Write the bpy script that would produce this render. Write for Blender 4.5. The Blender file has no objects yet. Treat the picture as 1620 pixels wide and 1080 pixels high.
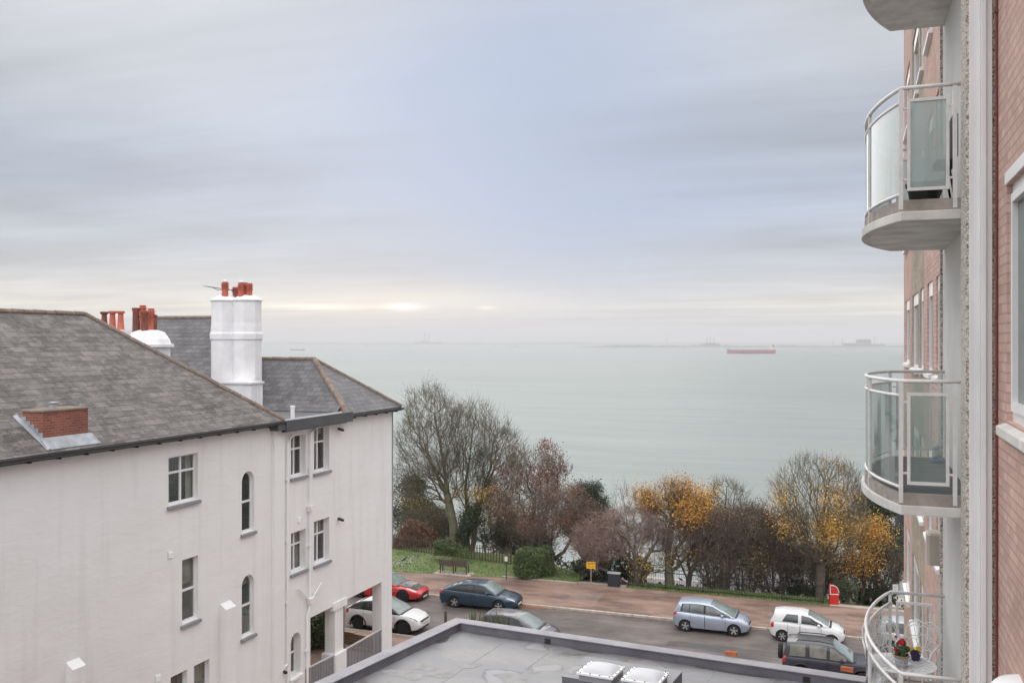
import bpy, bmesh, math, random
import numpy as np
from mathutils import Vector, Matrix

# ------------------------------------------------------------------ camera, world, sun, exposure
SC = bpy.context.scene
COL = SC.collection
F = 1500.0            # focal length in photo pixels (1620 wide)
YAW = math.radians(20.0)
CY, SY = math.cos(YAW), math.sin(YAW)
E = 15.2              # eye height over the road
SEA = -22.0

cam = bpy.data.cameras.new("camera")
cam.sensor_width = 36.0
cam.lens = 36.0 * F / 1620.0
cam.clip_start = 0.1
cam.clip_end = 60000
camo = bpy.data.objects.new("camera", cam)
COL.objects.link(camo)
camo.location = (0, 0, E)
camo.rotation_euler = (math.radians(90), 0, YAW)
SC.camera = camo

SC.view_settings.view_transform = 'Standard'
SC.view_settings.look = 'None'
SC.view_settings.gamma = 1.0
SC.view_settings.use_curve_mapping = False
SC.view_settings.exposure = 0.08
SC.render.engine = 'CYCLES'
SC.cycles.use_denoising = True
SC.cycles.max_bounces = 8
SC.cycles.transparent_max_bounces = 16
SC.cycles.volume_bounces = 0

SUN_AZ = math.radians(7.0) + YAW     # to the left of the view axis, over the water
SUN_EL = math.radians(16.0)
sun = bpy.data.lights.new("sun", 'SUN')
sun.energy = 0.6
sun.angle = math.radians(40.0)
sun.color = (1.0, 0.95, 0.88)
suno = bpy.data.objects.new("sun", sun)
COL.objects.link(suno)
suno.rotation_euler = (math.radians(90) - SUN_EL, 0, SUN_AZ + math.pi)
suno.location = (0, 0, 60)

def s2l(c):
    return tuple(((v / 255.0) / 12.92 if v <= 10 else ((v / 255.0 + 0.055) / 1.055) ** 2.4) for v in c)

world = bpy.data.worlds.new("World")
SC.world = world
world.use_nodes = True
def build_world():
    nt = world.node_tree
    N, L = nt.nodes, nt.links
    N.clear()
    out = N.new('ShaderNodeOutputWorld')
    bg = N.new('ShaderNodeBackground')
    bg.inputs['Strength'].default_value = 0.1
    L.new(bg.outputs[0], out.inputs[0])
    sky = N.new('ShaderNodeTexSky')
    sky.sky_type = 'NISHITA'
    sky.sun_disc = False
    sky.sun_elevation = SUN_EL
    sky.sun_rotation = -SUN_AZ
    tc = N.new('ShaderNodeTexCoord')
    sep = N.new('ShaderNodeSeparateXYZ')
    L.new(tc.outputs['Generated'], sep.inputs[0])
    def math_(op, a, b=None, c=None):
        n = N.new('ShaderNodeMath'); n.operation = op
        for i, v in enumerate((a, b, c)):
            if v is None: continue
            if isinstance(v, (int, float)): n.inputs[i].default_value = v
            else: L.new(v, n.inputs[i])
        return n.outputs[0]
    z = math_('MAXIMUM', sep.outputs[2], 0.0)
    den = math_('ADD', z, 0.045)
    u = math_('DIVIDE', sep.outputs[0], den)
    v = math_('DIVIDE', sep.outputs[1], den)
    cmb = N.new('ShaderNodeCombineXYZ')
    L.new(u, cmb.inputs[0]); L.new(v, cmb.inputs[1])
    def noise(scale, detail, rough, sx=1.0, sy=1.0, off=(0, 0, 0), dist=0.0, rot=YAW):
        mp = N.new('ShaderNodeMapping')
        mp.inputs['Location'].default_value = off
        mp.inputs['Rotation'].default_value = (0, 0, -rot)
        mp.inputs['Scale'].default_value = (sx, sy, 1)
        L.new(cmb.outputs[0], mp.inputs[0])
        n = N.new('ShaderNodeTexNoise')
        n.inputs['Scale'].default_value = scale
        n.inputs['Detail'].default_value = detail
        n.inputs['Roughness'].default_value = rough
        n.inputs['Distortion'].default_value = dist
        L.new(mp.outputs[0], n.inputs['Vector'])
        return n.outputs['Fac']
    n1 = noise(0.55, 4, 0.5, 1.0, 1.25, (3.1, 1.7, 0), 0.25)
    n2 = noise(1.1, 5, 0.55, 0.22, 1.0, (7.3, 2.2, 0), 0.2)
    # height warped by the cloud noise, so the bands are ragged
    zz = math_('ADD', z, math_('MULTIPLY', math_('SUBTRACT', n2, 0.5), math_('ADD', math_('MULTIPLY', z, 0.35), 0.022)))
    n3 = noise(3.6, 5, 0.62, 0.16, 1.0, (1.3, 5.2, 0), 0.3)
    zg = math_('ADD', z, math_('MULTIPLY', math_('SUBTRACT', n2, 0.5), 0.006))
    ramp = N.new('ShaderNodeValToRGB')
    L.new(math_('MULTIPLY', zz, 1.0), ramp.inputs[0])
    stops = [(0.0, (203, 199, 198)), (0.016, (204, 201, 199)), (0.026, (214, 211, 206)), (0.036, (238, 233, 220)),
             (0.046, (214, 213, 210)), (0.062, (199, 201, 206)), (0.095, (184, 191, 202)), (0.15, (176, 186, 204)),
             (0.20, (183, 191, 204)), (0.26, (194, 199, 207)), (0.34, (208, 210, 214))]
    cr = ramp.color_ramp
    while len(cr.elements) > 1: cr.elements.remove(cr.elements[-1])
    cr.elements[0].position = stops[0][0]; cr.elements[0].color = s2l(stops[0][1]) + (1,)
    for p, c in stops[1:]:
        e = cr.elements.new(p); e.color = s2l(c) + (1,)
    for p, c in ((0.5, (1.25, 1.24, 1.26)), (1.0, (2.35, 2.33, 2.34))):
        e = cr.elements.new(p); e.color = c + (1,)
    # light and dark cloud
    br = math_('MULTIPLY_ADD', n1, 0.85, 0.575)
    br2 = math_('MULTIPLY_ADD', n2, 0.46, 0.77)
    br = math_('MULTIPLY', math_('MULTIPLY', br, br2), math_('MULTIPLY_ADD', n3, 0.26, 0.87))
    mul = N.new('ShaderNodeVectorMath'); mul.operation = 'SCALE'
    L.new(ramp.outputs[0], mul.inputs[0]); L.new(br, mul.inputs['Scale'])
    # a thinner bluish part of the overcast
    def lobe(px, py, tight):
        d = Vector(((px - 810) / F, 1.0, -(py - 540) / F))
        d = Vector((d.x * CY - d.y * SY, d.x * SY + d.y * CY, d.z)).normalized()
        vd = N.new('ShaderNodeVectorMath'); vd.operation = 'DISTANCE'
        L.new(tc.outputs['Generated'], vd.inputs[0]); vd.inputs[1].default_value = d
        return math_('EXPONENT', math_('MULTIPLY', math_('MULTIPLY', vd.outputs['Value'], vd.outputs['Value']), -tight))
    def mixc(fac, a, col, mode='MIX'):
        m = N.new('ShaderNodeMix'); m.data_type = 'RGBA'; m.blend_type = mode
        L.new(fac, m.inputs[0]); L.new(a, m.inputs[6])
        if isinstance(col, tuple): m.inputs[7].default_value = col + (1,)
        else: L.new(col, m.inputs[7])
        return m.outputs[2]
    f1 = math_('MULTIPLY', lobe(800, 240, 17.0), math_('MULTIPLY_ADD', n1, 1.1, 0.36))
    c = mixc(math_('MINIMUM', f1, 0.9), mul.outputs[0], s2l((161, 181, 213)))
    # the place where the low sun shines through the gap over the water
    def glow(px, py, wx, wy):
        d = Vector(((px - 810) / F, 1.0, -(py - 540) / F))
        az = math.atan2(d.x, 1.0) - YAW
        ax = math_('ARCTAN2', sep.outputs[0], sep.outputs[1])
        dx = math_('MULTIPLY', math_('SUBTRACT', ax, az), 1.0 / wx)
        el = d.z / d.length
        dz = math_('MULTIPLY', math_('SUBTRACT', zg, el), 1.0 / wy)
        return math_('EXPONENT', math_('MULTIPLY', math_('ADD', math_('MULTIPLY', dx, dx), math_('MULTIPLY', dz, dz)), -1.0))
    c = mixc(math_('MINIMUM', math_('MULTIPLY', math_('MULTIPLY', glow(640, 486, 0.017, 0.0034), math_('MULTIPLY_ADD', n3, 3.2, -0.7)), 1.0), 1.0), c, (1.9, 1.8, 1.58))
    c = mixc(math_('MINIMUM', math_('MULTIPLY', glow(770, 487, 0.008, 0.0018), math_('MULTIPLY_ADD', n3, 2.0, -0.45)), 1.0), c, (1.5, 1.42, 1.25))
    c = mixc(math_('MULTIPLY', glow(490, 486, 0.06, 0.0026), math_('MULTIPLY_ADD', n3, 3.0, -0.7)), c, (1.5, 1.42, 1.2))
    c = mixc(math_('MULTIPLY', glow(640, 475, 0.16, 0.016), 0.4), c, (1.0, 0.96, 0.86))
    # clouds cover nearly all of the clear sky
    # brightness added to the unseen sky behind the camera, to light the column
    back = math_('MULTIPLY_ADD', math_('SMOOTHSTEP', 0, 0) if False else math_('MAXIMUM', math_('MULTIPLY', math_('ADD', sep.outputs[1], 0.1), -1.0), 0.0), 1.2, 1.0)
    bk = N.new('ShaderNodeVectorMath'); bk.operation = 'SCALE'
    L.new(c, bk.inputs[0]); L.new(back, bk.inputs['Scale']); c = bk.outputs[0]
    tenx = N.new('ShaderNodeVectorMath'); tenx.operation = 'SCALE'
    L.new(c, tenx.inputs[0]); tenx.inputs['Scale'].default_value = 10.0
    fin = N.new('ShaderNodeMix'); fin.data_type = 'RGBA'; fin.inputs[0].default_value = 0.95
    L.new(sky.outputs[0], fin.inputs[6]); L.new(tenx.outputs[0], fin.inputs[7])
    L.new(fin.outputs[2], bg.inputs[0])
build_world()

# ------------------------------------------------------------------ pixel helpers (reading sizes off the photograph)
def ray(px, py):
    t = (px - 810) / F
    return Vector((t * CY - SY, t * SY + CY, -(py - 540) / F))
def at_depth(px, py, Y):
    r = ray(px, py); return Vector((r.x * Y, r.y * Y, E + r.z * Y))
def on_x(px, py, x):
    r = ray(px, py); k = x / r.x; return Vector((x, r.y * k, E + r.z * k))
def on_y(px, py, y):
    r = ray(px, py); k = y / r.y; return Vector((r.x * k, y, E + r.z * k))
def on_z(px, py, z):
    r = ray(px, py); k = (z - E) / r.z; return Vector((r.x * k, r.y * k, z))

# ------------------------------------------------------------------ materials
def new_mat(name):
    m = bpy.data.materials.new(name); m.use_nodes = True
    nt = m.node_tree
    return m, nt.nodes, nt.links, nt.nodes['Principled BSDF']

def mat(name, col, rough=0.6, metal=0.0, var=0.0, vscale=3.0, bump=0.0, bscale=20.0, spec=0.5, coat=0.0, col2=None, streak=None, coord='Object', island=0.0, sub=None):
    """Plain surface with two noise layers of wear and a bump."""
    m, N, L, P = new_mat(name)
    P.inputs['Roughness'].default_value = rough
    P.inputs['Metallic'].default_value = metal
    P.inputs['Specular IOR Level'].default_value = spec
    P.inputs['Coat Weight'].default_value = coat
    P.inputs['Coat Roughness'].default_value = 0.06
    P.inputs['Base Color'].default_value = tuple(col) + (1,)
    tc = N.new('ShaderNodeTexCoord')
    vec = tc.outputs[coord]
    if streak:
        mp = N.new('ShaderNodeMapping'); mp.inputs['Scale'].default_value = streak
        L.new(vec, mp.inputs[0]); vec = mp.outputs[0]
    last = None
    if var > 0:
        n = N.new('ShaderNodeTexNoise'); n.inputs['Scale'].default_value = vscale
        n.inputs['Detail'].default_value = 6; n.inputs['Roughness'].default_value = 0.62
        L.new(vec, n.inputs['Vector'])
        r = N.new('ShaderNodeMapRange'); r.inputs[1].default_value = 0.28; r.inputs[2].default_value = 0.72
        L.new(n.outputs['Fac'], r.inputs[0])
        mx = N.new('ShaderNodeMix'); mx.data_type = 'RGBA'
        d = col2 if col2 else tuple(max(0, c * (1 - var)) for c in col)
        lt = col if col2 else tuple(min(1, c * (1 + var * 0.6)) for c in col)
        mx.inputs[6].default_value = tuple(d) + (1,); mx.inputs[7].default_value = tuple(lt) + (1,)
        L.new(r.outputs[0], mx.inputs[0]); last = mx.outputs[2]
    if island > 0:
        g = N.new('ShaderNodeNewGeometry')
        mr = N.new('ShaderNodeMapRange'); mr.inputs[3].default_value = 1 - island; mr.inputs[4].default_value = 1 + island
        L.new(g.outputs['Random Per Island'], mr.inputs[0])
        sc = N.new('ShaderNodeVectorMath'); sc.operation = 'SCALE'
        if last: L.new(last, sc.inputs[0])
        else: sc.inputs[0].default_value = col
        L.new(mr.outputs[0], sc.inputs['Scale']); last = sc.outputs[0]
    if last: L.new(last, P.inputs['Base Color'])
    if bump > 0:
        n = N.new('ShaderNodeTexNoise'); n.inputs['Scale'].default_value = bscale; n.inputs['Detail'].default_value = 5
        L.new(tc.outputs[coord], n.inputs['Vector'])
        b = N.new('ShaderNodeBump'); b.inputs['Strength'].default_value = min(1, bump); b.inputs['Distance'].default_value = 0.02
        L.new(n.outputs['Fac'], b.inputs['Height']); L.new(b.outputs[0], P.inputs['Normal'])
    if sub:
        P.inputs['Subsurface Weight'].default_value = sub
    return m

def mat_brick(name, c1, c2, mortar, bw=0.225, bh=0.075, ms=0.01, bias=0.0, rough=0.85, bump=0.35, big=0.25, off=0.5, sq=1.0, mottle=None, mott_amt=0.0):
    """Coursed bricks or slates in metres on the UV map, every unit its own tone, with stains on top."""
    m, N, L, P = new_mat(name)
    P.inputs['Roughness'].default_value = rough
    uv = N.new('ShaderNodeUVMap')
    b = N.new('ShaderNodeTexBrick')
    b.offset = off; b.squash = sq
    b.inputs['Color1'].default_value = tuple(c1) + (1,); b.inputs['Color2'].default_value = tuple(c2) + (1,)
    b.inputs['Mortar'].default_value = tuple(mortar) + (1,)
    b.inputs['Scale'].default_value = 1.0
    b.inputs['Mortar Size'].default_value = ms; b.inputs['Mortar Smooth'].default_value = 0.2
    b.inputs['Bias'].default_value = bias
    b.inputs['Brick Width'].default_value = bw; b.inputs['Row Height'].default_value = bh
    L.new(uv.outputs[0], b.inputs['Vector'])
    n = N.new('ShaderNodeTexNoise'); n.inputs['Scale'].default_value = 0.9; n.inputs['Detail'].default_value = 7; n.inputs['Roughness'].default_value = 0.65
    L.new(uv.outputs[0], n.inputs['Vector'])
    mr = N.new('ShaderNodeMapRange'); mr.inputs[1].default_value = 0.3; mr.inputs[2].default_value = 0.7
    mr.inputs[3].default_value = 1 - big; mr.inputs[4].default_value = 1 + big * 0.7
    L.new(n.outputs['Fac'], mr.inputs[0])
    sc = N.new('ShaderNodeVectorMath'); sc.operation = 'SCALE'
    L.new(b.outputs['Color'], sc.inputs[0]); L.new(mr.outputs[0], sc.inputs['Scale'])
    last = sc.outputs[0]
    if mottle:
        n2 = N.new('ShaderNodeTexNoise'); n2.inputs['Scale'].default_value = 3.2; n2.inputs['Detail'].default_value = 8; n2.inputs['Roughness'].default_value = 0.75
        mpp = N.new('ShaderNodeMapping'); mpp.inputs['Scale'].default_value = (0.8, 1.6, 1)
        L.new(uv.outputs[0], mpp.inputs[0]); L.new(mpp.outputs[0], n2.inputs['Vector'])
        m2 = N.new('ShaderNodeMapRange'); m2.inputs[1].default_value = 0.5; m2.inputs[2].default_value = 0.68; m2.inputs[4].default_value = mott_amt
        L.new(n2.outputs['Fac'], m2.inputs[0])
        mx = N.new('ShaderNodeMix'); mx.data_type = 'RGBA'
        L.new(m2.outputs[0], mx.inputs[0]); L.new(last, mx.inputs[6]); mx.inputs[7].default_value = tuple(mottle) + (1,)
        last = mx.outputs[2]
    L.new(last, P.inputs['Base Color'])
    bp = N.new('ShaderNodeBump'); bp.inputs['Strength'].default_value = bump; bp.inputs['Distance'].default_value = 0.012; bp.invert = True
    L.new(b.outputs['Fac'], bp.inputs['Height']); L.new(bp.outputs[0], P.inputs['Normal'])
    return m

def mat_pebble(name):
    m, N, L, P = new_mat(name)
    P.inputs['Roughness'].default_value = 0.9
    uv = N.new('ShaderNodeTexCoord')
    v = N.new('ShaderNodeTexVoronoi'); v.inputs['Scale'].default_value = 68.0
    L.new(uv.outputs['Object'], v.inputs['Vector'])
    r = N.new('ShaderNodeValToRGB')
    sp = N.new('ShaderNodeSeparateColor'); L.new(v.outputs['Color'], sp.inputs[0]); L.new(sp.outputs[0], r.inputs[0])
    cr = r.color_ramp
    cr.elements[0].color = (0.16, 0.13, 0.10, 1); cr.elements[1].color = (0.74, 0.70, 0.64, 1)
    e = cr.elements.new(0.3); e.color = (0.44, 0.38, 0.32, 1)
    e = cr.elements.new(0.65); e.color = (0.62, 0.58, 0.53, 1)
    L.new(r.outputs[0], P.inputs['Base Color'])
    b = N.new('ShaderNodeBump'); b.inputs['Strength'].default_value = 0.9; b.inputs['Distance'].default_value = 0.012; b.invert = True
    L.new(v.outputs['Distance'], b.inputs['Height']); L.new(b.outputs[0], P.inputs['Normal'])
    return m

def mat_glass_pane(name, tint, mixf=0.12, rough=0.0, frosted=0.0, milk=(0.5, 0.56, 0.55)):
    """Balcony sheet: see-through with a reflection, and a scattering share when frosted."""
    m, N, L, P = new_mat(name)
    out = N['Material Output']
    N.remove(P)
    tr = N.new('ShaderNodeBsdfTransparent'); tr.inputs[0].default_value = tuple(tint) + (1,)
    gl = N.new('ShaderNodeBsdfGlossy'); gl.inputs['Roughness'].default_value = 0.04
    lw = N.new('ShaderNodeLayerWeight'); lw.inputs[0].default_value = 0.5
    pw = N.new('ShaderNodeMath'); pw.operation = 'POWER'; pw.inputs[1].default_value = 4.0; L.new(lw.outputs['Facing'], pw.inputs[0])
    fr = N.new('ShaderNodeMath'); fr.operation = 'MULTIPLY_ADD'; fr.inputs[1].default_value = 0.8; fr.inputs[2].default_value = 0.045; L.new(pw.outputs[0], fr.inputs[0])
    base = tr.outputs[0]
    if frosted > 0:
        tl = N.new('ShaderNodeBsdfTranslucent'); tl.inputs[0].default_value = tuple(milk) + (1,)
        df = N.new('ShaderNodeBsdfDiffuse'); df.inputs[0].default_value = tuple(milk) + (1,)
        a = N.new('ShaderNodeMixShader'); a.inputs[0].default_value = 0.45
        L.new(tl.outputs[0], a.inputs[1]); L.new(df.outputs[0], a.inputs[2])
        b = N.new('ShaderNodeMixShader'); b.inputs[0].default_value = frosted
        L.new(tr.outputs[0], b.inputs[1]); L.new(a.outputs[0], b.inputs[2]); base = b.outputs[0]
    mx = N.new('ShaderNodeMixShader')
    L.new(fr.outputs[0], mx.inputs[0]); L.new(base, mx.inputs[1]); L.new(gl.outputs[0], mx.inputs[2])
    L.new(mx.outputs[0], out.inputs['Surface'])
    return m

# ------------------------------------------------------------------ mesh builder
class MB:
    def __init__(s): s.v = []; s.f = []; s.mi = []
    def add(s, vs, fs, mi=0):
        o = len(s.v); s.v += [tuple(p) for p in vs]; s.f += [tuple(i + o for i in f) for f in fs]; s.mi += [mi] * len(fs); return s
    def quad(s, a, b, c, d, mi=0): return s.add((a, b, c, d), ((0, 1, 2, 3),), mi)
    def poly(s, ps, mi=0): return s.add(ps, (tuple(range(len(ps))),), mi)
    def box(s, x0, x1, y0, y1, z0, z1, mi=0):
        return s.add([(x0, y0, z0), (x1, y0, z0), (x1, y1, z0), (x0, y1, z0), (x0, y0, z1), (x1, y0, z1), (x1, y1, z1), (x0, y1, z1)],
                     [(0, 3, 2, 1), (4, 5, 6, 7), (0, 1, 5, 4), (1, 2, 6, 5), (2, 3, 7, 6), (3, 0, 4, 7)], mi)
    def rbox(s, x0, x1, y0, y1, z0, z1, r=0.02, mi=0):
        """box with chamfered vertical and top edges"""
        def ring(z, i):
            a, b, c, d = x0 + i, x1 - i, y0 + i, y1 - i
            return [(a + r, c, z), (b - r, c, z), (b, c + r, z), (b, d - r, z), (b - r, d, z), (a + r, d, z), (a, d - r, z), (a, c + r, z)]
        rings = [ring(z0 + r * 0.3, 0) if False else ring(z0, 0), ring(z1 - r, 0), ring(z1, r * 0.7)]
        vs = sum(rings, []); n = 8; fs = [tuple(range(n))[::-1], tuple(range(2 * n, 3 * n))]
        for k in range(2):
            for i in range(n):
                j = (i + 1) % n; fs.append((k * n + i, k * n + j, (k + 1) * n + j, (k + 1) * n + i))
        return s.add(vs, fs, mi)
    def prism(s, poly, n, mi=0):
        """closed solid: polygon (list of 3D points) pushed along vector n"""
        k = len(poly); n = Vector(n); p = [Vector(q) for q in poly]; q = [v + n for v in p]
        fs = [tuple(range(k))[::-1], tuple(range(k, 2 * k))]
        for i in range(k): j = (i + 1) % k; fs.append((i, j, k + j, k + i))
        return s.add(p + q, fs, mi)
    def tube(s, pts, r, n=8, cap=True, mi=0, closed=False):
        pts = [Vector(p) for p in pts]; m = len(pts); rs = r if isinstance(r, (list, tuple)) else [r] * m
        vs = []; up0 = None
        for i, p in enumerate(pts):
            if closed: d = pts[(i + 1) % m] - pts[i - 1]
            else: d = pts[min(i + 1, m - 1)] - pts[max(i - 1, 0)]
            d.normalize()
            if up0 is None: up0 = Vector((0, 0, 1)) if abs(d.z) < 0.9 else Vector((1, 0, 0))
            x = d.cross(up0)
            if x.length < 1e-5: x = d.cross(Vector((0.3, 1, 0.2)))
            x.normalize(); y = x.cross(d).normalized(); up0 = y
            for k in range(n):
                a = 2 * math.pi * k / n; vs.append(p + (x * math.cos(a) + y * math.sin(a)) * rs[i])
        fs = []
        for i in range(m if closed else m - 1):
            j = (i + 1) % m
            for k in range(n):
                l = (k + 1) % n; fs.append((i * n + k, j * n + k, j * n + l, i * n + l))
        if cap and not closed: fs += [tuple(range(n)), tuple(range((m - 1) * n, m * n))[::-1]]
        return s.add(vs, fs, mi)
    def lathe(s, prof, c=(0, 0, 0), n=16, axis='z', mi=0, cap=True):
        vs = []; c = Vector(c)
        for r, h in prof:
            for k in range(n):
                a = 2 * math.pi * (k + 0.5) / n
                p = (r * math.cos(a), r * math.sin(a), h)
                if axis == 'y': p = (p[0], p[2], p[1])
                if axis == 'x': p = (p[2], p[0], p[1])
                vs.append(c + Vector(p))
        fs = []
        m = len(prof)
        for i in range(m - 1):
            for k in range(n):
                l = (k + 1) % n; fs.append((i * n + k, i * n + l, (i + 1) * n + l, (i + 1) * n + k))
        if cap: fs += [tuple(range(n))[::-1], tuple(range((m - 1) * n, m * n))]
        return s.add(vs, fs, mi)
    def sphere(s, c, r, n=10, m=7, mi=0):
        r = r if isinstance(r, (tuple, list)) else (r, r, r)
        vs = []; fs = []
        for i in range(1, m):
            t = math.pi * i / m
            for k in range(n):
                a = 2 * math.pi * k / n
                vs.append((c[0] + r[0] * math.sin(t) * math.cos(a), c[1] + r[1] * math.sin(t) * math.sin(a), c[2] + r[2] * math.cos(t)))
        vs += [(c[0], c[1], c[2] + r[2]), (c[0], c[1], c[2] - r[2])]; T = len(vs) - 2
        for i in range(m - 2):
            for k in range(n):
                l = (k + 1) % n; fs.append((i * n + k, (i + 1) * n + k, (i + 1) * n + l, i * n + l))
        for k in range(n):
            l = (k + 1) % n; fs.append((T, k, l)); fs.append((T + 1, (m - 2) * n + l, (m - 2) * n + k))
        return s.add(vs, fs, mi)
    def build(s, name, m, parent=None, smooth=False, loc=None, fix=True, bevel=0.0):
        me = bpy.data.meshes.new(name)
        org = Vector(loc) if loc is not None else (Vector(parent_loc(parent)) if parent is not None else Vector((0, 0, 0)))
        me.from_pydata([tuple(Vector(v) - org) for v in s.v], [], s.f)
        return finish(name, me, m, parent, smooth, org, s.mi, fix, bevel)

WORLD_LOC = {}
def parent_loc(p): return WORLD_LOC[p.name]

def auto_uv(me, org=Vector((0, 0, 0))):
    """metre UVs on every face: u runs level along the face, v up its slope"""
    if len(me.polygons) == 0: return
    uvl = me.uv_layers.new(name="UVMap")
    nv = len(me.vertices); co = np.empty(nv * 3); me.vertices.foreach_get('co', co); co = co.reshape(-1, 3) + np.array(org)
    npol = len(me.polygons); nr = np.empty(npol * 3); me.polygons.foreach_get('normal', nr); nr = nr.reshape(-1, 3)
    lt = np.empty(npol, dtype=np.int32); me.polygons.foreach_get('loop_total', lt)
    vi = np.empty(len(me.loops), dtype=np.int32); me.loops.foreach_get('vertex_index', vi)
    u = np.stack([-nr[:, 1], nr[:, 0], np.zeros(npol)], 1); ln = np.linalg.norm(u, axis=1)
    flat = ln < 0.02; u[flat] = (1, 0, 0); ln[flat] = 1; u /= ln[:, None]
    w = np.cross(nr, u)
    U = np.repeat(u, lt, 0); W = np.repeat(w, lt, 0); c = co[vi]
    uv = np.stack([(c * U).sum(1), (c * W).sum(1)], 1).astype(np.float32)
    uvl.data.foreach_set('uv', uv.ravel())

def finish(name, me, m, parent, smooth, org, mi=None, fix=True, bevel=0.0):
    ms = m if isinstance(m, (list, tuple)) else [m]
    for x in ms: me.materials.append(x)
    if fix or bevel > 0:
        bm = bmesh.new(); bm.from_mesh(me)
        if mi and len(ms) > 1:
            bm.faces.ensure_lookup_table()
            for f, k in zip(bm.faces, mi): f.material_index = k
        if fix: bmesh.ops.recalc_face_normals(bm, faces=bm.faces)
        if bevel > 0:
            es = [e for e in bm.edges if len(e.link_faces) == 2 and e.calc_face_angle(0) > 0.6]
            bmesh.ops.bevel(bm, geom=es, offset=bevel, segments=2, affect='EDGES', profile=0.7, clamp_overlap=True)
        bm.to_mesh(me); bm.free()
    auto_uv(me, org)
    if smooth:
        me.polygons.foreach_set('use_smooth', [True] * len(me.polygons))
        if smooth == 'auto':
            try: me.set_sharp_from_angle(angle=math.radians(38))
            except Exception: pass
    o = bpy.data.objects.new(name, me); COL.objects.link(o)
    if parent is not None:
        o.parent = parent; o.location = org - Vector(parent_loc(parent))
    else: o.location = org
    WORLD_LOC[o.name] = tuple(org)
    return o

def tag(o, label=None, cat=None, group=None, kind=None):
    if label: o['label'] = label
    if cat: o['category'] = cat
    if group: o['group'] = group
    if kind: o['kind'] = kind
    return o
def thing(name, loc, label, cat, group=None, rz=0.0):
    o = bpy.data.objects.new(name, None); COL.objects.link(o)
    o.empty_display_size = 0.3
    o.location = loc; o.rotation_euler = (0, 0, rz)
    WORLD_LOC[o.name] = tuple(loc) if rz == 0 else (0, 0, 0)
    return tag(o, label, cat, group)
def local_thing(name, loc, label, cat, group=None, rz=0.0):
    """thing whose parts are modelled round its own origin"""
    o = thing(name, loc, label, cat, group, rz); WORLD_LOC[o.name] = (0, 0, 0); return o
def copy_tree(o, parent=None):
    c = o.copy(); COL.objects.link(c); c.parent = parent
    WORLD_LOC[c.name] = WORLD_LOC.get(o.name, (0, 0, 0))
    for ch in list(o.children): copy_tree(ch, c)
    return c

def holes_wall(mb, plane, u0, u1, v0, v1, holes, mk):
    """flat wall u0..u1 x v0..v1 with openings; mk(u,v,d) gives the 3D point d metres behind the face"""
    us = sorted(set([u0, u1] + [h[0] for h in holes] + [h[1] for h in holes]))
    vs = sorted(set([v0, v1] + [h[2] for h in holes] + [h[3] for h in holes]))
    us = [u for u in us if u0 <= u <= u1]; vs = [v for v in vs if v0 <= v <= v1]
    for i in range(len(us) - 1):
        for j in range(len(vs) - 1):
            cu, cv = (us[i] + us[i + 1]) / 2, (vs[j] + vs[j + 1]) / 2
            if any(h[0] < cu < h[1] and h[2] < cv < h[3] for h in holes): continue
            mb.quad(mk(us[i], vs[j], 0), mk(us[i + 1], vs[j], 0), mk(us[i + 1], vs[j + 1], 0), mk(us[i], vs[j + 1], 0))
    for h in holes:
        a, b, c, d = h[:4]; dep = h[4]; arch = h[5] if len(h) > 5 else False
        if not arch:
            ring = [(a, c), (b, c), (b, d), (a, d)]
        else:
            r = (b - a) / 2; cu = (a + b) / 2; n = 12
            arc = [(cu + r * math.cos(math.pi * k / n), d - r + r * math.sin(math.pi * k / n)) for k in range(n + 1)]
            ring = [(a, c), (b, c)] + arc
            half = n // 2
            mb.poly([mk(b, d, 0)] + [mk(p[0], p[1], 0) for p in arc[:half + 1]])
            mb.poly([mk(a, d, 0)] + [mk(p[0], p[1], 0) for p in arc[half:][::-1]])
        for i in range(len(ring)):
            p, q = ring[i], ring[(i + 1) % len(ring)]
            if abs(p[0] - q[0]) + abs(p[1] - q[1]) < 1e-6: continue
            mb.quad(mk(p[0], p[1], 0), mk(q[0], q[1], 0), mk(q[0], q[1], dep), mk(p[0], p[1], dep))
# ------------------------------------------------------------------ setting: ground, road, water, far shores
rng = np.random.default_rng(7)
random.seed(7)

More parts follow.
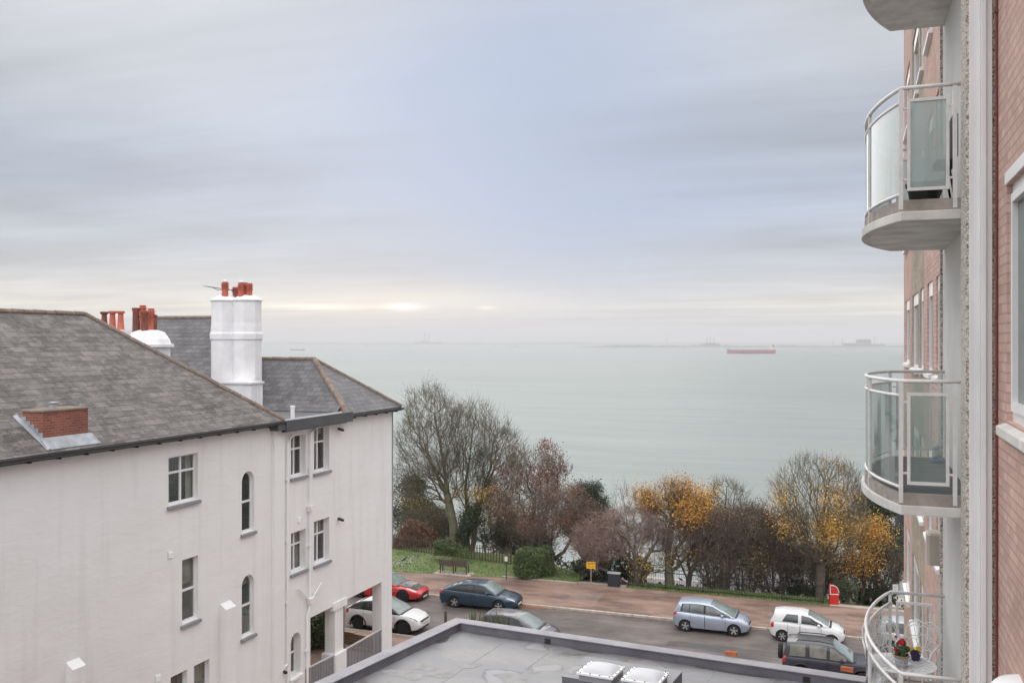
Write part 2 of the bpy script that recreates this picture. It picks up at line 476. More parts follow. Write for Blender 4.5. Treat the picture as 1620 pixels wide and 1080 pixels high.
def mat_ground():
    m, N, L, P = new_mat('slope_earth')
    P.inputs['Roughness'].default_value = 0.95
    tc = N.new('ShaderNodeTexCoord')
    n = N.new('ShaderNodeTexNoise'); n.inputs['Scale'].default_value = 0.35; n.inputs['Detail'].default_value = 9; n.inputs['Roughness'].default_value = 0.7
    L.new(tc.outputs['Object'], n.inputs['Vector'])
    r = N.new('ShaderNodeValToRGB'); L.new(n.outputs['Fac'], r.inputs[0])
    cr = r.color_ramp
    cr.elements[0].position = 0.3; cr.elements[0].color = (0.030, 0.040, 0.016, 1)
    cr.elements[1].position = 0.7; cr.elements[1].color = (0.11, 0.075, 0.04, 1)
    e = cr.elements.new(0.5); e.color = (0.055, 0.06, 0.025, 1)
    L.new(r.outputs[0], P.inputs['Base Color'])
    return m
def mat_grass():
    m, N, L, P = new_mat('lawn_green')
    P.inputs['Roughness'].default_value = 0.9
    tc = N.new('ShaderNodeTexCoord')
    n = N.new('ShaderNodeTexNoise'); n.inputs['Scale'].default_value = 0.55; n.inputs['Detail'].default_value = 8; n.inputs['Roughness'].default_value = 0.7
    n2 = N.new('ShaderNodeTexNoise'); n2.inputs['Scale'].default_value = 14; n2.inputs['Detail'].default_value = 4
    L.new(tc.outputs['Object'], n.inputs['Vector']); L.new(tc.outputs['Object'], n2.inputs['Vector'])
    a = N.new('ShaderNodeMath'); a.operation = 'MULTIPLY_ADD'; a.inputs[1].default_value = 0.5
    L.new(n2.outputs['Fac'], a.inputs[0]); 
    h = N.new('ShaderNodeMath'); h.operation = 'MULTIPLY'; h.inputs[1].default_value = 0.6; L.new(n.outputs['Fac'], h.inputs[0])
    L.new(h.outputs[0], a.inputs[2])
    r = N.new('ShaderNodeValToRGB'); L.new(a.outputs[0], r.inputs[0])
    cr = r.color_ramp
    cr.elements[0].position = 0.38; cr.elements[0].color = (0.075, 0.11, 0.035, 1)
    cr.elements[1].position = 0.72; cr.elements[1].color = (0.20, 0.20, 0.08, 1)
    e = cr.elements.new(0.55); e.color = (0.125, 0.175, 0.055, 1)
    L.new(r.outputs[0], P.inputs['Base Color'])
    b = N.new('ShaderNodeBump'); b.inputs['Strength'].default_value = 0.6; b.inputs['Distance'].default_value = 0.04
    L.new(n2.outputs['Fac'], b.inputs['Height']); L.new(b.outputs[0], P.inputs['Normal'])
    return m
def mat_tarmac(name, c_lo, c_mid, c_hi, damp=0.35, stretch=(0.35, 1.0, 1)):
    """worn wet tarmac: patches of repair, damp shine, fine stone grain"""
    m, N, L, P = new_mat(name)
    tc = N.new('ShaderNodeTexCoord')
    mp = N.new('ShaderNodeMapping'); mp.inputs['Scale'].default_value = stretch
    L.new(tc.outputs['Object'], mp.inputs[0])
    n = N.new('ShaderNodeTexNoise'); n.inputs['Scale'].default_value = 0.75; n.inputs['Detail'].default_value = 8; n.inputs['Roughness'].default_value = 0.68
    L.new(mp.outputs[0], n.inputs['Vector'])
    r = N.new('ShaderNodeValToRGB'); L.new(n.outputs['Fac'], r.inputs[0])
    cr = r.color_ramp
    cr.elements[0].position = 0.38; cr.elements[0].color = tuple(c_lo) + (1,)
    cr.elements[1].position = 0.63; cr.elements[1].color = tuple(c_hi) + (1,)
    e = cr.elements.new(0.5); e.color = tuple(c_mid) + (1,)
    g = N.new('ShaderNodeTexNoise'); g.inputs['Scale'].default_value = 28; g.inputs['Detail'].default_value = 4
    L.new(tc.outputs['Object'], g.inputs['Vector'])
    gr = N.new('ShaderNodeMapRange'); gr.inputs[3].default_value = 0.72; gr.inputs[4].default_value = 1.28
    L.new(g.outputs['Fac'], gr.inputs[0])
    sc = N.new('ShaderNodeVectorMath'); sc.operation = 'SCALE'; L.new(r.outputs[0], sc.inputs[0]); L.new(gr.outputs[0], sc.inputs['Scale'])
    L.new(sc.outputs[0], P.inputs['Base Color'])
    w = N.new('ShaderNodeTexNoise'); w.inputs['Scale'].default_value = 0.5; w.inputs['Detail'].default_value = 5
    L.new(tc.outputs['Object'], w.inputs['Vector'])
    wr = N.new('ShaderNodeMapRange'); wr.inputs[1].default_value = 0.35; wr.inputs[2].default_value = 0.65
    wr.inputs[3].default_value = damp; wr.inputs[4].default_value = 0.85
    L.new(w.outputs['Fac'], wr.inputs[0]); L.new(wr.outputs[0], P.inputs['Roughness'])
    b = N.new('ShaderNodeBump'); b.inputs['Strength'].default_value = 0.3; b.inputs['Distance'].default_value = 0.01
    L.new(g.outputs['Fac'], b.inputs['Height']); L.new(b.outputs[0], P.inputs['Normal'])
    return m
def mat_sea():
    m, N, L, P = new_mat('estuary_water')
    P.inputs['IOR'].default_value = 1.33
    tc = N.new('ShaderNodeTexCoord')
    mp = N.new('ShaderNodeMapping'); mp.inputs['Scale'].default_value = (0.0012, 0.005, 1); mp.inputs['Rotation'].default_value = (0, 0, -YAW)
    L.new(tc.outputs['Object'], mp.inputs[0])
    n = N.new('ShaderNodeTexNoise'); n.inputs['Scale'].default_value = 1.0; n.inputs['Detail'].default_value = 6; n.inputs['Roughness'].default_value = 0.6
    L.new(mp.outputs[0], n.inputs['Vector'])
    r = N.new('ShaderNodeValToRGB'); L.new(n.outputs['Fac'], r.inputs[0])
    r.color_ramp.elements[0].position = 0.35; r.color_ramp.elements[0].color = (0.205, 0.232, 0.222, 1)
    r.color_ramp.elements[1].position = 0.65; r.color_ramp.elements[1].color = (0.235, 0.262, 0.25, 1)
    L.new(r.outputs[0], P.inputs['Base Color'])
    mq = N.new('ShaderNodeMapping'); mq.inputs['Scale'].default_value = (0.012, 0.07, 1); mq.inputs['Rotation'].default_value = (0, 0, -YAW); L.new(tc.outputs['Object'], mq.inputs[0])
    nq = N.new('ShaderNodeTexNoise'); nq.inputs['Scale'].default_value = 1.0; nq.inputs['Detail'].default_value = 8; nq.inputs['Roughness'].default_value = 0.7; L.new(mq.outputs[0], nq.inputs['Vector'])
    rq = N.new('ShaderNodeMapRange'); rq.inputs[1].default_value = 0.3; rq.inputs[2].default_value = 0.7; rq.inputs[3].default_value = 0.9; rq.inputs[4].default_value = 1.1; L.new(nq.outputs['Fac'], rq.inputs[0])
    sq = N.new('ShaderNodeVectorMath'); sq.operation = 'SCALE'; L.new(r.outputs[0], sq.inputs[0]); L.new(rq.outputs[0], sq.inputs['Scale']); L.new(sq.outputs[0], P.inputs['Base Color'])
    P.inputs['Roughness'].default_value = 0.5; P.inputs['Specular IOR Level'].default_value = 0.12
    w = N.new('ShaderNodeTexNoise'); w.inputs['Scale'].default_value = 0.35; w.inputs['Detail'].default_value = 5
    mp2 = N.new('ShaderNodeMapping'); mp2.inputs['Scale'].default_value = (0.35, 1, 1); mp2.inputs['Rotation'].default_value = (0, 0, -YAW)
    L.new(tc.outputs['Object'], mp2.inputs[0]); L.new(mp2.outputs[0], w.inputs['Vector'])
    b = N.new('ShaderNodeBump'); b.inputs['Strength'].default_value = 0.35; b.inputs['Distance'].default_value = 0.6
    L.new(w.outputs['Fac'], b.inputs['Height']); L.new(b.outputs[0], P.inputs['Normal'])
    return m

M = {}
M['earth'] = mat_ground()
M['grass'] = mat_grass()
M['road'] = mat_tarmac('road_tarmac', (0.072, 0.060, 0.055), (0.115, 0.095, 0.087), (0.165, 0.135, 0.12), 0.42)
M['pavement'] = mat_tarmac('red_pavement', (0.11, 0.073, 0.06), (0.21, 0.135, 0.103), (0.30, 0.195, 0.15), 0.4)
M['forecourt'] = mat_tarmac('pink_forecourt', (0.20, 0.14, 0.11), (0.30, 0.20, 0.16), (0.36, 0.26, 0.2), 0.5)
M['kerb'] = mat('kerb_stone', (0.50, 0.45, 0.40), 0.85, var=0.4, vscale=4, bump=0.2)
M['concrete'] = mat('pale_concrete', (0.40, 0.34, 0.29), 0.85, var=0.35, vscale=3, bump=0.2)
M['sea'] = mat_sea()
M['land'] = mat('far_land', (0.10, 0.12, 0.12), 0.95, var=0.3, vscale=0.01)
M['far_stack'] = mat('far_concrete', (0.16, 0.16, 0.17), 0.9, var=0.2, vscale=0.05)

KERB_B = 51.5; GRASS_B = 57.1; NEAR_B = 44.0
def slope_start(x):
    t = min(1, max(0, (x + 22) / 6.0)); return 63.0 * (1 - t) + 58.9 * t
def ground_z(x, b):
    s = slope_start(x)
    if b <= s: return -0.03
    d = b - s
    if d < 46: return -0.03 - 20 * (d / 46.0) ** 0.92 + 0.35 * math.sin(x * 0.31 + b * 0.2) * min(1, d / 4)
    if b < 140: return -20.0
    return -24.6
xs = sorted(set([-13200, -9000, -6000, -3000, -1500, -700, -350, -220] + list(range(-160, 121, 4)) + [160, 240, 400, 800, 1600, 3200, 6500, 13200]))
bs = sorted(set([-260, -120, -40, 0, 20, 40, 50, 56] + [57 + 0.75 * k for k in range(0, 12)] + list(range(67, 142, 3)) + [141, 160, 300, 800, 2000, 5000, 9000, 13200]))
g = MB()
for b in bs:
    for x in xs: g.v.append((x, b, ground_z(x, b)))
nx = len(xs)
for j in range(len(bs) - 1):
    for i in range(nx - 1): g.f.append((j * nx + i, j * nx + i + 1, (j + 1) * nx + i + 1, (j + 1) * nx + i)); g.mi.append(0)
tag(g.build('ground', M['earth'], smooth=True), kind='structure')

sea = MB(); sea.quad((-13100, 139.6, SEA), (13100, 139.6, SEA), (13100, 12400, SEA), (-13100, 12400, SEA))
tag(sea.build('water', M['sea']), kind='structure')
pr = MB(); pr.box(-400, 300, 118, 140, -21, -19.85)
tag(pr.build('promenade', M['concrete']), kind='structure')

def grass_front(x):
    return GRASS_B - 1.25 * min(1.0, max(0.0, (-18.5 - x) / 9.0))
def sheet(name, x0, x1, b0, b1, z, m, n=60):
    mb = MB()
    for k in range(n):
        a, c = x0 + (x1 - x0) * k / n, x0 + (x1 - x0) * (k + 1) / n
        mb.quad((a, b0, z), (c, b0, z), (c, b1, z), (a, b1, z))
    return tag(mb.build(name, m), kind='structure')
sheet('road', -160, 120, NEAR_B, KERB_B, 0.0, M['road'])
mb = MB(); mb.box(-160, 120, KERB_B + 0.14, GRASS_B, -0.02, 0.115)
tag(mb.build('pavement', M['pavement']), kind='structure')
mb = MB(); mb.box(-160, 120, 41.2, NEAR_B - 0.14, -0.02, 0.115)
tag(mb.build('near_pavement', M['forecourt']), kind='structure')
sheet('forecourt', -40, 30, 2, 41.2, 0.004, M['forecourt'], 4)
M['patch_dark'] = mat_tarmac('patch_tarmac', (0.05, 0.045, 0.043), (0.075, 0.066, 0.062), (0.10, 0.088, 0.08), 0.35)
M['patch_red'] = mat_tarmac('patch_pavement', (0.16, 0.115, 0.095), (0.23, 0.165, 0.135), (0.27, 0.2, 0.165), 0.5)
M['iron_cover'] = mat('iron_cover', (0.06, 0.055, 0.052), 0.6, var=0.3, vscale=12, bump=0.4, bscale=30)
for nm, x0, x1, b0, b1, z, m in (('road_patch', -9, 1.5, 47.2, 48.1, 0.004, 'patch_dark'), ('road_patch', 3.2, 5.0, 49.3, 50.9, 0.004, 'patch_dark'), ('pavement_patch', -3.5, -0.6, 52.6, 54.9, 0.119, 'patch_red'), ('pavement_patch', 5.5, 10.5, 54.2, 55.1, 0.119, 'patch_red'), ('pavement_patch', -16, -14.2, 53.2, 55.2, 0.119, 'patch_red'), ('pavement_patch', -27.0, -21, 55.0, 55.8, 0.119, 'patch_red'),
    ('drain_cover', -2.2, -1.7, 50.95, 51.4, 0.004, 'iron_cover'), ('drain_cover', 11.2, 11.9, 48.0, 48.6, 0.004, 'iron_cover'), ('drain_cover', -7.4, -6.8, 53.3, 53.8, 0.1195, 'iron_cover')):
    sheet(nm, x0, x1, b0, b1, z, M[m], 1)
def kerb_line(name, b0, b1):
    mb = MB(); x = -120.0
    while x < 90:
        l = 0.91; mb.rbox(x + 0.006, x + l - 0.006, b0, b1, -0.02, 0.125 + random.uniform(-0.004, 0.004), 0.015); x += l
    tag(mb.build(name, M['kerb']), kind='structure')
kerb_line('kerb', KERB_B, KERB_B + 0.14)
kerb_line('near_kerb', NEAR_B - 0.14, NEAR_B)
# lawns either side of the cabinet gap
XG0 = on_z(915, 921, 0.1).x; XG1 = on_z(987, 932, 0.1).x; XR = on_z(1311, 956, 0.1).x
mb = MB()
def lawn(x0, x1, b0f, b1f, n=40):
    for k in range(n):
        a, c = x0 + (x1 - x0) * k / n, x0 + (x1 - x0) * (k + 1) / n
        mb.quad((a, b0f(a), 0.135), (c, b0f(c), 0.135), (c, b1f(c) + 0.3, 0.06), (a, b1f(a) + 0.3, 0.06))
        mb.quad((a, b0f(a), 0.05), (c, b0f(c), 0.05), (c, b0f(c), 0.135), (a, b0f(a), 0.135))
lawn(-140, -18.5, lambda x: grass_front(x) + 0.05, slope_start, 120); lawn(-18.5, XG0, lambda x: GRASS_B + 0.05, slope_start, 4); lawn(XG1, XR, lambda x: GRASS_B + 0.05, lambda x: 58.5, 24)
tag(mb.build('lawn', M['grass']), kind='structure')
mb = MB()
for k in range(14000):
    if random.random() < 0.6: x = random.uniform(-52, XG0); b1 = slope_start(x)
    else: x = random.uniform(XG1, XR); b1 = 58.6
    b = random.uniform(grass_front(x) + 0.07, b1 - 0.05)
    h = random.uniform(0.05, 0.13); a = random.uniform(0, math.pi); w = random.uniform(0.02, 0.05)
    lean = random.uniform(-0.05, 0.05)
    c, s = math.cos(a) * w, math.sin(a) * w
    z = 0.12 - (b - GRASS_B) * 0.012
    mb.add([(x - c, b - s, z), (x + c, b + s, z), (x + lean, b + lean, z + h)], [(0, 1, 2)])
tag(mb.build('grass_tufts', mat('grass_blade', (0.14, 0.185, 0.06), 0.8, island=0.45), fix=False), label='short green lawn grass behind the pavement', cat='grass', kind='stuff')
mb = MB(); mb.box(XG0 + 0.02, XG1 - 0.02, GRASS_B, GRASS_B + 0.4, 0.0, 0.15)
mb.box(XR + 0.05, XR + 12, GRASS_B, GRASS_B + 0.5, 0.0, 0.14)
mb.box(XG0 - 5.0, XG0 - 0.02, GRASS_B - 0.22, GRASS_B + 0.03, 0.0, 0.16)
tag(mb.build('pavement_edging', M['concrete']), kind='structure')
# leaf litter in the gutter
mb = MB()
for k in range(700):
    if k < 250: x, b = random.gauss(on_z(842, 963, 0).x, 0.5), KERB_B - abs(random.gauss(0, 0.16)) - 0.02
    elif k < 480: x, b = random.uniform(-30, 20), KERB_B - abs(random.gauss(0, 0.12)) - 0.02
    else: x, b = random.uniform(-30, 20), random.uniform(KERB_B + 0.3, GRASS_B)
    z = 0.008 if b < KERB_B else 0.12
    a = random.uniform(0, 6.28); r = random.uniform(0.03, 0.07)
    mb.quad((x + r * math.cos(a), b + r * math.sin(a), z), (x - r * math.sin(a), b + r * math.cos(a), z + 0.02), (x - r * math.cos(a), b - r * math.sin(a), z + 0.004), (x + r * math.sin(a), b - r * math.cos(a), z + 0.015))
tag(mb.build('fallen_leaves', mat('dead_leaf', (0.34, 0.13, 0.05), 0.8, island=0.5), fix=False), label='fallen brown leaves lying along the kerb', cat='leaves', kind='stuff')

# far shores
def shore(name, depth, px0, px1, ybase, ytop_f, n, thick):
    mb = MB(); pts = []
    for k in range(n + 1):
        px = px0 + (px1 - px0) * k / n
        p = at_depth(px, 540, depth); top = E - (ytop_f(px) - 540) / F * depth
        pts.append((p.x, p.y, top))
    d = Vector((-SY, CY, 0))
    for k in range(n):
        a, b = pts[k], pts[k + 1]
        zb = SEA - 1.5
        A0, B0 = Vector((a[0], a[1], zb)), Vector((b[0], b[1], zb)); A1, B1 = Vector((a[0], a[1], a[2])) + d * thick * .3, Vector((b[0], b[1], b[2])) + d * thick * .3
        A2, B2 = A0 + d * thick, B0 + d * thick
        mb.quad(A0, B0, B1, A1); mb.quad(A1, B1, B2, A2)
    return tag(mb.build(name, M['land'], smooth=False), kind='structure')
def rough(seed, amp, f):
    r = np.random.default_rng(seed); ph = r.uniform(0, 6.28, 6)
    return lambda px: amp * (math.sin(px * f + ph[0]) + 0.6 * math.sin(px * f * 2.7 + ph[1]) + 0.5 * math.sin(px * f * 7.1 + ph[2]) + 0.3 * math.sin(px * f * 17 + ph[3])) / 2.0
r1, r2 = rough(1, 1.0, 0.03), rough(2, 1.1, 0.05)
shore('far_shore', 11300, -500, 2100, 545, lambda p: 541.6 + r1(p) * 0.9, 400, 600)
shore('near_shore', 5700, 905, 2100, 549.6, lambda p: 549.8 - min(1, (p - 905) / 60.0) * (3.6 + max(-1.0, r2(p))) , 300, 500)

def place(px, ybase, depth, z=SEA):
    p = at_depth(px, 540, depth); return Vector((p.x, p.y, z))
def facing_thing(name, px, depth, label, cat, group=None):
    return local_thing(name, place(px, 0, depth), label, cat, group, YAW)

t = facing_thing('power_station', 675, 11200, 'two tall faint chimneys with a low hall on the far horizon over the water', 'power station')
for dx, h in ((-22, 158), (30, 150)):
    mb = MB(); mb.lathe([(8, 0), (5.5, h)], (dx, 0, 0), 10); mb.build('chimney', M['far_stack'], t, loc=(0, 0, 0))
mb = MB(); mb.box(-140, 190, -30, 30, 0, 32); mb.box(-60, 20, -30, 30, 32, 44); mb.build('hall', M['far_stack'], t, loc=(0, 0, 0))
t = facing_thing('refinery', 1124, 5900, 'faint refinery with three thin chimneys on the shore behind the red tanker', 'refinery')
for dx, h in ((-24, 62), (-2, 66), (22, 62)):
    mb = MB(); mb.lathe([(2.2, 0), (1.6, h)], (dx, 0, 0), 8); mb.build('chimney', M['far_stack'], t, loc=(0, 0, 0))
mb = MB(); mb.box(-60, 60, -10, 10, 0, 22); mb.box(-30, 34, -10, 10, 22, 27); mb.build('hall', M['far_stack'], t, loc=(0, 0, 0))
t = facing_thing('storage_silo', 1366, 5850, 'faint blocky grey storage building on the shore right of the tanker', 'silo')
mb = MB(); mb.box(-40, 40, -20, 20, 0, 46); mb.box(-34, 34, -20, 20, 46, 50); mb.build('hall', M['far_stack'], t, loc=(0, 0, 0))
mb = MB(); mb.box(-120, -44, -15, 15, 0, 26); mb.build('shed', M['far_stack'], t, loc=(0, 0, 0))
mb = MB(); mb.box(44, 130, -15, 15, 0, 20); mb.build('shed', M['far_stack'], t, loc=(0, 0, 0))
for px, h, lab in ((1055, 52, 'thin faint mast on the far shore left of the three chimneys'), (1384, 74, 'thin faint mast just right of the grey storage building'), (1318, 48, 'short faint mast left of the grey storage building'), (1333, 56, 'taller faint mast next to the grey storage building')):
    t = facing_thing('mast', px, 5800, lab, 'mast', 'masts on the far shore')
    mb = MB(); mb.lathe([(1.6, 0), (0.8, h)], (0, 0, 0), 6); mb.build('pole', M['far_stack'], t, loc=(0, 0, 0))
    mb = MB(); mb.box(-4, 4, -0.5, 0.5, h * .8, h * .83); mb.build('cross_arm', M['far_stack'], t, loc=(0, 0, 0))

# ships
M['hull_red'] = mat('hull_red', (0.30, 0.085, 0.11), 0.5, var=0.2, vscale=0.05)
M['ship_white'] = mat('ship_white', (0.6, 0.58, 0.55), 0.5)
M['ship_grey'] = mat('ship_grey', (0.16, 0.18, 0.2), 0.6)
def ship(px0, px1, ybase, label, hull_m, hull_h, house=True, group=None):
    dep = (E - SEA) * F / (ybase - 540); k = dep / F
    L_ = (px1 - px0) * k; t = facing_thing('ship', (px0 + px1) / 2, dep, label, 'ship', group)
    mb = MB(); W = L_ * 0.15; st = []
    for i in range(13):
        x = -L_ / 2 + L_ * i / 12; f = i / 12
        w = W / 2 * min(1, (f * 5 + 0.02)) ** 0.6 * min(1, (1 - f) * 9 + 0.75)
        top = hull_h * (1.0 + 0.18 * max(0, 1 - f * 9))
        st.append([(x, -w * .8, -1), (x, -w, hull_h * .5), (x, -w, top), (x, w, top), (x, w, hull_h * .5), (x, w * .8, -1)])
    vs = sum(st, []); fs = []
    for i in range(12):
        for j in range(6): q = (j + 1) % 6; fs.append((i * 6 + j, i * 6 + q, (i + 1) * 6 + q, (i + 1) * 6 + j))
    fs += [tuple(range(6)), tuple(range(72, 78))[::-1]]
    mb.add(vs, fs); mb.build('hull', hull_m, t, loc=(0, 0, 0))
    mb = MB(); x0 = L_ * 0.37
    h = hull_h
    mb.box(x0, x0 + L_ * .09, -W * .42, W * .42, h, h * 1.55); mb.box(x0 + L_ * .01, x0 + L_ * .07, -W * .3, W * .3, h * 1.55, h * 1.9); mb.box(x0 + 0.012 * L_, x0 + L_ * .035, -W * .5, W * .5, h * 1.9, h * 2.08)
    mb.build('deckhouse', M['ship_white'], t, loc=(0, 0, 0))
    mb = MB(); mb.box(x0 + L_ * .075, x0 + L_ * .1, -W * .12, W * .12, h * 1.5, h * 2.2); mb.build('funnel', hull_m, t, loc=(0, 0, 0))
    mb = MB()
    mb.tube([(x0 + L_ * .025, 0, h * 2), (x0 + L_ * .025, 0, h * 2.6)], W * .015 + .2, 5)
    for q in (-0.12, 0.12): mb.tube([(q * L_, 0, h), (q * L_, 0, h * 1.5)], .4, 5)
    mb.box(-L_ * .4, L_ * .36, -W * .06, W * .06, h, h * 1.12)
    mb.build('mast', M['ship_white'] if house else hull_m, t, loc=(0, 0, 0))
ship(1150, 1226, 559.5, 'long red tanker lying at anchor with white bridge at its stern', M['hull_red'], 12.5)
ship(459, 482, 554, 'small grey ship far out beside the white chimney', M['ship_grey'], 4.2)
ship(814, 820, 548.6, 'tiny dark boat far out below the pale cloud gap', M['ship_grey'], 5.0)
# ------------------------------------------------------------------ the white house
AX = -21.0                    # the long side wall lies in the plane x = AX
def hw(px, py): return on_x(px, py, AX)
def mat_render_wall(name, col):
    m, N, L, P = new_mat(name)
    P.inputs['Roughness'].default_value = 0.85
    tc = N.new('ShaderNodeTexCoord')
    n = N.new('ShaderNodeTexNoise'); n.inputs['Scale'].default_value = 0.35; n.inputs['Detail'].default_value = 9; n.inputs['Roughness'].default_value = 0.6
    L.new(tc.outputs['Object'], n.inputs['Vector'])
    mp = N.new('ShaderNodeMapping'); mp.inputs['Rotation'].default_value = (0.35, 0, 0); mp.inputs['Scale'].default_value = (0.35, 0.35, 0.8); L.new(tc.outputs['Object'], mp.inputs[0])
    n2 = N.new('ShaderNodeTexNoise'); n2.inputs['Scale'].default_value = 1.0; n2.inputs['Detail'].default_value = 5; L.new(mp.outputs[0], n2.inputs['Vector'])
    a = N.new('ShaderNodeMath'); a.operation = 'ADD'; L.new(n.outputs['Fac'], a.inputs[0]); L.new(n2.outputs['Fac'], a.inputs[1])
    r = N.new('ShaderNodeMapRange'); r.inputs[1].default_value = 0.75; r.inputs[2].default_value = 1.2
    L.new(a.outputs[0], r.inputs[0])
    mx = N.new('ShaderNodeMix'); mx.data_type = 'RGBA'
    mx.inputs[6].default_value = tuple(c * d for c, d in zip(col, (0.945, 0.94, 0.935))) + (1,); mx.inputs[7].default_value = tuple(col) + (1,)
    L.new(r.outputs[0], mx.inputs[0])
    mps = N.new('ShaderNodeMapping'); mps.inputs['Scale'].default_value = (2.6, 2.6, 0.2); L.new(tc.outputs['Object'], mps.inputs[0])
    ns = N.new('ShaderNodeTexNoise'); ns.inputs['Scale'].default_value = 1.0; ns.inputs['Detail'].default_value = 6; L.new(mps.outputs[0], ns.inputs['Vector'])
    rs = N.new('ShaderNodeMapRange'); rs.inputs[1].default_value = 0.52; rs.inputs[2].default_value = 0.78; rs.inputs[3].default_value = 1.0; rs.inputs[4].default_value = 0.91; L.new(ns.outputs['Fac'], rs.inputs[0])
    sc = N.new('ShaderNodeVectorMath'); sc.operation = 'SCALE'; L.new(mx.outputs[2], sc.inputs[0]); L.new(rs.outputs[0], sc.inputs['Scale']); L.new(sc.outputs[0], P.inputs['Base Color'])
    n3 = N.new('ShaderNodeTexNoise'); n3.inputs['Scale'].default_value = 1.0; n3.inputs['Detail'].default_value = 7; n3.inputs['Roughness'].default_value = 0.62; n3.inputs['Distortion'].default_value = 0.6
    mp3 = N.new('ShaderNodeMapping'); mp3.inputs['Rotation'].default_value = (0.3, 0, 0); mp3.inputs['Scale'].default_value = (1, 1.1, 3.4); L.new(tc.outputs['Object'], mp3.inputs[0]); L.new(mp3.outputs[0], n3.inputs['Vector'])
    b = N.new('ShaderNodeBump'); b.inputs['Strength'].default_value = 0.24; b.inputs['Distance'].default_value = 0.06
    L.new(n3.outputs['Fac'], b.inputs['Height']); L.new(b.outputs[0], P.inputs['Normal'])
    return m
M['white_wall'] = mat_render_wall('white_render', (0.82, 0.822, 0.82))
M['white_paint'] = mat('white_paint', (0.82, 0.81, 0.81), 0.5, var=0.06, vscale=2)
M['chimney_white'] = mat('chimney_white', (0.80, 0.79, 0.80), 0.7, var=0.11, vscale=1.5, bump=0.15, bscale=6)
M['sill_grey'] = mat('grey_sill', (0.26, 0.26, 0.28), 0.7, var=0.2, vscale=5)
M['pane'] = mat('dark_pane', (0.10, 0.112, 0.108), 0.07, spec=0.6, var=0.5, vscale=2.2, col2=(0.028, 0.034, 0.035))
M['slate'] = mat_brick('grey_slate', (0.082, 0.073, 0.070), (0.155, 0.14, 0.135), (0.045, 0.04, 0.038), 0.58, 0.27, 0.010, rough=0.75, bump=0.8, big=0.5, mottle=(0.27, 0.235, 0.205), mott_amt=0.75)
M['slate_blue'] = mat_brick('blue_slate', (0.082, 0.08, 0.087), (0.135, 0.13, 0.137), (0.04, 0.04, 0.042), 0.44, 0.28, 0.013, rough=0.6, bump=0.7, big=0.35, mottle=(0.22, 0.175, 0.15), mott_amt=0.5)
M['ridge'] = mat('ridge_tile', (0.22, 0.165, 0.132), 0.85, var=0.45, vscale=3, bump=0.4)
M['gutter'] = mat('black_gutter', (0.022, 0.022, 0.026), 0.35, var=0.3, vscale=2)
M['flat_dark'] = mat('dark_flat_roof', (0.075, 0.078, 0.088), 0.55, var=0.25, vscale=0.8)
M['lead'] = mat('lead_flashing', (0.34, 0.36, 0.39), 0.5, var=0.4, vscale=3, bump=0.2)
M['terracotta'] = mat('terracotta', (0.50, 0.125, 0.08), 0.75, var=0.3, vscale=6)
M['terracotta_old'] = mat('sooty_terracotta', (0.30, 0.085, 0.05), 0.8, col2=(0.06, 0.035, 0.03), var=0.5, vscale=2.5)
M['clear_cap'] = mat('pale_cowl', (0.6, 0.6, 0.6), 0.3)
M['aerial'] = mat('aerial_metal', (0.10, 0.10, 0.11), 0.4, metal=0.6)
M['red_brick'] = mat_brick('red_brick', (0.21, 0.055, 0.034), (0.31, 0.09, 0.055), (0.22, 0.17, 0.14), 0.225, 0.075, 0.009, big=0.3)
M['rail_grey'] = mat('grey_railing', (0.27, 0.27, 0.29), 0.5)
M['lamp_black'] = mat('black_plastic', (0.02, 0.02, 0.022), 0.4)

M['room_glass'] = mat_glass_pane('room_glass', (0.72, 0.76, 0.75))
M['curtain'] = mat('curtain_cloth', (0.50, 0.47, 0.41), 0.9, var=0.2, vscale=3)
house = thing('white_house', (AX - 4, 32, 0), 'white rendered Victorian house with grey slate roofs and red chimney pots', 'house')
b_front = hw(620, 900).y
Z_EAVE = hw(440, 664).z
b_mid = hw(437, 700).y        # where the long wing ends and the seaward wing starts
# ---- openings on the side wall
def span(pxl, pxr, py): return hw(pxl, py).y, hw(pxr, py).y
WIN = []
def win(pxl, pxr, top_r, sill_r, arch=False, kind='cross', dep=0.16):
    """measured at the opening's far edge: top and bottom there"""
    y0, y1 = span(pxl, pxr, 800)
    zt, zb = hw(pxr, top_r).z, hw(pxr, sill_r).z
    WIN.append(dict(y0=y0, y1=y1, zb=zb, zt=zt, arch=arch, kind=kind, dep=dep)); return WIN[-1]
win(266.5, 313, 715.5, 789, kind='cross')
win(288, 313.5, 877.5, 977, kind='sash')
win(382.5, 402, 743, 838, arch=True, kind='arch')
win(382.5, 402, 905, 1000, arch=True, kind='arch')
win(270, 296.5, 1058, 1130, kind='sash')
win(307, 331.5, 1041, 1120, kind='sash')
win(460.5, 484, 686, 750, kind='cross', dep=0.26)
win(497, 521, 673.5, 742, kind='cross', dep=0.26)
win(460.5, 484, 835.5, 898, kind='cross', dep=0.26)
win(497, 521, 817, 884, kind='cross', dep=0.26)
win(460, 476, 996, 1063, arch=True, kind='arch', dep=0.3)
# porch openings (reach the ground)
o1a, o1b = span(491, 530, 990); z1 = hw(527, 958.5).z
o2a, o2b = span(543, 604, 960); z2 = hw(603.5, 920).z
ZB = -0.03
H = [(w['y0'], w['y1'], w['zb'], w['zt'], w['dep'], w['arch']) for w in WIN]
H += [(o1a, o1b, ZB, z1, 0.5), (o2a, o2b, ZB, z2, 0.5)]
Y0H = 6.0
mk = lambda u, v, d: (AX - d, u, v)
PD = 5.2      # porch depth
mb = MB()
holes_wall(mb, None, Y0H, b_front, ZB, Z_EAVE, H, mk)
xb = AX - 15.0
b_porch = o1a - 0.35
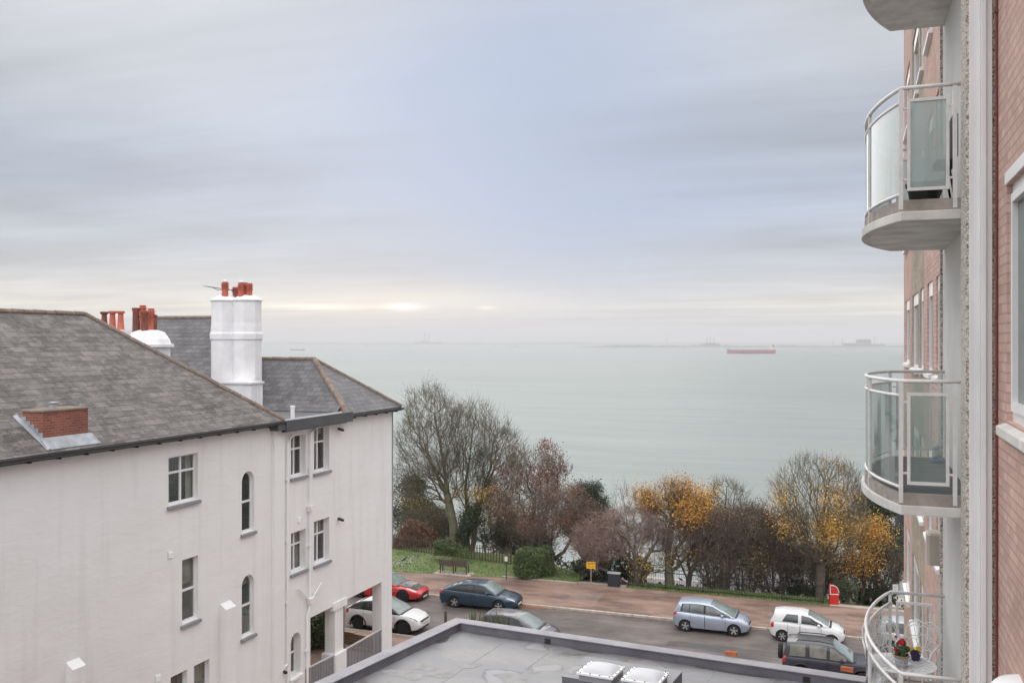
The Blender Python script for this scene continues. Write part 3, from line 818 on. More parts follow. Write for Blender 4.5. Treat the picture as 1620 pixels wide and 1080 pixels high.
# front (seaward) wall with a wide porch mouth, left end, back
mb.quad((AX, b_front, z2), (AX - 0.5, b_front, z2), (AX - 0.5, b_front, Z_EAVE), (AX, b_front, Z_EAVE))
mb.box(AX - 15, AX - 0.5, b_front - 0.3, b_front, z2 - 0.25, Z_EAVE)
mb.box(AX - 15, AX - PD, b_front - 0.3, b_front, ZB, z2 - 0.25)
mb.quad((xb, Y0H, ZB), (AX, Y0H, ZB), (AX, Y0H, Z_EAVE), (xb, Y0H, Z_EAVE))
mb.quad((xb, Y0H, ZB), (xb, b_front, ZB), (xb, b_front, Z_EAVE), (xb, Y0H, Z_EAVE))
mb.box(AX - PD, AX - 0.5, b_porch - 0.25, b_porch, ZB, z2)                       # inner porch wall
mb.box(AX - PD - 0.2, AX - PD, b_porch, b_front - 0.3, ZB, z2)
mb.box(AX - PD, AX - 0.5, b_porch, b_front - 0.3, z2, z2 + 0.2)                   # porch ceiling
# corner pier and middle pier give the wall its thickness
mb.box(AX - 0.5, AX - 0.004, o2b + 0.004, b_front - 0.004, ZB, z2 - 0.01)
mb.box(AX - 0.5, AX - 0.004, o1b + 0.004, o2a - 0.004, ZB, min(z1, z2) - 0.01)
wall = mb.build('wall', M['white_wall'], house, fix=False)
# slight pilaster where the two wings meet, and the plinth of the middle pier
mb = MB(); ya, yb = span(430, 446, 800)
mb.box(AX - 0.05, AX + 0.13, ya, yb, ZB, Z_EAVE - 0.22)
mb.build('pilaster', M['white_wall'], house)
mb = MB(); zt = hw(545, 1030).z
mb.rbox(AX - 0.62, AX + 0.12, o1b - 0.12, o2a + 0.12, ZB, hw(535, 1031).z, 0.03)
mb.build('plinth', M['white_wall'], house)
mb = MB()
zc = hw(548, 957).z; zc2 = hw(527, 966).z
mb.box(AX - 0.52, AX + 0.06, o1b - 0.2, o2a + 0.25, zc2 + 0.0, zc2 + 0.32)
mb.build('pier_capital', M['white_wall'], house)

def window_part(w):
    y0, y1, zb, zt, dep, arch = w['y0'], w['y1'], w['zb'], w['zt'], w['dep'], w['arch']
    fx = AX - dep; fw = 0.055
    f = MB()
    d0, d1 = fx - 0.03, fx + 0.03
    zs = zt - (y1 - y0) / 2 if arch else zt
    f.box(d0, d1, y0, y0 + fw, zb, zs); f.box(d0, d1, y1 - fw, y1, zb, zs)
    f.box(d0, d1, y0 + fw, y1 - fw, zb, zb + fw * 1.3)
    if arch:
        r = (y1 - y0) / 2; cy = (y0 + y1) / 2; n = 12
        for k in range(n):
            a0, a1 = math.pi * k / n, math.pi * (k + 1) / n
            q = [(d0, cy + rr * math.cos(a), zs + rr * math.sin(a)) for rr, a in ((r, a0), (r, a1), (r - fw, a1), (r - fw, a0))]
            f.prism(q, (d1 - d0, 0, 0))
    else: f.box(d0, d1, y0 + fw, y1 - fw, zt - fw, zt)
    midz = zb + (zt - zb) * (0.66 if w['kind'] == 'cross' else 0.5)
    f.box(d0 - .002, d1 + 0.012, y0 + fw, y1 - fw, midz - 0.035, midz + 0.035)
    if w['kind'] == 'cross':
        cy = (y0 + y1) / 2; f.box(d0 + .002, d1 + 0.008, cy - 0.035, cy + 0.035, zb + fw * 1.3, midz - 0.035); f.box(d0 + .002, d1 + 0.008, cy - 0.035, cy + 0.035, midz + 0.035, zt - fw)
    wo = f.build('window', M['white_paint'], house)
    p = MB()
    if arch:
        r = (y1 - y0) / 2; cy = (y0 + y1) / 2
        p.poly([(fx, y0, zb), (fx, y1, zb)] + [(fx, cy + r * math.cos(math.pi * k / 12), zs + r * math.sin(math.pi * k / 12)) for k in range(13)])
    else: p.quad((fx, y0, zb), (fx, y1, zb), (fx, y1, zt), (fx, y0, zt))
    p.build('pane', M['room_glass'], wo)
    k = len([o for o in house.children if o.name.startswith('window')]); xc = fx - 0.10; wd = y1 - y0; ht = zt - zb
    if k % 4 == 1: rects = [(y0 - .05, y0 + wd * .24, zb, zt), (y1 - wd * .22, y1 + .05, zb, zt)]
    elif k % 4 == 2: rects = [(y0 - .05, y1 + .05, zt - ht * .42, zt + .05)]
    elif k % 4 == 3: rects = [(y0 - .05, y0 + wd * .3, zb, zt)]
    else: rects = [(y0 - .05, y1 + .05, zt - ht * .18, zt + .05)]
    for r_ in rects:
        c_ = MB(); n_ = max(3, int((r_[1] - r_[0]) / 0.05))
        for q in range(n_):
            a_, b_ = r_[0] + (r_[1] - r_[0]) * q / n_, r_[0] + (r_[1] - r_[0]) * (q + 1) / n_; o_ = 0.025 * (q % 2)
            c_.quad((xc - o_, a_, r_[2]), (xc - 0.025 + o_, b_, r_[2]), (xc - 0.025 + o_, b_, r_[3]), (xc - o_, a_, r_[3]))
        c_.build('curtain', M['curtain'], wo, fix=False)
    s = MB(); s.prism([(AX - dep + 0.03, 0, 0), (AX + 0.09, 0, -0.035), (AX + 0.09, 0, -0.13), (AX - dep + 0.03, 0, -0.13)], (0, y1 - y0 + 0.16, 0))
    s.v = [(x, y + y0 - 0.08, z + zb + 0.0) for x, y, z in s.v]
    if w['kind'] == 'arch' and dep == 0.3: s.build('sill', M['white_paint'], wo)
    else: s.build('sill', M['sill_grey'], wo)
for w in WIN: window_part(w)

# ---- roofs
EV = 0.28                                     # overhang
def slab(name, tris, m, thick=0.1, parent=house):
    mb = MB()
    for t in tris:
        a, b, c = Vector(t[0]), Vector(t[1]), Vector(t[2]); n = (b - a).cross(c - a)
        if n.z < 0: n = -n
        n.normalize(); mb.prism(t, -n * thick)
    return mb.build(name, m, parent)
RX = AX - 5.4
rend = on_x(133, 497, RX)                     # seaward end of the long ridge
zr = rend.z; ze = Z_EAVE - 0.02
cor = (AX + EV, hw(441, 664).y, ze)
cor2 = (RX - 5.4 - EV, cor[1], ze)
yl = 4.0
rl = (RX, yl, zr)
roof = slab('roof', [[(AX + EV, yl, ze), cor, tuple(rend), rl], [cor, cor2, tuple(rend)], [cor2, (RX - 5.4 - EV, yl, ze), rl, tuple(rend)]], M['slate'])
def ridge_run(name, pts, parent, r=0.10, step=0.45):
    mb = MB()
    for a, b in zip(pts[:-1], pts[1:]):
        a, b = Vector(a), Vector(b); L_ = (b - a).length; n = max(1, int(L_ / step)); d = (b - a) / n
        for k in range(n):
            p, q = a + d * k, a + d * (k + 0.96); s = random.uniform(-0.008, 0.008)
            mb.tube([p + Vector((0, 0, s)), q + Vector((0, 0, s))], [r * 1.04, r * 0.96], 8)
    return mb.build(name, M['ridge'], parent)
ridge_run('ridge_tiles', [rl, rend, cor], roof)
# lower seaward wing: hipped slate roof with its ridge running inland
rw_e0, rw_e1 = hw(541, 657).y, hw(627.5, 643).y
rb = (rw_e0 + rw_e1) / 2
re = on_y(497, 568, rb); rin = on_y(385, 567.5, rb)
zw = hw(610, 645).z
A = (AX + EV, rw_e0, zw); B = (AX + EV, rw_e1, zw); Cc = (rin.x - 3.0, rw_e0, zw + 0.02); D = (rin.x - 3.0, rw_e1, zw); R0 = tuple(re); R1 = (rin.x - 3.0, rb, re.z)
roof2 = slab('roof', [[A, B, R0], [Cc, A, R0, R1], [B, D, R1, R0]], M['slate_blue'])
ridge_run('ridge_tiles', [R1, R0, B], roof2); ridge_run('ridge_tiles', [R0, A], roof2, 0.13)
# flat dark roof between the wings
mb = MB(); fz = zw + 0.05
mb.box(AX - 6.5, AX + EV + 0.10, cor[1] - 0.6, rw_e0 + 0.15, fz - 0.30, fz)
mb.box(AX + EV + 0.03, AX + EV + 0.15, cor[1] - 0.1, rw_e0 + 0.2, fz - 0.36, fz + 0.05)
mb.build('flat_roof', M['flat_dark'], house)
mb = MB(); mb.prism([(AX - 6, rw_e0 + 0.35, fz + .30), (AX - 6, rw_e0 - 0.1, fz + 0.012), (AX - 6, rw_e0 - 0.1, fz + 0.03), (AX - 6, rw_e0 + 0.35, fz + .33)], (5.8, 0, 0))
mb.build('flashing', M['slate_blue'], house)
# gutters with brackets
g_ = MB(); gx = AX + EV + 0.06; gz = Z_EAVE - 0.07
def gutter(y0, y1, z):
    pr = [(gx - 0.075, 0.03), (gx - 0.07, -0.05), (gx - 0.03, -0.085), (gx + 0.03, -0.085), (gx + 0.07, -0.05), (gx + 0.075, 0.03)]
    g_.prism([(x, y0, z + dz) for x, dz in pr], (0, y1 - y0, 0))
    y = y0 + 0.3
    while y < y1: g_.box(AX + 0.01, gx + 0.02, y, y + 0.05, z - 0.15, z - 0.087); y += 1.0
gutter(Y0H - 1, cor[1] - 0.05, gz); gutter(rw_e0 + 0.25, rw_e1, zw - 0.07)
g_.build('gutter', M['gutter'], house)
mb = MB(); mb.box(AX - 0.02, AX + EV, Y0H - 1, cor[1], Z_EAVE - 0.2, Z_EAVE - 0.06); mb.box(AX - .02, AX + EV - .01, rw_e0, rw_e1, zw - 0.19, zw - 0.06); mb.box(AX - .02, AX + EV - .02, cor[1] + 0.02, rw_e0 - .02, zw - 0.36, zw - 0.26)
mb.build('soffit', M['gutter'], house)

# ---- back part of the house with its own slate roof
by0, by1 = 36.4, 44.2; byr = 40.0
bl = on_y(248, 503, byr); br_ = on_y(345, 505, byr)
zlow = 12.4
ys_ = 31.2; zs_ = bl.z - 0.98 * (byr - ys_)
LL = (bl.x - 3.4 * 1.7, ys_, zs_); RR = (on_y(392, 600, ys_).x, ys_, zs_)
R_l = tuple(bl); R_r = (on_y(396, 505, byr).x, byr, bl.z)
roof3 = slab('roof', [[LL, RR, R_r, R_l], [(LL[0], by1, zlow), LL, R_l], [(on_y(388, 560, by1).x, by1, zlow), (LL[0], by1, zlow), R_l, R_r]], M['slate_blue'])
ridge_run('ridge_tiles', [R_l, R_r], roof3); ridge_run('ridge_tiles', [LL, R_l], roof3)
mb = MB(); mb.box(LL[0] + 1.6, R_r[0] - 0.8, by0 + 1.0, by1 - 0.4, ZB, zlow - 0.05)
mb.build('rear_wall', M['white_wall'], house, fix=False)
# ---- big white chimney: two eight-sided shafts grown together, with moulded bands
cy_ = rw_e0 + 0.5
def octo(cx, cyy, r, z):
    return [(cx + r * math.cos(math.pi / 8 + k * math.pi / 4), cyy + r * math.sin(math.pi / 8 + k * math.pi / 4), z) for k in range(8)]
cl = on_y(338, 540, cy_); crr = on_y(408, 540, cy_); wch = crr.x - cl.x
ztop = on_y(373, 474, cy_).z; zbase = on_y(373, 612, cy_).z - 0.6
zb1, zb2 = on_y(373, 538, cy_).z, on_y(373, 526, cy_).z
r0 = wch * 0.282
st = MB()
c1 = Vector((cl.x + wch * 0.276, cy_, 0)); c2 = Vector((crr.x - wch * 0.276, cy_ + 0.12, 0))
for c in (c1, c2):
    prof = [(r0 * 0.98, zbase), (r0 * 0.98, zb1), (r0 * 1.06, zb1 + 0.05), (r0 * 1.07, zb2 - .06), (r0 * 1.01, zb2 + 0.03), (r0 * 0.985, zb2 + 0.3), (r0 * .96, zb2 + 0.45), (r0 * .96, ztop - 0.1), (r0 * 1.05, ztop - 0.05), (r0 * 1.04, ztop), (r0 * 0.5, ztop + 0.2)]
    vs = sum([octo(c.x, c.y, r, z) for r, z in prof], []); fs = []
    for i in range(len(prof) - 1):
        for k in range(8): l = (k + 1) % 8; fs.append((i * 8 + k, i * 8 + l, (i + 1) * 8 + l, (i + 1) * 8 + k))
    fs.append(tuple(range((len(prof) - 1) * 8, len(prof) * 8))[::-1]); st.add(vs, fs)
stack = st.build('chimney', M['chimney_white'], house)
def pot(parent, p, h, r, m, cap=False, ringed=True, taper=0.9):
    mb = MB(); pr = [(r * 1.1, 0), (r * 1.1, 0.06 * h), (r, 0.08 * h)]
    if ringed:
        pr += [(r * taper, 0.52 * h)]
        for k in range(4):
            z = (0.56 + 0.1 * k) * h; pr += [(r * 1.17, z), (r * 1.17, z + 0.045 * h), (r * 0.9, z + 0.055 * h), (r * .9, z + .09 * h)]
        pr += [(r * 0.95, h), (r * 0.7, h), (r * 0.7, h * 0.9)]
    else: pr += [(r * taper, 0.86 * h), (r * 1.08, 0.9 * h), (r * 1.08, h), (r * 0.75, h), (r * 0.75, h * .9)]
    mb.lathe(pr, p, 14)
    o = mb.build('chimney_pot', m, parent, smooth='auto')
    if cap:
        c = MB(); c.sphere((p[0], p[1], p[2] + h), (r * 0.75, r * 0.75, r * 0.7), 10, 6); c.build('cowl', M['clear_cap'], stack, smooth=True)
for px, yt, yb_, cap, dy in ((356, 445, 468, True, -0.25), (373, 453, 470, False, 0.25), (382, 446, 470, True, -0.2), (387, 446, 470, False, 0.3), (394, 447, 471, False, 0.0)):
    q0 = on_y(px, yb_, cy_ + dy); q1 = on_y(px, yt, cy_ + dy)
    pot(stack, (q0.x, q0.y, q0.z - 0.08), q1.z - q0.z + 0.05, 0.155, M['terracotta'], cap)
# parapet block at the chimney foot
mb = MB(); pa, pb = on_y(352, 620, cy_ - 0.9), on_y(403, 620, cy_ - 0.9)
ztp = on_y(400, 607, cy_ - .9).z; mb.box(pa.x, pb.x, cy_ - 1.15, cy_ - 0.3, 11.6, ztp)
mb.box(pa.x, pb.x + 0.06, cy_ - 1.22, cy_ - 0.25, ztp, ztp + 0.09)
mb.prism([(crr.x - .3, cy_ - 0.5, 11.9), (crr.x + 0.65, cy_ - 0.5, re.z - 0.15), (crr.x + 0.65, cy_ + 0.5, re.z + 0.15), (crr.x - .3, cy_ + 0.5, 12.2)], (0.0, 0.15, 0.15)) if False else None
mb.build('parapet', M['chimney_white'], house)
# television aerial on the chimney
mb = MB(); a0 = on_y(327, 453, cy_); a1 = on_y(372, 460, cy_)
mb.tube([a0, a1], 0.022, 6); mb.tube([a1, (a1.x, a1.y, ztop + 0.0)], 0.025, 6)
for k in range(9):
    p = a0.lerp(a1, k / 9.0); mb.tube([p - Vector((0, 0.28, 0.0)), p + Vector((0, 0.28, 0.0))], 0.012, 4)
p = on_y(345, 459, cy_); mb.tube([a0.lerp(a1, 0.18), p, on_y(362, 458, cy_)], 0.015, 5)
mb.build('aerial', M['aerial'], house)

# ---- second chimney (rounded white base, mixed pots) and a third with tall plain pots behind the roof
yq = 33.4
l_, r_ = on_y(206, 545, yq), on_y(264, 545, yq); w_ = r_.x - l_.x; cx = (l_.x + r_.x) / 2
zt_ = on_y(235, 522, yq).z; z_b = on_y(235, 545, yq).z
mb = MB()
mb.lathe([(w_ * 0.48, 12.0), (w_ * 0.48, z_b - 0.12), (w_ * 0.56, z_b - 0.1), (w_ * 0.56, z_b + 0.02), (w_ * 0.50, z_b + 0.03), (w_ * 0.47, z_b + 0.22), (w_ * 0.36, zt_ - 0.1), (w_ * 0.2, zt_)], (cx, yq, 0), 8)
st2 = mb.build('chimney', M['chimney_white'], house)
for px, yt, dy, mm, yb_ in ((215, 487, 0.1, 'terracotta_old', 522), (226, 483, 0.3, 'terracotta', 518), (229, 493, -0.35, 'terracotta_old', 522), (239, 488, 0.15, 'terracotta', 522), (243, 498, 0.25, 'terracotta_old', 524)):
    q0, q1 = on_y(px, yb_, yq + dy), on_y(px, yt, yq + dy); pot(st2, (q0.x, q0.y, q0.z - 0.15), q1.z - q0.z + 0.15, 0.15, M[mm], ringed=(mm == 'terracotta'))
yq = 34.6
mb = MB(); l_, r_ = on_y(160, 525, yq), on_y(201, 525, yq); mb.box(l_.x - .1, r_.x + .1, yq - 0.35, yq + 0.35, 12, on_y(180, 522, yq).z); st3 = mb.build('chimney', M['chimney_white'], house)
for px, yt in ((165, 493), (178, 492), (191, 492)):
    q0, q1 = on_y(px, 523, yq), on_y(px, yt, yq); pot(st3, (q0.x, q0.y, q0.z - 0.05), q1.z - q0.z + .05, 0.165, M['terracotta_old'] if px < 170 else M['terracotta'], ringed=False, taper=0.68)

# ---- cut down brick stack on the long roof
p1 = Vector(cor); slope = (zr - ze) / (RX - (AX + EV))
def roof_pt(px, py):
    r = ray(px, py); # intersect with the sea-side slope of the long roof: z = ze + slope*(x-(AX+EV))
    k = (ze - slope * (AX + EV) - E) / (r.z - slope * r.x); return Vector((r.x * k, r.y * k, E + r.z * k))
q0 = roof_pt(68, 699); q1 = roof_pt(138, 689); xs_ = q0.x; dpt = 0.75
ztk = on_x(138, 646, q1.x).z
mb = MB(); mb.box(xs_ - dpt, xs_, q0.y, q1.y, q0.z - 0.3, ztk)
bs_ = mb.build('brick_stack', M['red_brick'], house)
mb = MB(); mb.rbox(xs_ - dpt - 0.03, xs_ + 0.03, q0.y - 0.03, q1.y + 0.03, ztk, ztk + 0.06, 0.025); mb.build('mortar_cap', M['ridge'], bs_)
mb = MB(); mb.lathe([(0.1, 0), (0.1, 0.14), (0.13, 0.15), (0.13, 0.18), (0.02, 0.2)], (xs_ - 0.4, q0.y * .55 + q1.y * .45, ztk + 0.05), 10); mb.build('vent_cap', M['lead'], bs_, smooth='auto')
mb = MB()
def rz_(x): return ze + slope * (x - (AX + EV))
mb.prism([(xs_ + 0.30, q0.y - 0.12, rz_(xs_ + .30) + 0.012), (xs_ + 0.3, q1.y + 0.2, rz_(xs_ + .3) + 0.012), (xs_ + 0.005, q1.y + 0.12, rz_(xs_) + 0.10), (xs_ + 0.005, q0.y - 0.1, rz_(xs_) + 0.10)], (0, 0, 0.012))
for k in range(5):
    x = xs_ - dpt * (k + 0.5) / 5; zz = rz_(x)
    mb.box(x - 0.085, x + 0.075, q0.y - 0.018, q0.y - 0.003, zz - 0.02, zz + 0.20)
mb.prism([(xs_ + 0.3, q0.y - 0.14, rz_(xs_ + .3) + .012), (xs_ - dpt - .2, q0.y - 0.14, rz_(xs_ - dpt - .2) + .012), (xs_ - dpt - .2, q0.y - 0.006, rz_(xs_ - dpt - .2) + .05), (xs_ + 0.3, q0.y - 0.006, rz_(xs_ + .3) + .05)], (0, 0, 0.012))
mb.build('lead_flashing', M['lead'], bs_)

# ---- pipes, vents, lamps, buttresses
def wp(px, py, out=0.09): p = on_x(px, py, AX + out); return p
pipes = [[(463, 688), (455, 700), (454.5, 1085)], [(503.5, 663), (502, 674), (491.5, 684), (491, 804)], [(491, 806), (490.5, 958), (486.5, 972), (486.5, 1085)], [(471.5, 930), (488, 948)], [(508.5, 921), (494, 946)], [(445, 1062), (450, 1054), (454, 1051)]]
for p in pipes:
    mb = MB(); pts = [wp(*q) for q in p]
    mb.tube(pts, 0.045 if len(p) > 2 or p[0][1] < 900 else 0.032, 8)
    for (a, b) in zip(pts[:-1], pts[1:]):
        L_ = (b - a).length
        for k in range(1, int(L_ / 2.4) + 1):
            c = a.lerp(b, (k - 0.4) / (L_ / 2.4)) if L_ > 2.4 else a
            mb.box(AX + 0.005, c.x + 0.03, c.y - 0.085, c.y + 0.085, c.z - 0.035, c.z + 0.035)
            mb.lathe([(0.056, -0.06), (0.056, 0.06)], c, 8)
    mb.build('drainpipe', M['white_paint'], house, smooth='auto')
mb = MB(); a, b = wp(463, 676, 0.22), wp(463, 645, 0.22); mb.tube([a, b], 0.085, 10); mb.tube([(b.x, b.y, b.z), (b.x, b.y, b.z + 0.08)], 0.10, 10); mb.build('soil_vent', M['white_paint'], house, smooth='auto')
for px, py in ((491, 803), (491, 949)):
    c = wp(px, py, 0.1); mb = MB(); mb.prism([(AX + 0.004, c.y - 0.16, c.z + 0.1), (AX + .004, c.y + 0.16, c.z + 0.1), (AX + .004, c.y + 0.08, c.z - 0.14), (AX + .004, c.y - 0.08, c.z - 0.14)], (0.2, 0, 0)); mb.build('hopper', M['white_paint'], house)
for px, py in ((269, 877), (249, 1072), (472.5, 822)):
    c = wp(px, py, 0); mb = MB()
    mb.box(AX + 0.003, AX + 0.02, c.y - 0.12, c.y + 0.12, c.z - 0.12, c.z + 0.12)
    for k in range(3): mb.prism([(AX + 0.02, c.y - 0.1, c.z - 0.07 + 0.07 * k), (AX + 0.045, c.y - .1, c.z - 0.09 + .07 * k), (AX + 0.02, c.y - .1, c.z - 0.04 + .07 * k)], (0, 0.2, 0))
    mb.build('air_vent', M['white_wall'], house)
for px, py in ((535, 678), (535, 820), (444.5, 1060)):
    c = wp(px, py, 0.0); mb = MB(); mb.box(AX + .003, AX + 0.05, c.y - 0.05, c.y + 0.05, c.z - 0.05, c.z + 0.05); mb.prism([(AX + 0.05, c.y - 0.06, c.z + .05), (AX + 0.26, c.y - .06, c.z - 0.02), (AX + .26, c.y - .06, c.z - .10), (AX + .05, c.y - .06, c.z - 0.05)], (0, 0.12, 0)); mb.build('security_lamp', M['lamp_black'], house)
for px0, px1, pyt, yb in ((348, 361, 957, 0), (104, 122, 1050, 0)):
    a, b = hw(px0, pyt), hw(px1 + 3, pyt); o = 0.26; mb = MB()
    mb.prism([(AX - 0.01, a.y, ZB), (AX + o, a.y, ZB), (AX + o, a.y, a.z - 0.14), (AX - 0.01, a.y, a.z + 0.05)], (0, b.y - a.y, 0)); mb.build('buttress', M['white_wall'], house)
# grey corner board on the seaward edge
mb = MB(); mb.box(AX - 0.06, AX + 0.035, b_front + 0.002, b_front + 0.06, hw(619, 860).z, zw - 0.2); mb.build('corner_trim', M['sill_grey'], house)

# ---- railings in the porch openings
for (ya, yb, za, zb_) in ((o1a - 0.4, o1b - 0.13, hw(491, 1053).z, hw(523, 1038).z), (o2a + 0.13, o2b - 0.05, hw(545, 1027).z, hw(599, 996.5).z)):
    r = MB(); X = AX + 0.0
    r.prism([(X - 0.02, ya, za - 0.03), (X - 0.02, yb, zb_ - 0.03), (X - 0.02, yb, zb_ + 0.03), (X - 0.02, ya, za + 0.03)], (0.06, 0, 0))
    rail = r.build('railing', mat('rail_top', (0.55, 0.54, 0.54), 0.5), house)
    b = MB(); n = int((yb - ya) / 0.13)
    for k in range(n + 1):
        y = ya + (yb - ya) * (k + 0.5) / (n + 1); zt = za + (zb_ - za) * (y - ya) / (yb - ya); b.box(X - 0.005, X + 0.03, y - 0.022, y + 0.022, zt - 1.15, zt - 0.03)
    b.box(X - 0.01, X + .035, ya, yb, za - 1.2, za - 1.14)
    b.build('bars', M['rail_grey'], rail)
# ------------------------------------------------------------------ block of flats on the right
M['brick_pink'] = mat_brick('pink_brick', (0.50, 0.315, 0.26), (0.62, 0.41, 0.345), (0.40, 0.29, 0.24), 0.225, 0.083, 0.010, big=0.2, bump=0.5, mottle=(0.40, 0.25, 0.205), mott_amt=0.5)
M['brick_buff'] = mat_brick('buff_brick', (0.30, 0.23, 0.17), (0.42, 0.34, 0.26), (0.35, 0.3, 0.25), 0.225, 0.075, 0.009, big=0.3, bump=0.5)
M['pebble'] = mat_pebble('pebbledash')
M['frame_white'] = mat('upvc_white', (0.80, 0.80, 0.80), 0.35, var=0.05, vscale=4)
M['col_white'] = mat('column_paint', (0.78, 0.78, 0.79), 0.6, var=0.12, vscale=2.5, bump=0.1, bscale=9, streak=(3, 3, 0.4))
M['recess'] = mat('recess_render', (0.60, 0.585, 0.57), 0.85, var=0.12, vscale=1.2, bump=0.25, bscale=40)
M['slab'] = mat('balcony_concrete', (0.62, 0.60, 0.57), 0.8, var=0.28, vscale=2.2, bump=0.25, bscale=12)
M['soffit'] = mat('soffit_paint', (0.68, 0.66, 0.63), 0.85, var=0.32, vscale=2.4)
M['upstand'] = mat('weathered_upstand', (0.33, 0.29, 0.26), 0.9, var=0.45, vscale=4, bump=0.3)
M['rail_white'] = mat('rail_paint', (0.70, 0.68, 0.67), 0.4, var=0.14, vscale=7)
M['glass_frost'] = mat_glass_pane('frosted_sheet', (0.86, 0.92, 0.91), frosted=0.52, milk=(0.62, 0.68, 0.675))
M['glass_green'] = mat_glass_pane('tinted_sheet', (0.88, 0.92, 0.91), frosted=0.17, milk=(0.52, 0.6, 0.575))
M['glass_clear'] = mat_glass_pane('clear_sheet', (0.95, 0.965, 0.96), frosted=0.03)
M['cable'] = mat('red_cable', (0.20, 0.035, 0.025), 0.5)
M['pipe_black'] = mat('black_pipe', (0.02, 0.02, 0.025), 0.4)
M['deck'] = mat_brick('grey_decking', (0.075, 0.082, 0.09), (0.11, 0.115, 0.125), (0.03, 0.03, 0.03), 2.6, 0.12, 0.012, big=0.2)
M['beige'] = mat('beige_box', (0.45, 0.41, 0.35), 0.6, var=0.1)

AXB = 0.914                   # outer face of the white column
AB = 1.17                     # brick face
RC = 1.04                     # back wall of the balconies
ZT = 24.5
FLOOR = E - 1.584             # top of the balcony slab on the photographer's floor
ST = 2.84
yN = 9.9; yF = 13.2           # balcony from side to side
block = thing('apartment_block', (AB + 4, 16, 0), 'pink brick block of flats with white column and curved glass balconies', 'apartment block')
# near brick wall with its window
y_rev = 8.83; wz0, wz1 = E - 0.66, E + 1.30
mk = lambda u, v, d: (AB + d, u, v)
mb = MB(); holes_wall(mb, None, 1.0, 9.42, 0, ZT, [(6.9, y_rev, wz0, wz1, 0.11)], mk)
nearwall = mb.build('brick_wall', M['brick_pink'], block, fix=False)
y_end = ray(1430, 540); kk = AB / y_end.x; yEnd = y_end.y * kk
# core of the building behind the outer leaves
mb = MB(); mb.box(AB + 0.22, AB + 9, 1.0, yEnd - 0.02, 0, ZT - 0.05); mb.build('core', M['brick_pink'], block)
# far brick wall with windows at every floor
def byx(px): r = ray(px, 540); return r.y * AB / r.x
wins = []
W3 = [(byx(1488.5), byx(1481)), (byx(1475.5), byx(1467)), (byx(1461), byx(1455.5))]
W4 = (byx(1453), byx(1443.5)); W5 = (byx(1439), byx(1432.5))
hl = []
FL = [k for k in range(-5, 4)]
for k in FL:
    zb, zt = E - 0.52 + ST * k, E + 1.02 + ST * k
    if zb < 0.2 or zt > ZT: continue
    for a, b in W3: hl.append((min(a, b), max(a, b), zb, zt, 0.10))
    hl.append((min(W4), max(W4), zb - 0.05, zt, 0.10)); hl.append((min(W5), max(W5), zb, zt, 0.10))
yP0, yP1 = byx(1462.5), byx(1442)     # buff panel
mb = MB(); holes_wall(mb, None, 13.55, min(yP0, yP1), 0, ZT, [h for h in hl if h[1] <= yP0], mk)
holes_wall(mb, None, yP1, yEnd, 0, ZT, [h for h in hl if h[0] >= yP1], mk)
mb.quad((AB, yEnd, 0), (AB + 9, yEnd, 0), (AB + 9, yEnd, ZT), (AB, yEnd, ZT))
mb.build('brick_wall', M['brick_pink'], block, fix=False)
mb = MB(); holes_wall(mb, None, yP0, yP1, 0, ZT, [h for h in hl if h[0] >= yP0 and h[1] <= yP1], mk); mb.build('buff_panel', M['brick_buff'], block, fix=False)
def flat_window(y0, y1, z0, z1, d, head=True, fw=0.05, bar=False):
    f = MB(); x0, x1 = AB + d - 0.04, AB + d + 0.03
    f.box(x0, x1, y0, y0 + fw, z0, z1); f.box(x0, x1, y1 - fw, y1, z0, z1); f.box(x0, x1, y0 + fw, y1 - fw, z0, z0 + fw); f.box(x0, x1, y0 + fw, y1 - fw, z1 - (0.24 if head else fw), z1)
    o = f.build('window', M['frame_white'], block)
    p = MB(); p.quad((AB + d, y0, z0), (AB + d, y1, z0), (AB + d, y1, z1), (AB + d, y0, z1)); p.build('pane', M['pane'], o)
    s = MB(); s.prism([(AB + d - 0.03, y0 - 0.05, z0 + 0.01), (AB - 0.07, y0 - .05, z0 - 0.03), (AB - 0.07, y0 - .05, z0 - 0.09), (AB + d - 0.03, y0 - .05, z0 - 0.09)], (0, y1 - y0 + 0.1, 0)); s.build('sill', M['frame_white'], o)
for h in hl: flat_window(h[0], h[1], h[2], h[3], 0.07)
# near window: broad white frame with a deep sill
f = MB(); x0, x1 = AB + 0.045, AB + 0.12
f.box(x0, x1, y_rev - 0.075, y_rev, wz0, wz1); f.box(x0, x1, 6.9, 6.975, wz0, wz1); f.box(x0, x1, 6.975, y_rev - 0.075, wz1 - .08, wz1); f.box(x0, x1, 6.975, y_rev - 0.075, wz0, wz0 + 0.08)
f.box(x0 - 0.025, x1, y_rev - 0.15, y_rev - 0.085, wz0 + 0.09, wz1 - 0.09); f.box(x0 - 0.025, x1, 6.985, y_rev - 0.15, wz0 + 0.09, wz0 + 0.16); f.box(x0 - 0.025, x1, 6.985, y_rev - 0.15, wz1 - 0.16, wz1 - 0.09)
wo = f.build('window', M['frame_white'], block)
p = MB(); p.quad((x0 + 0.02, 6.9, wz0), (x0 + 0.02, y_rev, wz0), (x0 + .02, y_rev, wz1), (x0 + .02, 6.9, wz1)); p.build('pane', M['pane'], wo)
s = MB(); s.prism([(AB + 0.06, 6.8, wz0 + 0.0), (AB - 0.075, 6.8, wz0 - 0.045), (AB - 0.075, 6.8, wz0 - 0.12), (AB + 0.06, 6.8, wz0 - 0.12)], (0, y_rev - 6.8 + 0.06, 0))
s.build('sill', M['slab'], wo, bevel=0.01)
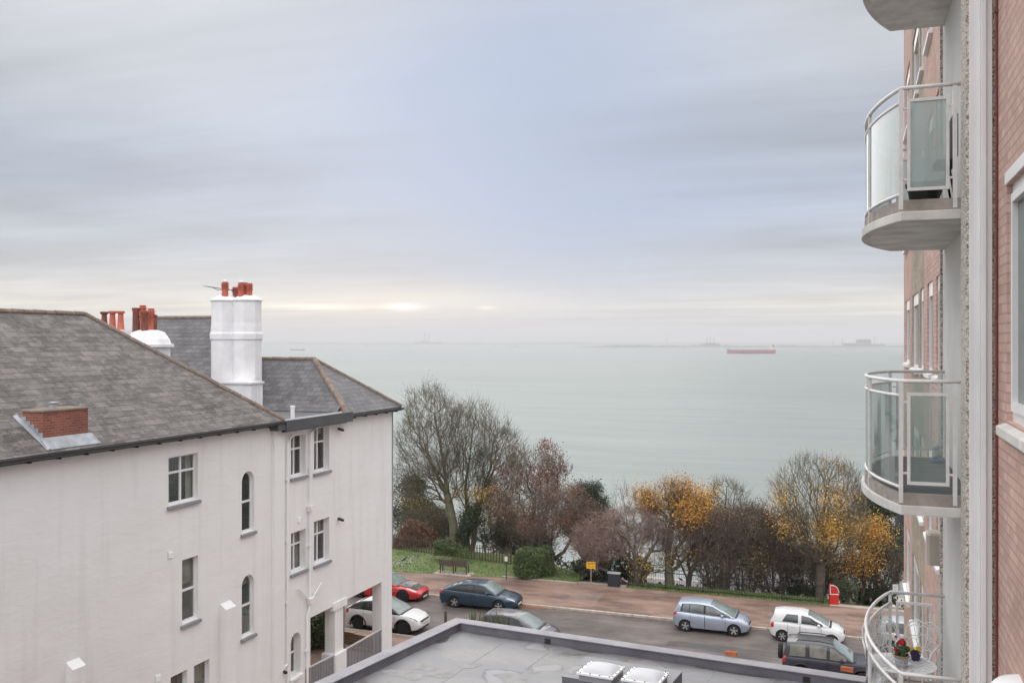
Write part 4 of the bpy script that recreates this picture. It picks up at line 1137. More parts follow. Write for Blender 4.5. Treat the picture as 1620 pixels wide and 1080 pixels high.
s = MB(); s.box(AB - 0.012, AB + 0.06, 6.8, y_rev + 0.02, wz1 + 0.002, wz1 + 0.10); s.build('lintel', M['frame_white'], wo)
# column: white faced with pebbledash edges
c = MB(); y0c, y1c = 9.42, 9.86
c.box(AXB + 0.006, AB + 0.05, y0c + 0.002, y1c, 0, ZT); col = c.build('column', M['pebble'], block)
p = MB()
xa, xb_ = AXB + 0.032, AB - 0.04; w_ = xb_ - xa
for a, b, o in ((0, .48, 0.03), (.48, .72, 0.075), (.72, 1.0, 0.045)):
    p.box(xa + a * w_, xa + b * w_ - 0.0008, y0c - o, y0c + 0.01, 0.02, ZT)
p.build('white_facing', M['col_white'], col, bevel=0.006)
# recess wall behind the balconies, pebbledash return, black rainwater pipe, red cable
m_ = MB(); m_.box(RC, AB + 0.2, y1c, 13.42, 0, ZT); m_.build('recess_wall', M['recess'], block)
m_ = MB(); m_.box(RC - 0.03, AB + 0.2, 13.42, 13.55, 0, ZT); m_.build('pebble_strip', M['pebble'], block)
m_ = MB(); m_.tube([(AB - 0.06, 13.66, 0.1), (AB - 0.06, 13.66, ZT)], 0.055, 8)
z = 1.0
while z < ZT: m_.box(AB - 0.12, AB - 0.002, 13.59, 13.73, z, z + 0.06); z += 1.42
m_.build('rainwater_pipe', M['pipe_black'], block)
m_ = MB(); pts = []
z = 0.5
while z < ZT: pts.append((AB - 0.013, 9.33 + random.uniform(-0.010, 0.010), z)); z += 0.5
m_.tube(pts, 0.011, 6)
z = 1.0
while z < ZT: m_.box(AB - 0.03, AB - 0.001, 9.315, 9.35, z, z + 0.02); z += 0.9
m_.build('cable', M['cable'], block)
bp = at_depth(1481, 864, 12.55); m_ = MB(); m_.rbox(bp.x - 0.12, AB - 0.004, bp.y - 0.17, bp.y + 0.15, bp.z - 0.22, bp.z + 0.20, 0.03); m_.build('service_box', M['beige'], block)
m_ = MB(); m_.lathe([(0.0, -0.02), (0.26, -0.02), (0.29, 0.0), (0.285, 0.03), (0.23, 0.09), (0.12, 0.13), (0.01, 0.14)], (AB + 0.06, 8.1, E - 2.69), 24); m_.build('canopy', M['frame_white'], block, smooth='auto')
m_ = MB(); m_.box(AB - .1, AB + 9.2, 0.9, yEnd + 0.1, ZT, ZT + 0.3); m_.build('roof', M['slab'], block)

# ---- curved balconies
def arc_pts(n=18, inset=0.0, xs=0.40):
    """plan of the edge from the near wall round to the far wall"""
    dep = xs - 0.045; pts = [(AXB if False else RC, yN + inset)]
    pts.append((xs, yN + inset))
    cy = (yN + yF) / 2; h = (yF - yN) / 2 - inset; sag = dep - inset
    R = (h * h + sag * sag) / (2 * sag); cx = xs - sag + R; a0 = math.asin(min(1, h / R))
    for k in range(1, n):
        a = -a0 + 2 * a0 * k / n; pts.append((cx - R * math.cos(a), cy + R * math.sin(a)))
    pts.append((xs, yF - inset)); pts.append((RC, yF - inset)); return pts
def balcony(k, glass, floor_m):
    z = FLOOR + ST * k
    P_ = arc_pts()
    b = MB(); b.prism([(x, y, z - 0.092) for x, y in P_], (0, 0, 0.092))
    bo = b.build('balcony', M['slab'], block, bevel=0.012)
    b = MB(); b.poly([(x, y, z - 0.094) for x, y in arc_pts(inset=0.09)]); b.build('soffit', M['soffit'], bo)
    P2 = arc_pts(inset=0.035)[:]
    b = MB(); inn = arc_pts(inset=0.10)
    for i in range(len(P2) - 1):
        a, c, d, e = P2[i], P2[i + 1], inn[i + 1], inn[i]
        b.prism([(a[0], a[1], z + 0.001), (c[0], c[1], z + .001), (d[0], d[1], z + .001), (e[0], e[1], z + .001)], (0, 0, 0.112))
    b.build('upstand', M['upstand'], bo)
    b = MB(); b.prism([(x, y, z + 0.002) for x, y in inn], (0, 0, 0.095)); b.build('floor', floor_m, bo)
    # handrail, following the edge
    RP = arc_pts(24, 0.05); r = MB()
    RP[0] = (AXB + 0.09, RP[0][1])
    r.tube([(x, y, z + 1.2) for x, y in RP], 0.020, 8); rail = r.build('handrail', M['rail_white'], bo, smooth=True)
    # posts at the corners and against the walls
    arcn = RP[1:-1]; corners = [arcn[0], arcn[-1]]; mids = [arcn[8], arcn[16]]
    wall = [(AXB - 0.036, yN + 0.05), (RC - 0.06, yF - 0.05)]
    for (x, y) in corners + mids + wall:
        p = MB(); p.box(x - 0.019, x + 0.019, y - 0.018, y + 0.018, z + 0.02, z + 1.185); p.build('post', M['rail_white'], bo)
    # framed sheets: a flat one on each side and curved ones in front
    def frame_flat(x0, x1, y):
        f = MB(); zb, zt = z + 0.20, z + 1.09; w = 0.015
        f.box(x0, x0 + 2 * w, y - w, y + w, zb, zt); f.box(x1 - 2 * w, x1, y - w, y + w, zb, zt); f.box(x0 + 2 * w, x1 - 2 * w, y - w, y + w, zb, zb + 2 * w); f.box(x0 + 2 * w, x1 - 2 * w, y - w, y + w, zt - 2 * w, zt)
        for zz in (zb + 0.1, zt - 0.1): f.box(x0 - 0.04, x0 - 0.0005, y - 0.01, y + 0.01, zz, zz + 0.02); f.box(x1 + .0005, x1 + 0.03, y - 0.01, y + 0.01, zz, zz + 0.02)
        o = f.build('panel_frame', M['rail_white'], bo)
        q = MB(); q.box(x0 + 2 * w, x1 - 2 * w, y - 0.003, y + 0.003, zb + 2 * w, zt - 2 * w); q.build('glass', glass, o)
    frame_flat(0.455, AXB - 0.085, yN + 0.05); frame_flat(0.47, RC - 0.14, yF - 0.05)
    for i0, i1 in ((0, 8), (8, 16), (16, 24)):
        seg = arcn[i0:i1 + 1]
        if len(seg) < 2: continue
        f = MB()
        f.tube([(x, y, z + 1.06) for x, y in seg], 0.017, 6); f.build('top_bar', M['rail_white'], bo, smooth=True)
        f = MB(); f.tube([(x, y, z + 0.17) for x, y in seg], 0.017, 6); f.build('bottom_bar', M['rail_white'], bo, smooth=True); o = bo
        q = MB()
        cxm = sum(p[0] for p in seg) / len(seg) + 3.0; cym = (yN + yF) / 2
        ring = []
        for (x, y) in seg:
            n = Vector((x - cxm, y - cym, 0)).normalized() * 0.003
            ring += [[(x + n.x, y + n.y, z + .185), (x + n.x, y + n.y, z + 1.045), (x - n.x, y - n.y, z + 1.045), (x - n.x, y - n.y, z + .185)]]
        q.add(sum(ring, []), [(i * 4 + j, i * 4 + (j + 1) % 4, i * 4 + 4 + (j + 1) % 4, i * 4 + 4 + j) for i in range(len(seg) - 1) for j in range(4)] + [(0, 1, 2, 3), tuple(len(ring) * 4 - 4 + k for k in (3, 2, 1, 0))])
        q.build('glass', glass, o)
    return z
balcony(2, M['glass_frost'], M['upstand'])
z2b = balcony(1, M['glass_frost'], M['upstand'])
z3b = balcony(0, M['glass_green'], M['deck'])
z4b = balcony(-1, M['glass_clear'], M['upstand'])

# ---- things standing on the balconies
M['pot_dark'] = mat('dark_pot', (0.022, 0.035, 0.024), 0.6, var=0.3, vscale=9)
M['cloth_dark'] = mat('dark_fabric', (0.02, 0.018, 0.03), 0.9)
M['cast_white'] = mat('cast_white', (0.64, 0.64, 0.64), 0.45, var=0.08, vscale=20)
M['leaf_dark'] = mat('pot_leaf', (0.035, 0.085, 0.03), 0.6, island=0.4)
M['petal_red'] = mat('red_petal', (0.55, 0.012, 0.02), 0.6, island=0.3)
M['petal_yellow'] = mat('yellow_petal', (0.65, 0.42, 0.02), 0.6)
M['petal_purple'] = mat('purple_petal', (0.035, 0.012, 0.07), 0.7, island=0.3)
zf2 = z2b + 0.10; zf3 = z3b + 0.1; zf4 = z4b + 0.1
pc = at_depth(1462, 318, 9.75)
t = local_thing('plant_pot', (pc.x, pc.y + 0.1, zf2), 'dark green tapered plant pot behind the frosted glass of the upper balcony', 'plant pot')
mb = MB(); mb.lathe([(0.115, 0), (0.16, 0.24), (0.175, 0.24), (0.178, 0.28), (0.15, 0.28), (0.145, 0.22), (0.01, 0.22)], n=20); mb.build('pot', M['pot_dark'], t, smooth='auto', loc=(0, 0, 0))
t = local_thing('folding_chair', (0.80, 10.62, zf2), 'dark folded garden chair leaning by the wall on the upper balcony', 'chair')
mb = MB(); mb.box(-0.06, 0.12, -0.2, 0.2, 0.42, 0.47); mb.build('seat', M['cloth_dark'], t, loc=(0, 0, 0))
mb = MB(); mb.box(0.10, 0.15, -0.2, 0.2, 0.50, 0.92); mb.build('backrest', M['cloth_dark'], t, loc=(0, 0, 0))
for sx, sy in ((-0.06, -0.19), (-0.06, 0.19), (0.13, -0.19), (0.13, 0.19)):
    mb = MB(); mb.tube([(sx, sy, 0), (0.09 - sx * .3, sy, 0.5)], 0.013, 6); mb.build('leg', M['pipe_black'], t, loc=(0, 0, 0))
# garden figure of a white dog-like shape on a blue base: small ornament by the wall
fp = at_depth(1493, 729, 9.95)
t = local_thing('garden_ornament', (0.92, 12.72, zf3), 'small white speckled garden ornament with blue base on the decked balcony', 'ornament')
mb = MB(); mb.lathe([(0.075, 0), (0.08, 0.03), (0.06, 0.045), (0.01, 0.05)], n=14); mb.build('base', mat('blue_glaze', (0.05, 0.12, 0.28), 0.3), t, smooth='auto', loc=(0, 0, 0))
mb = MB(); mb.sphere((0, 0, 0.10), (0.055, 0.05, 0.07)); mb.sphere((-0.01, -0.01, 0.185), (0.045, 0.042, 0.042)); mb.sphere((-0.045, -0.02, 0.175), (0.022, 0.02, 0.016))
for sx in (-1, 1): mb.sphere((0.012, 0.036 * sx, 0.20), (0.014, 0.012, 0.03)); mb.tube([(-0.03, 0.03 * sx, 0.10), (-0.045, 0.03 * sx, 0.04)], [0.016, 0.013], 6)
mb.build('figure', mat('speckled_white', (0.62, 0.64, 0.64), 0.5, col2=(0.12, 0.14, 0.15), var=0.5, vscale=22), t, smooth=True, loc=(0, 0, 0))

# bottom balcony: cast table, two chairs, cyclamen pot, pansy pot
TC = (0.47, 11.5)
t = local_thing('bistro_table', (TC[0], TC[1], zf4), 'round white cast metal bistro table on the lowest balcony', 'table')
mb = MB(); R_ = 0.36
mb.lathe([(0.02, 0.695), (R_ - 0.03, 0.695), (R_, 0.702), (R_ + 0.006, 0.716), (R_ - 0.02, 0.724), (0.02, 0.722)], n=36)
mb.build('tabletop', M['cast_white'], t, smooth='auto', loc=(0, 0, 0))
mb = MB()
for k in range(24):
    a = 2 * math.pi * k / 24; mb.tube([(0.1 * math.cos(a), 0.1 * math.sin(a), 0.729), (0.22 * math.cos(a + .25), 0.22 * math.sin(a + .25), 0.730), (0.32 * math.cos(a), .32 * math.sin(a), 0.729)], 0.006, 4)
mb.build('pattern', mat('cast_pattern_white', (0.62, 0.62, 0.62), 0.5), t, loc=(0, 0, 0))  # one even white, slightly darker than the tabletop
mb = MB(); mb.lathe([(0.035, 0.1), (0.022, 0.2), (0.03, 0.38), (0.02, 0.5), (0.05, 0.692)], n=12); mb.build('stem', M['cast_white'], t, smooth=True, loc=(0, 0, 0))
for k in range(3):
    a = k * 2.094 + 0.4; mb = MB(); mb.tube([(0.02 * math.cos(a), .02 * math.sin(a), 0.2), (0.14 * math.cos(a), .14 * math.sin(a), 0.14), (0.22 * math.cos(a), .22 * math.sin(a), 0.012)], [0.02, 0.016, 0.014], 8); mb.build('leg', M['cast_white'], t, smooth=True, loc=(0, 0, 0))
def bistro_chair(loc, rz, label):
    t = local_thing('bistro_chair', loc, label, 'chair', None, rz)
    mb = MB(); mb.lathe([(0.01, 0.43), (0.19, 0.43), (0.205, 0.445), (0.19, 0.455), (0.01, 0.45)], n=20); mb.build('seat', M['cast_white'], t, smooth='auto', loc=(0, 0, 0))
    mb = MB()   # back: a shield outline filled with scrolls
    out = [(-0.17, 0.44), (-0.20, 0.62), (-0.21, 0.80), (-0.16, 0.89), (-0.08, 0.93), (0, 0.90), (0.08, 0.93), (0.16, 0.89), (0.21, 0.80), (0.20, 0.62), (0.17, 0.44)]
    Yb = lambda z: 0.17 + (z - 0.44) * 0.16
    mb.tube([(x, Yb(z), z) for x, z in out], 0.010, 6)
    def ringc(cx, cz, r, n=12): mb.tube([(cx + r * math.cos(2 * math.pi * k / n), Yb(cz + r * math.sin(2 * math.pi * k / n)), cz + r * math.sin(2 * math.pi * k / n)) for k in range(n)], 0.005, 5, closed=True)
    for cx, cz, r in ((-0.11, 0.80, 0.065), (0.11, 0.80, 0.065), (0, 0.82, 0.055), (0, 0.69, 0.075), (-0.12, 0.65, 0.06), (0.12, 0.65, 0.06), (-0.06, 0.55, 0.05), (0.06, 0.55, 0.05)): ringc(cx, cz, r)
    for x in (-0.05, 0.05): mb.tube([(x * 2.2, Yb(.44), .44), (x * .4, Yb(.6), .6), (x * 1.2, Yb(.76), .76), (x, Yb(.9), .9)], 0.008, 5)
    mb.build('backrest', M['cast_white'], t, smooth=True, loc=(0, 0, 0))
    for s in (-1, 1):
        mb = MB(); mb.tube([(0.2 * s, Yb(.68), .68), (0.23 * s, 0.05, .70), (0.225 * s, -0.1, .66), (0.2 * s, -0.13, .56), (0.17 * s, -.1, .45)], 0.011, 6); mb.build('armrest', M['cast_white'], t, smooth=True, loc=(0, 0, 0))
        for sy in (-0.14, 0.15):
            mb = MB(); mb.tube([(0.13 * s, sy, .44), (0.15 * s, sy * 1.15, .2), (0.18 * s, sy * 1.3, .0)], [0.014, .012, .015], 6); mb.build('leg', M['cast_white'], t, smooth=True, loc=(0, 0, 0))
bistro_chair((0.30, 12.25, zf4), math.radians(8), 'ornate white cast metal chair behind the table facing the building')
bistro_chair((0.66, 12.32, zf4), math.radians(-25), 'ornate white cast metal chair beside the wall of the lowest balcony')
pz = zf4 + 0.724
px_ = at_depth(1428, 1056, 10.35)
pcx, pcy = 0.46, 11.32
t = local_thing('flower_pot', (pcx, pcy, pz), 'patterned white pot of red cyclamen on the bistro table', 'flower pot')
mb = MB(); mb.lathe([(0.058, 0), (0.078, 0.125), (0.07, 0.125), (0.065, 0.11), (0.01, 0.11)], n=18); mb.build('pot', mat('patterned_pot', (0.62, 0.62, 0.64), 0.4, col2=(0.10, 0.10, 0.14), var=0.5, vscale=55), t, smooth='auto', loc=(0, 0, 0))
mb = MB(); mb.lathe([(0.08, 0.118), (0.087, 0.125), (0.087, 0.142), (0.072, 0.142), (0.07, 0.122)], n=18); mb.build('rim', mat('tan_rim', (0.32, 0.22, 0.14), 0.6), t, smooth='auto', loc=(0, 0, 0))
def petals(mb, c, r, n, size, up=0.0):
    for k in range(n):
        d = Vector((random.gauss(0, 1), random.gauss(0, 1), random.gauss(0, .7) + up)).normalized() * r * random.uniform(.35, 1)
        p = Vector(c) + d; u = Vector((random.gauss(0, 1), random.gauss(0, 1), random.gauss(0, 1))).normalized(); w = u.cross(Vector((random.gauss(0, 1), random.gauss(0, 1), random.gauss(0, 1)))).normalized()
        s = size * random.uniform(.7, 1.3); mb.quad(p - u * s, p + w * s * .6, p + u * s, p - w * s * .6)
mb = MB(); petals(mb, (0, 0, 0.19), 0.10, 70, 0.03); mb.build('leaves', M['leaf_dark'], t, loc=(0, 0, 0), fix=False)
mb = MB(); petals(mb, (0.005, 0, 0.275), 0.055, 40, 0.024, .4); petals(mb, (-0.05, -.04, 0.20), 0.03, 14, 0.02); petals(mb, (-0.055, 0.01, 0.33), 0.02, 8, 0.02); mb.build('flowers', M['petal_red'], t, loc=(0, 0, 0), fix=False)
t = local_thing('pansy_pot', (0.62, 11.62, pz), 'low dark pot of yellow and purple pansies beside the cyclamen', 'flower pot')
mb = MB(); mb.lathe([(0.04, 0), (0.055, 0.07), (0.05, 0.07), (0.01, 0.06)], n=14); mb.build('pot', M['petal_purple'], t, smooth='auto', loc=(0, 0, 0))
mb = MB(); petals(mb, (0, 0, 0.085), 0.05, 36, 0.022); mb.build('leaves', M['leaf_dark'], t, loc=(0, 0, 0), fix=False)
for dx, dy, m2 in ((-0.045, 0, 'petal_yellow'), (0.03, 0.01, 'petal_yellow'), (-0.03, -.04, 'petal_purple'), (0.0, -.03, 'petal_purple')):
    mb = MB(); c = Vector((dx, dy, 0.135 if m2 == 'petal_yellow' else 0.10))
    mb.tube([(dx, dy, 0.07), tuple(c)], 0.003, 4)
    for k in range(5):
        a = k * 1.2566; mb.sphere((c.x + 0.017 * math.cos(a), c.y - 0.004, c.z + 0.017 * math.sin(a)), (0.015, 0.004, 0.015), 8, 5)
    mb.build('flower', M[m2], t, loc=(0, 0, 0))
# ------------------------------------------------------------------ flat roofed building below
def mat_membrane():
    m, N, L, P = new_mat('grey_membrane')
    tc = N.new('ShaderNodeTexCoord')
    n = N.new('ShaderNodeTexNoise'); n.inputs['Scale'].default_value = 0.55; n.inputs['Detail'].default_value = 8; n.inputs['Roughness'].default_value = 0.6; n.inputs['Distortion'].default_value = 0.8
    L.new(tc.outputs['Object'], n.inputs['Vector'])
    r = N.new('ShaderNodeValToRGB'); L.new(n.outputs['Fac'], r.inputs[0]); cr = r.color_ramp
    cr.elements[0].position = 0.34; cr.elements[0].color = (0.12, 0.112, 0.106, 1)
    cr.elements[1].position = 0.66; cr.elements[1].color = (0.25, 0.25, 0.26, 1)
    e = cr.elements.new(0.44); e.color = (0.185, 0.182, 0.184, 1)
    e = cr.elements.new(0.52); e.color = (0.205, 0.204, 0.21, 1)
    # dried puddle outlines
    v = N.new('ShaderNodeTexVoronoi'); v.inputs['Scale'].default_value = 0.5; v.feature = 'SMOOTH_F1'; v.inputs['Smoothness'].default_value = 0.3
    mp = N.new('ShaderNodeVectorMath'); mp.operation = 'ADD'
    nn = N.new('ShaderNodeTexNoise'); nn.inputs['Scale'].default_value = 1.2; nn.inputs['Detail'].default_value = 3
    L.new(tc.outputs['Object'], nn.inputs['Vector']); s = N.new('ShaderNodeVectorMath'); s.operation = 'SCALE'; s.inputs['Scale'].default_value = 1.3
    L.new(nn.outputs['Color'], s.inputs[0]); L.new(s.outputs[0], mp.inputs[0]); L.new(tc.outputs['Object'], mp.inputs[1]); L.new(mp.outputs[0], v.inputs['Vector'])
    rr = N.new('ShaderNodeValToRGB'); L.new(v.outputs['Distance'], rr.inputs[0]); c2 = rr.color_ramp
    c2.elements[0].position = 0.26; c2.elements[0].color = (1.26, 1.25, 1.24, 1); c2.elements[1].position = 0.36; c2.elements[1].color = (1, 1, 1, 1)
    e = c2.elements.new(0.30); e.color = (1.16, 1.15, 1.14, 1)
    e = c2.elements.new(0.315); e.color = (0.70, 0.68, 0.66, 1)
    mu = N.new('ShaderNodeMix'); mu.data_type = 'RGBA'; mu.blend_type = 'MULTIPLY'; mu.inputs[0].default_value = 1.0
    L.new(r.outputs[0], mu.inputs[6]); L.new(rr.outputs[0], mu.inputs[7]); L.new(mu.outputs[2], P.inputs['Base Color'])
    w = N.new('ShaderNodeMapRange'); w.inputs[1].default_value = 0.35; w.inputs[2].default_value = 0.6; w.inputs[3].default_value = 0.25; w.inputs[4].default_value = 0.6
    L.new(n.outputs['Fac'], w.inputs[0]); L.new(w.outputs[0], P.inputs['Roughness'])
    b = N.new('ShaderNodeBump'); b.inputs['Strength'].default_value = 0.15; b.inputs['Distance'].default_value = 0.05
    L.new(nn.outputs['Fac'], b.inputs['Height']); L.new(b.outputs[0], P.inputs['Normal'])
    return m
M['membrane'] = mat_membrane()
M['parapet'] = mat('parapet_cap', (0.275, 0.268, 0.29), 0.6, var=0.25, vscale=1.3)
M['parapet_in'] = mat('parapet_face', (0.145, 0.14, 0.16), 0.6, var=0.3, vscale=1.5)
M['brick_wall2'] = mat_brick('brown_brick', (0.2, 0.1, 0.07), (0.28, 0.15, 0.1), (0.25, 0.2, 0.17))
M['dome'] = mat('opal_dome', (0.52, 0.53, 0.55), 0.4, spec=0.3)
ZR = 6.9
C0 = on_z(722, 977, ZR); CL = on_z(505, 1076, ZR); CRt = on_z(1362, 1069, ZR)
dl = (CL - C0).normalized(); dr = (CRt - C0).normalized()
n_l = Vector((-dl.y, dl.x, 0)); n_r = Vector((-dr.y, dr.x, 0))
if n_l.dot(dr) < 0: n_l = -n_l
if n_r.dot(dl) < 0: n_r = -n_r
LW, LR = 24.0, min(14.0, (0.95 - C0.x) / dr.x)
flat = thing('flat_roof_building', (C0.x + 4, C0.y - 6, 0), 'low building with grey membrane flat roof and dark parapet below the balconies', 'building')
def loop(inset, z):
    c = C0 + (n_l + n_r) * inset if abs(dl.dot(dr)) < 0.15 else C0 + n_l * inset + n_r * inset
    a = c + dl * LW; b = c + dr * (LR - inset); d = a + dr * (LR - inset)
    return [Vector((p.x, p.y, z)) for p in (a, c, b, d)]
ROOF = ZR - 0.26
mb = MB(); o = loop(0.06, 0); mb.prism(o, (0, 0, ROOF - 0.3)); mb.build('wall', M['brick_wall2'], flat)
mb = MB(); mb.prism(loop(0.07, ROOF - 0.29), (0, 0, 0.29)); mb.build('roof', M['membrane'], flat)
def band(name, i0, i1, z0, z1, m, bevel=0.0):
    mb = MB(); A_, B_ = loop(i0, z0), loop(i1, z0)
    for k in (0, 1): mb.prism([A_[k], A_[k + 1], B_[k + 1], B_[k]], (0, 0, z1 - z0))
    return mb.build(name, m, flat, bevel=bevel)
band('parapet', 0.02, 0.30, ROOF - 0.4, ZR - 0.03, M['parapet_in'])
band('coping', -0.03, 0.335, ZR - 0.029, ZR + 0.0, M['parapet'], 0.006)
for px, py in ((870, 1009), (1279, 1066)):
    # outlet hole box in the inner face of the front parapet
    pp = on_z(px, py, ROOF + 0.12); k = (Vector((pp.x, pp.y, 0)) - Vector((C0.x, C0.y, 0))).dot(dr); q = C0 + dr * k + n_r * 0.305
    mb = MB(); mb.prism([Vector((q.x, q.y, ROOF + 0.01)) + dr * s for s in (-0.09, 0.09)] + [Vector((q.x, q.y, ROOF + 0.16)) + dr * s for s in (0.09, -0.09)], n_r * 0.03); mb.build('outlet', M['lamp_black'], flat)
mb = MB()     # lap seams of the membrane
for k in range(1, 9):
    q = C0 + dr * (k * 1.5 + .4); a, b = q + n_r * 0.4, q + n_r * 16
    mb.prism([Vector((a.x, a.y, ROOF + 0.001)), Vector((b.x, b.y, ROOF + .001)), Vector((b.x, b.y, ROOF + .001)) + dr * 0.05, Vector((a.x, a.y, ROOF + .001)) + dr * .05], (0, 0, 0.004))
mb.build('seams', mat('membrane_seam', (0.235, 0.235, 0.24), 0.5, var=0.3), flat)
M['damp'] = mat('damp_stain', (0.105, 0.098, 0.09), 0.35, var=0.4, vscale=2.5)
M['dry_patch'] = mat('dry_patch', (0.27, 0.265, 0.26), 0.7, var=0.25, vscale=3)
def blob(px, py, a, b, m, z):
    c = on_z(px, py, ROOF); ph = [random.uniform(0, 6.28) for _ in range(4)]; pts = []
    for k in range(40):
        t = 2 * math.pi * k / 40; f = 1 + 0.22 * math.sin(2 * t + ph[0]) + 0.14 * math.sin(3 * t + ph[1]) + 0.09 * math.sin(5 * t + ph[2]) + 0.05 * math.sin(9 * t + ph[3])
        pts.append(Vector((c.x, c.y, ROOF + z)) + dr * (a * f * math.cos(t)) + n_r * (b * f * math.sin(t)))
    mb = MB(); mb.poly(pts); mb.build('stain', m, flat)
for k, q in enumerate(((800, 1006, 1.3, .16), (845, 1013, .9, .13), (760, 1001, .6, .12), (980, 1032, 1.5, .13), (1160, 1060, 1.4, .2), (1230, 1068, .8, .14), (690, 1012, .25, .5), (930, 1029, .5, .1))): blob(*q, M['damp'], 0.0010 + 0.0003 * k)
for k, q in enumerate(((672, 1052, .42, .34), (640, 1066, .5, .3), (700, 1066, .36, .25), (742, 1052, .3, .2), (810, 1072, .5, .3))): blob(*q, M['dry_patch'], 0.0036 + 0.0003 * k)
# raised box that carries the two rooflights
KT = ROOF + 0.40
ku, kn = dr, n_r
bl_ = on_z(889, 1069, KT); far_r = on_z(1079, 1061, KT)
w = (far_r - bl_).dot(ku); dfar = -(far_r - bl_).dot(kn)
c00 = Vector((bl_.x, bl_.y, 0)); c10 = c00 + ku * w; c11 = c10 - kn * dfar; c01 = c00 - kn * dfar
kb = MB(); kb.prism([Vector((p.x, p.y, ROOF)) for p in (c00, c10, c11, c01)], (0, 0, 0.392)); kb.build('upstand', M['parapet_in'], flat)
kb = MB(); kb.prism([Vector((p.x, p.y, ROOF + 0.3925)) for p in (c00 + (ku - kn) * -0.01, c10 + (ku + kn) * 0.01, c11 + (ku - kn) * 0.01, c01 - (ku + kn) * 0.01)], (0, 0, 0.012)); kb.build('upstand_top', M['membrane'], flat)
D1 = on_z(951, 1056, KT + 0.24); D2 = on_z(1021, 1066, KT + 0.24)
def rooflight(c, name_lab):
    s = 0.46
    ob = MB()
    def sq(h, z): return [Vector((c.x, c.y, z)) + ku * (a * h) + kn * (b * h) for a, b in ((-1, -1), (1, -1), (1, 1), (-1, 1))]
    ob.prism(sq(s * 0.9, KT + 0.006), (0, 0, 0.15)); o = ob.build('rooflight', M['parapet'], flat)
    f = MB(); f.prism(sq(s, KT + 0.157), (0, 0, 0.055)); f.build('frame', M['frame_white'], o, bevel=0.012)
    d = MB(); n = 12
    vs = []
    for i in range(n + 1):
        for j in range(n + 1):
            u, v = -1 + 2 * i / n, -1 + 2 * j / n
            h = 0.105 * (max(0, 1 - abs(u) ** 3.2) * max(0, 1 - abs(v) ** 3.2)) ** 0.6
            p = Vector((c.x, c.y, KT + 0.21 + h)) + ku * (u * s * 0.88) + kn * (v * s * 0.88); vs.append(p)
    d.add(vs, [(i * (n + 1) + j, (i + 1) * (n + 1) + j, (i + 1) * (n + 1) + j + 1, i * (n + 1) + j + 1) for i in range(n) for j in range(n)])
    d.build('dome', M['dome'], o, smooth=True)
    for q in range(4):
        for k in range(4):
            t = -0.8 + 1.6 * k / 3; e = 0.94
            a, bb = [(t, -e), (e, t), (-t, e), (-e, -t)][q]
            p = Vector((c.x, c.y, KT + 0.2125)) + ku * (a * s) + kn * (bb * s); b = MB(); b.lathe([(0.018, 0), (0.018, 0.012), (0.002, 0.016)], p, 8); b.build('screw', M['lamp_black'], o)
rooflight(D1, ''); rooflight(D2, '')
# loose bricks left on the parapet
M['loose_brick'] = mat('orange_brick', (0.52, 0.16, 0.07), 0.85, var=0.35, vscale=14, bump=0.3)
def loose_brick(px, py, label):
    p = on_z(px, py, ZR); t = local_thing('loose_brick', (p.x, p.y, ZR), label, 'brick', None, math.atan2(dr.y, dr.x))
    mb = MB(); mb.box(-0.15, 0.15, -0.06, 0.06, 0.0, 0.075)
    # top with two rows of holes: web of ribs over the body
    for k in range(7): x = -0.15 + 0.3 * k / 6; mb.box(max(-.15, x - 0.012), min(.15, x + 0.012), -0.06, 0.06, 0.0755, 0.10)
    for y in (-0.06, -0.008, 0.044): mb.box(-0.15, 0.15, y, y + 0.016, 0.0757, 0.0995)
    mb.build('body', M['loose_brick'], t, loc=(0, 0, 0), bevel=0.003)
loose_brick(1157, 1036, 'orange perforated brick on the parapet between the silver hatchback and the skylights')
loose_brick(1340, 1061, 'orange perforated brick on the parapet in front of the navy off-roader')
# ------------------------------------------------------------------ cars
def paint(name, col, flake=0.0, rough=0.32, coat=0.8):
    m, N, L, P = new_mat(name)
    P.inputs['Base Color'].default_value = tuple(col) + (1,)
    P.inputs['Roughness'].default_value = rough; P.inputs['Metallic'].default_value = flake
    P.inputs['Coat Weight'].default_value = coat; P.inputs['Coat Roughness'].default_value = 0.07
    tc = N.new('ShaderNodeTexCoord'); n = N.new('ShaderNodeTexNoise'); n.inputs['Scale'].default_value = 2.5; n.inputs['Detail'].default_value = 6
    L.new(tc.outputs['Object'], n.inputs['Vector'])
    mr = N.new('ShaderNodeMapRange'); mr.inputs[3].default_value = rough * 0.8; mr.inputs[4].default_value = rough * 1.5
    L.new(n.outputs['Fac'], mr.inputs[0]); L.new(mr.outputs[0], P.inputs['Roughness'])
    mx = N.new('ShaderNodeMix'); mx.data_type = 'RGBA'; mx.inputs[6].default_value = tuple(col) + (1,); mx.inputs[7].default_value = tuple(c * .82 + .02 for c in col) + (1,)
    L.new(n.outputs['Fac'], mx.inputs[0]); L.new(mx.outputs[2], P.inputs['Base Color'])
    return m
M['tyre'] = mat('tyre_rubber', (0.018, 0.018, 0.019), 0.85, var=0.3, vscale=12)
M['alloy'] = mat('alloy_rim', (0.52, 0.52, 0.53), 0.32, metal=0.7)
M['alloy_dark'] = mat('dark_rim', (0.03, 0.03, 0.032), 0.35, metal=0.4)
M['car_glass'] = mat('car_glass', (0.075, 0.09, 0.088), 0.05, spec=0.8, var=0.6, vscale=1.6, col2=(0.035, 0.042, 0.042))
M['screen_glass'] = mat('windscreen_glass', (0.20, 0.25, 0.24), 0.05, spec=0.9, var=0.4, vscale=0.9)
M['black_trim'] = mat('black_trim', (0.016, 0.016, 0.018), 0.5)
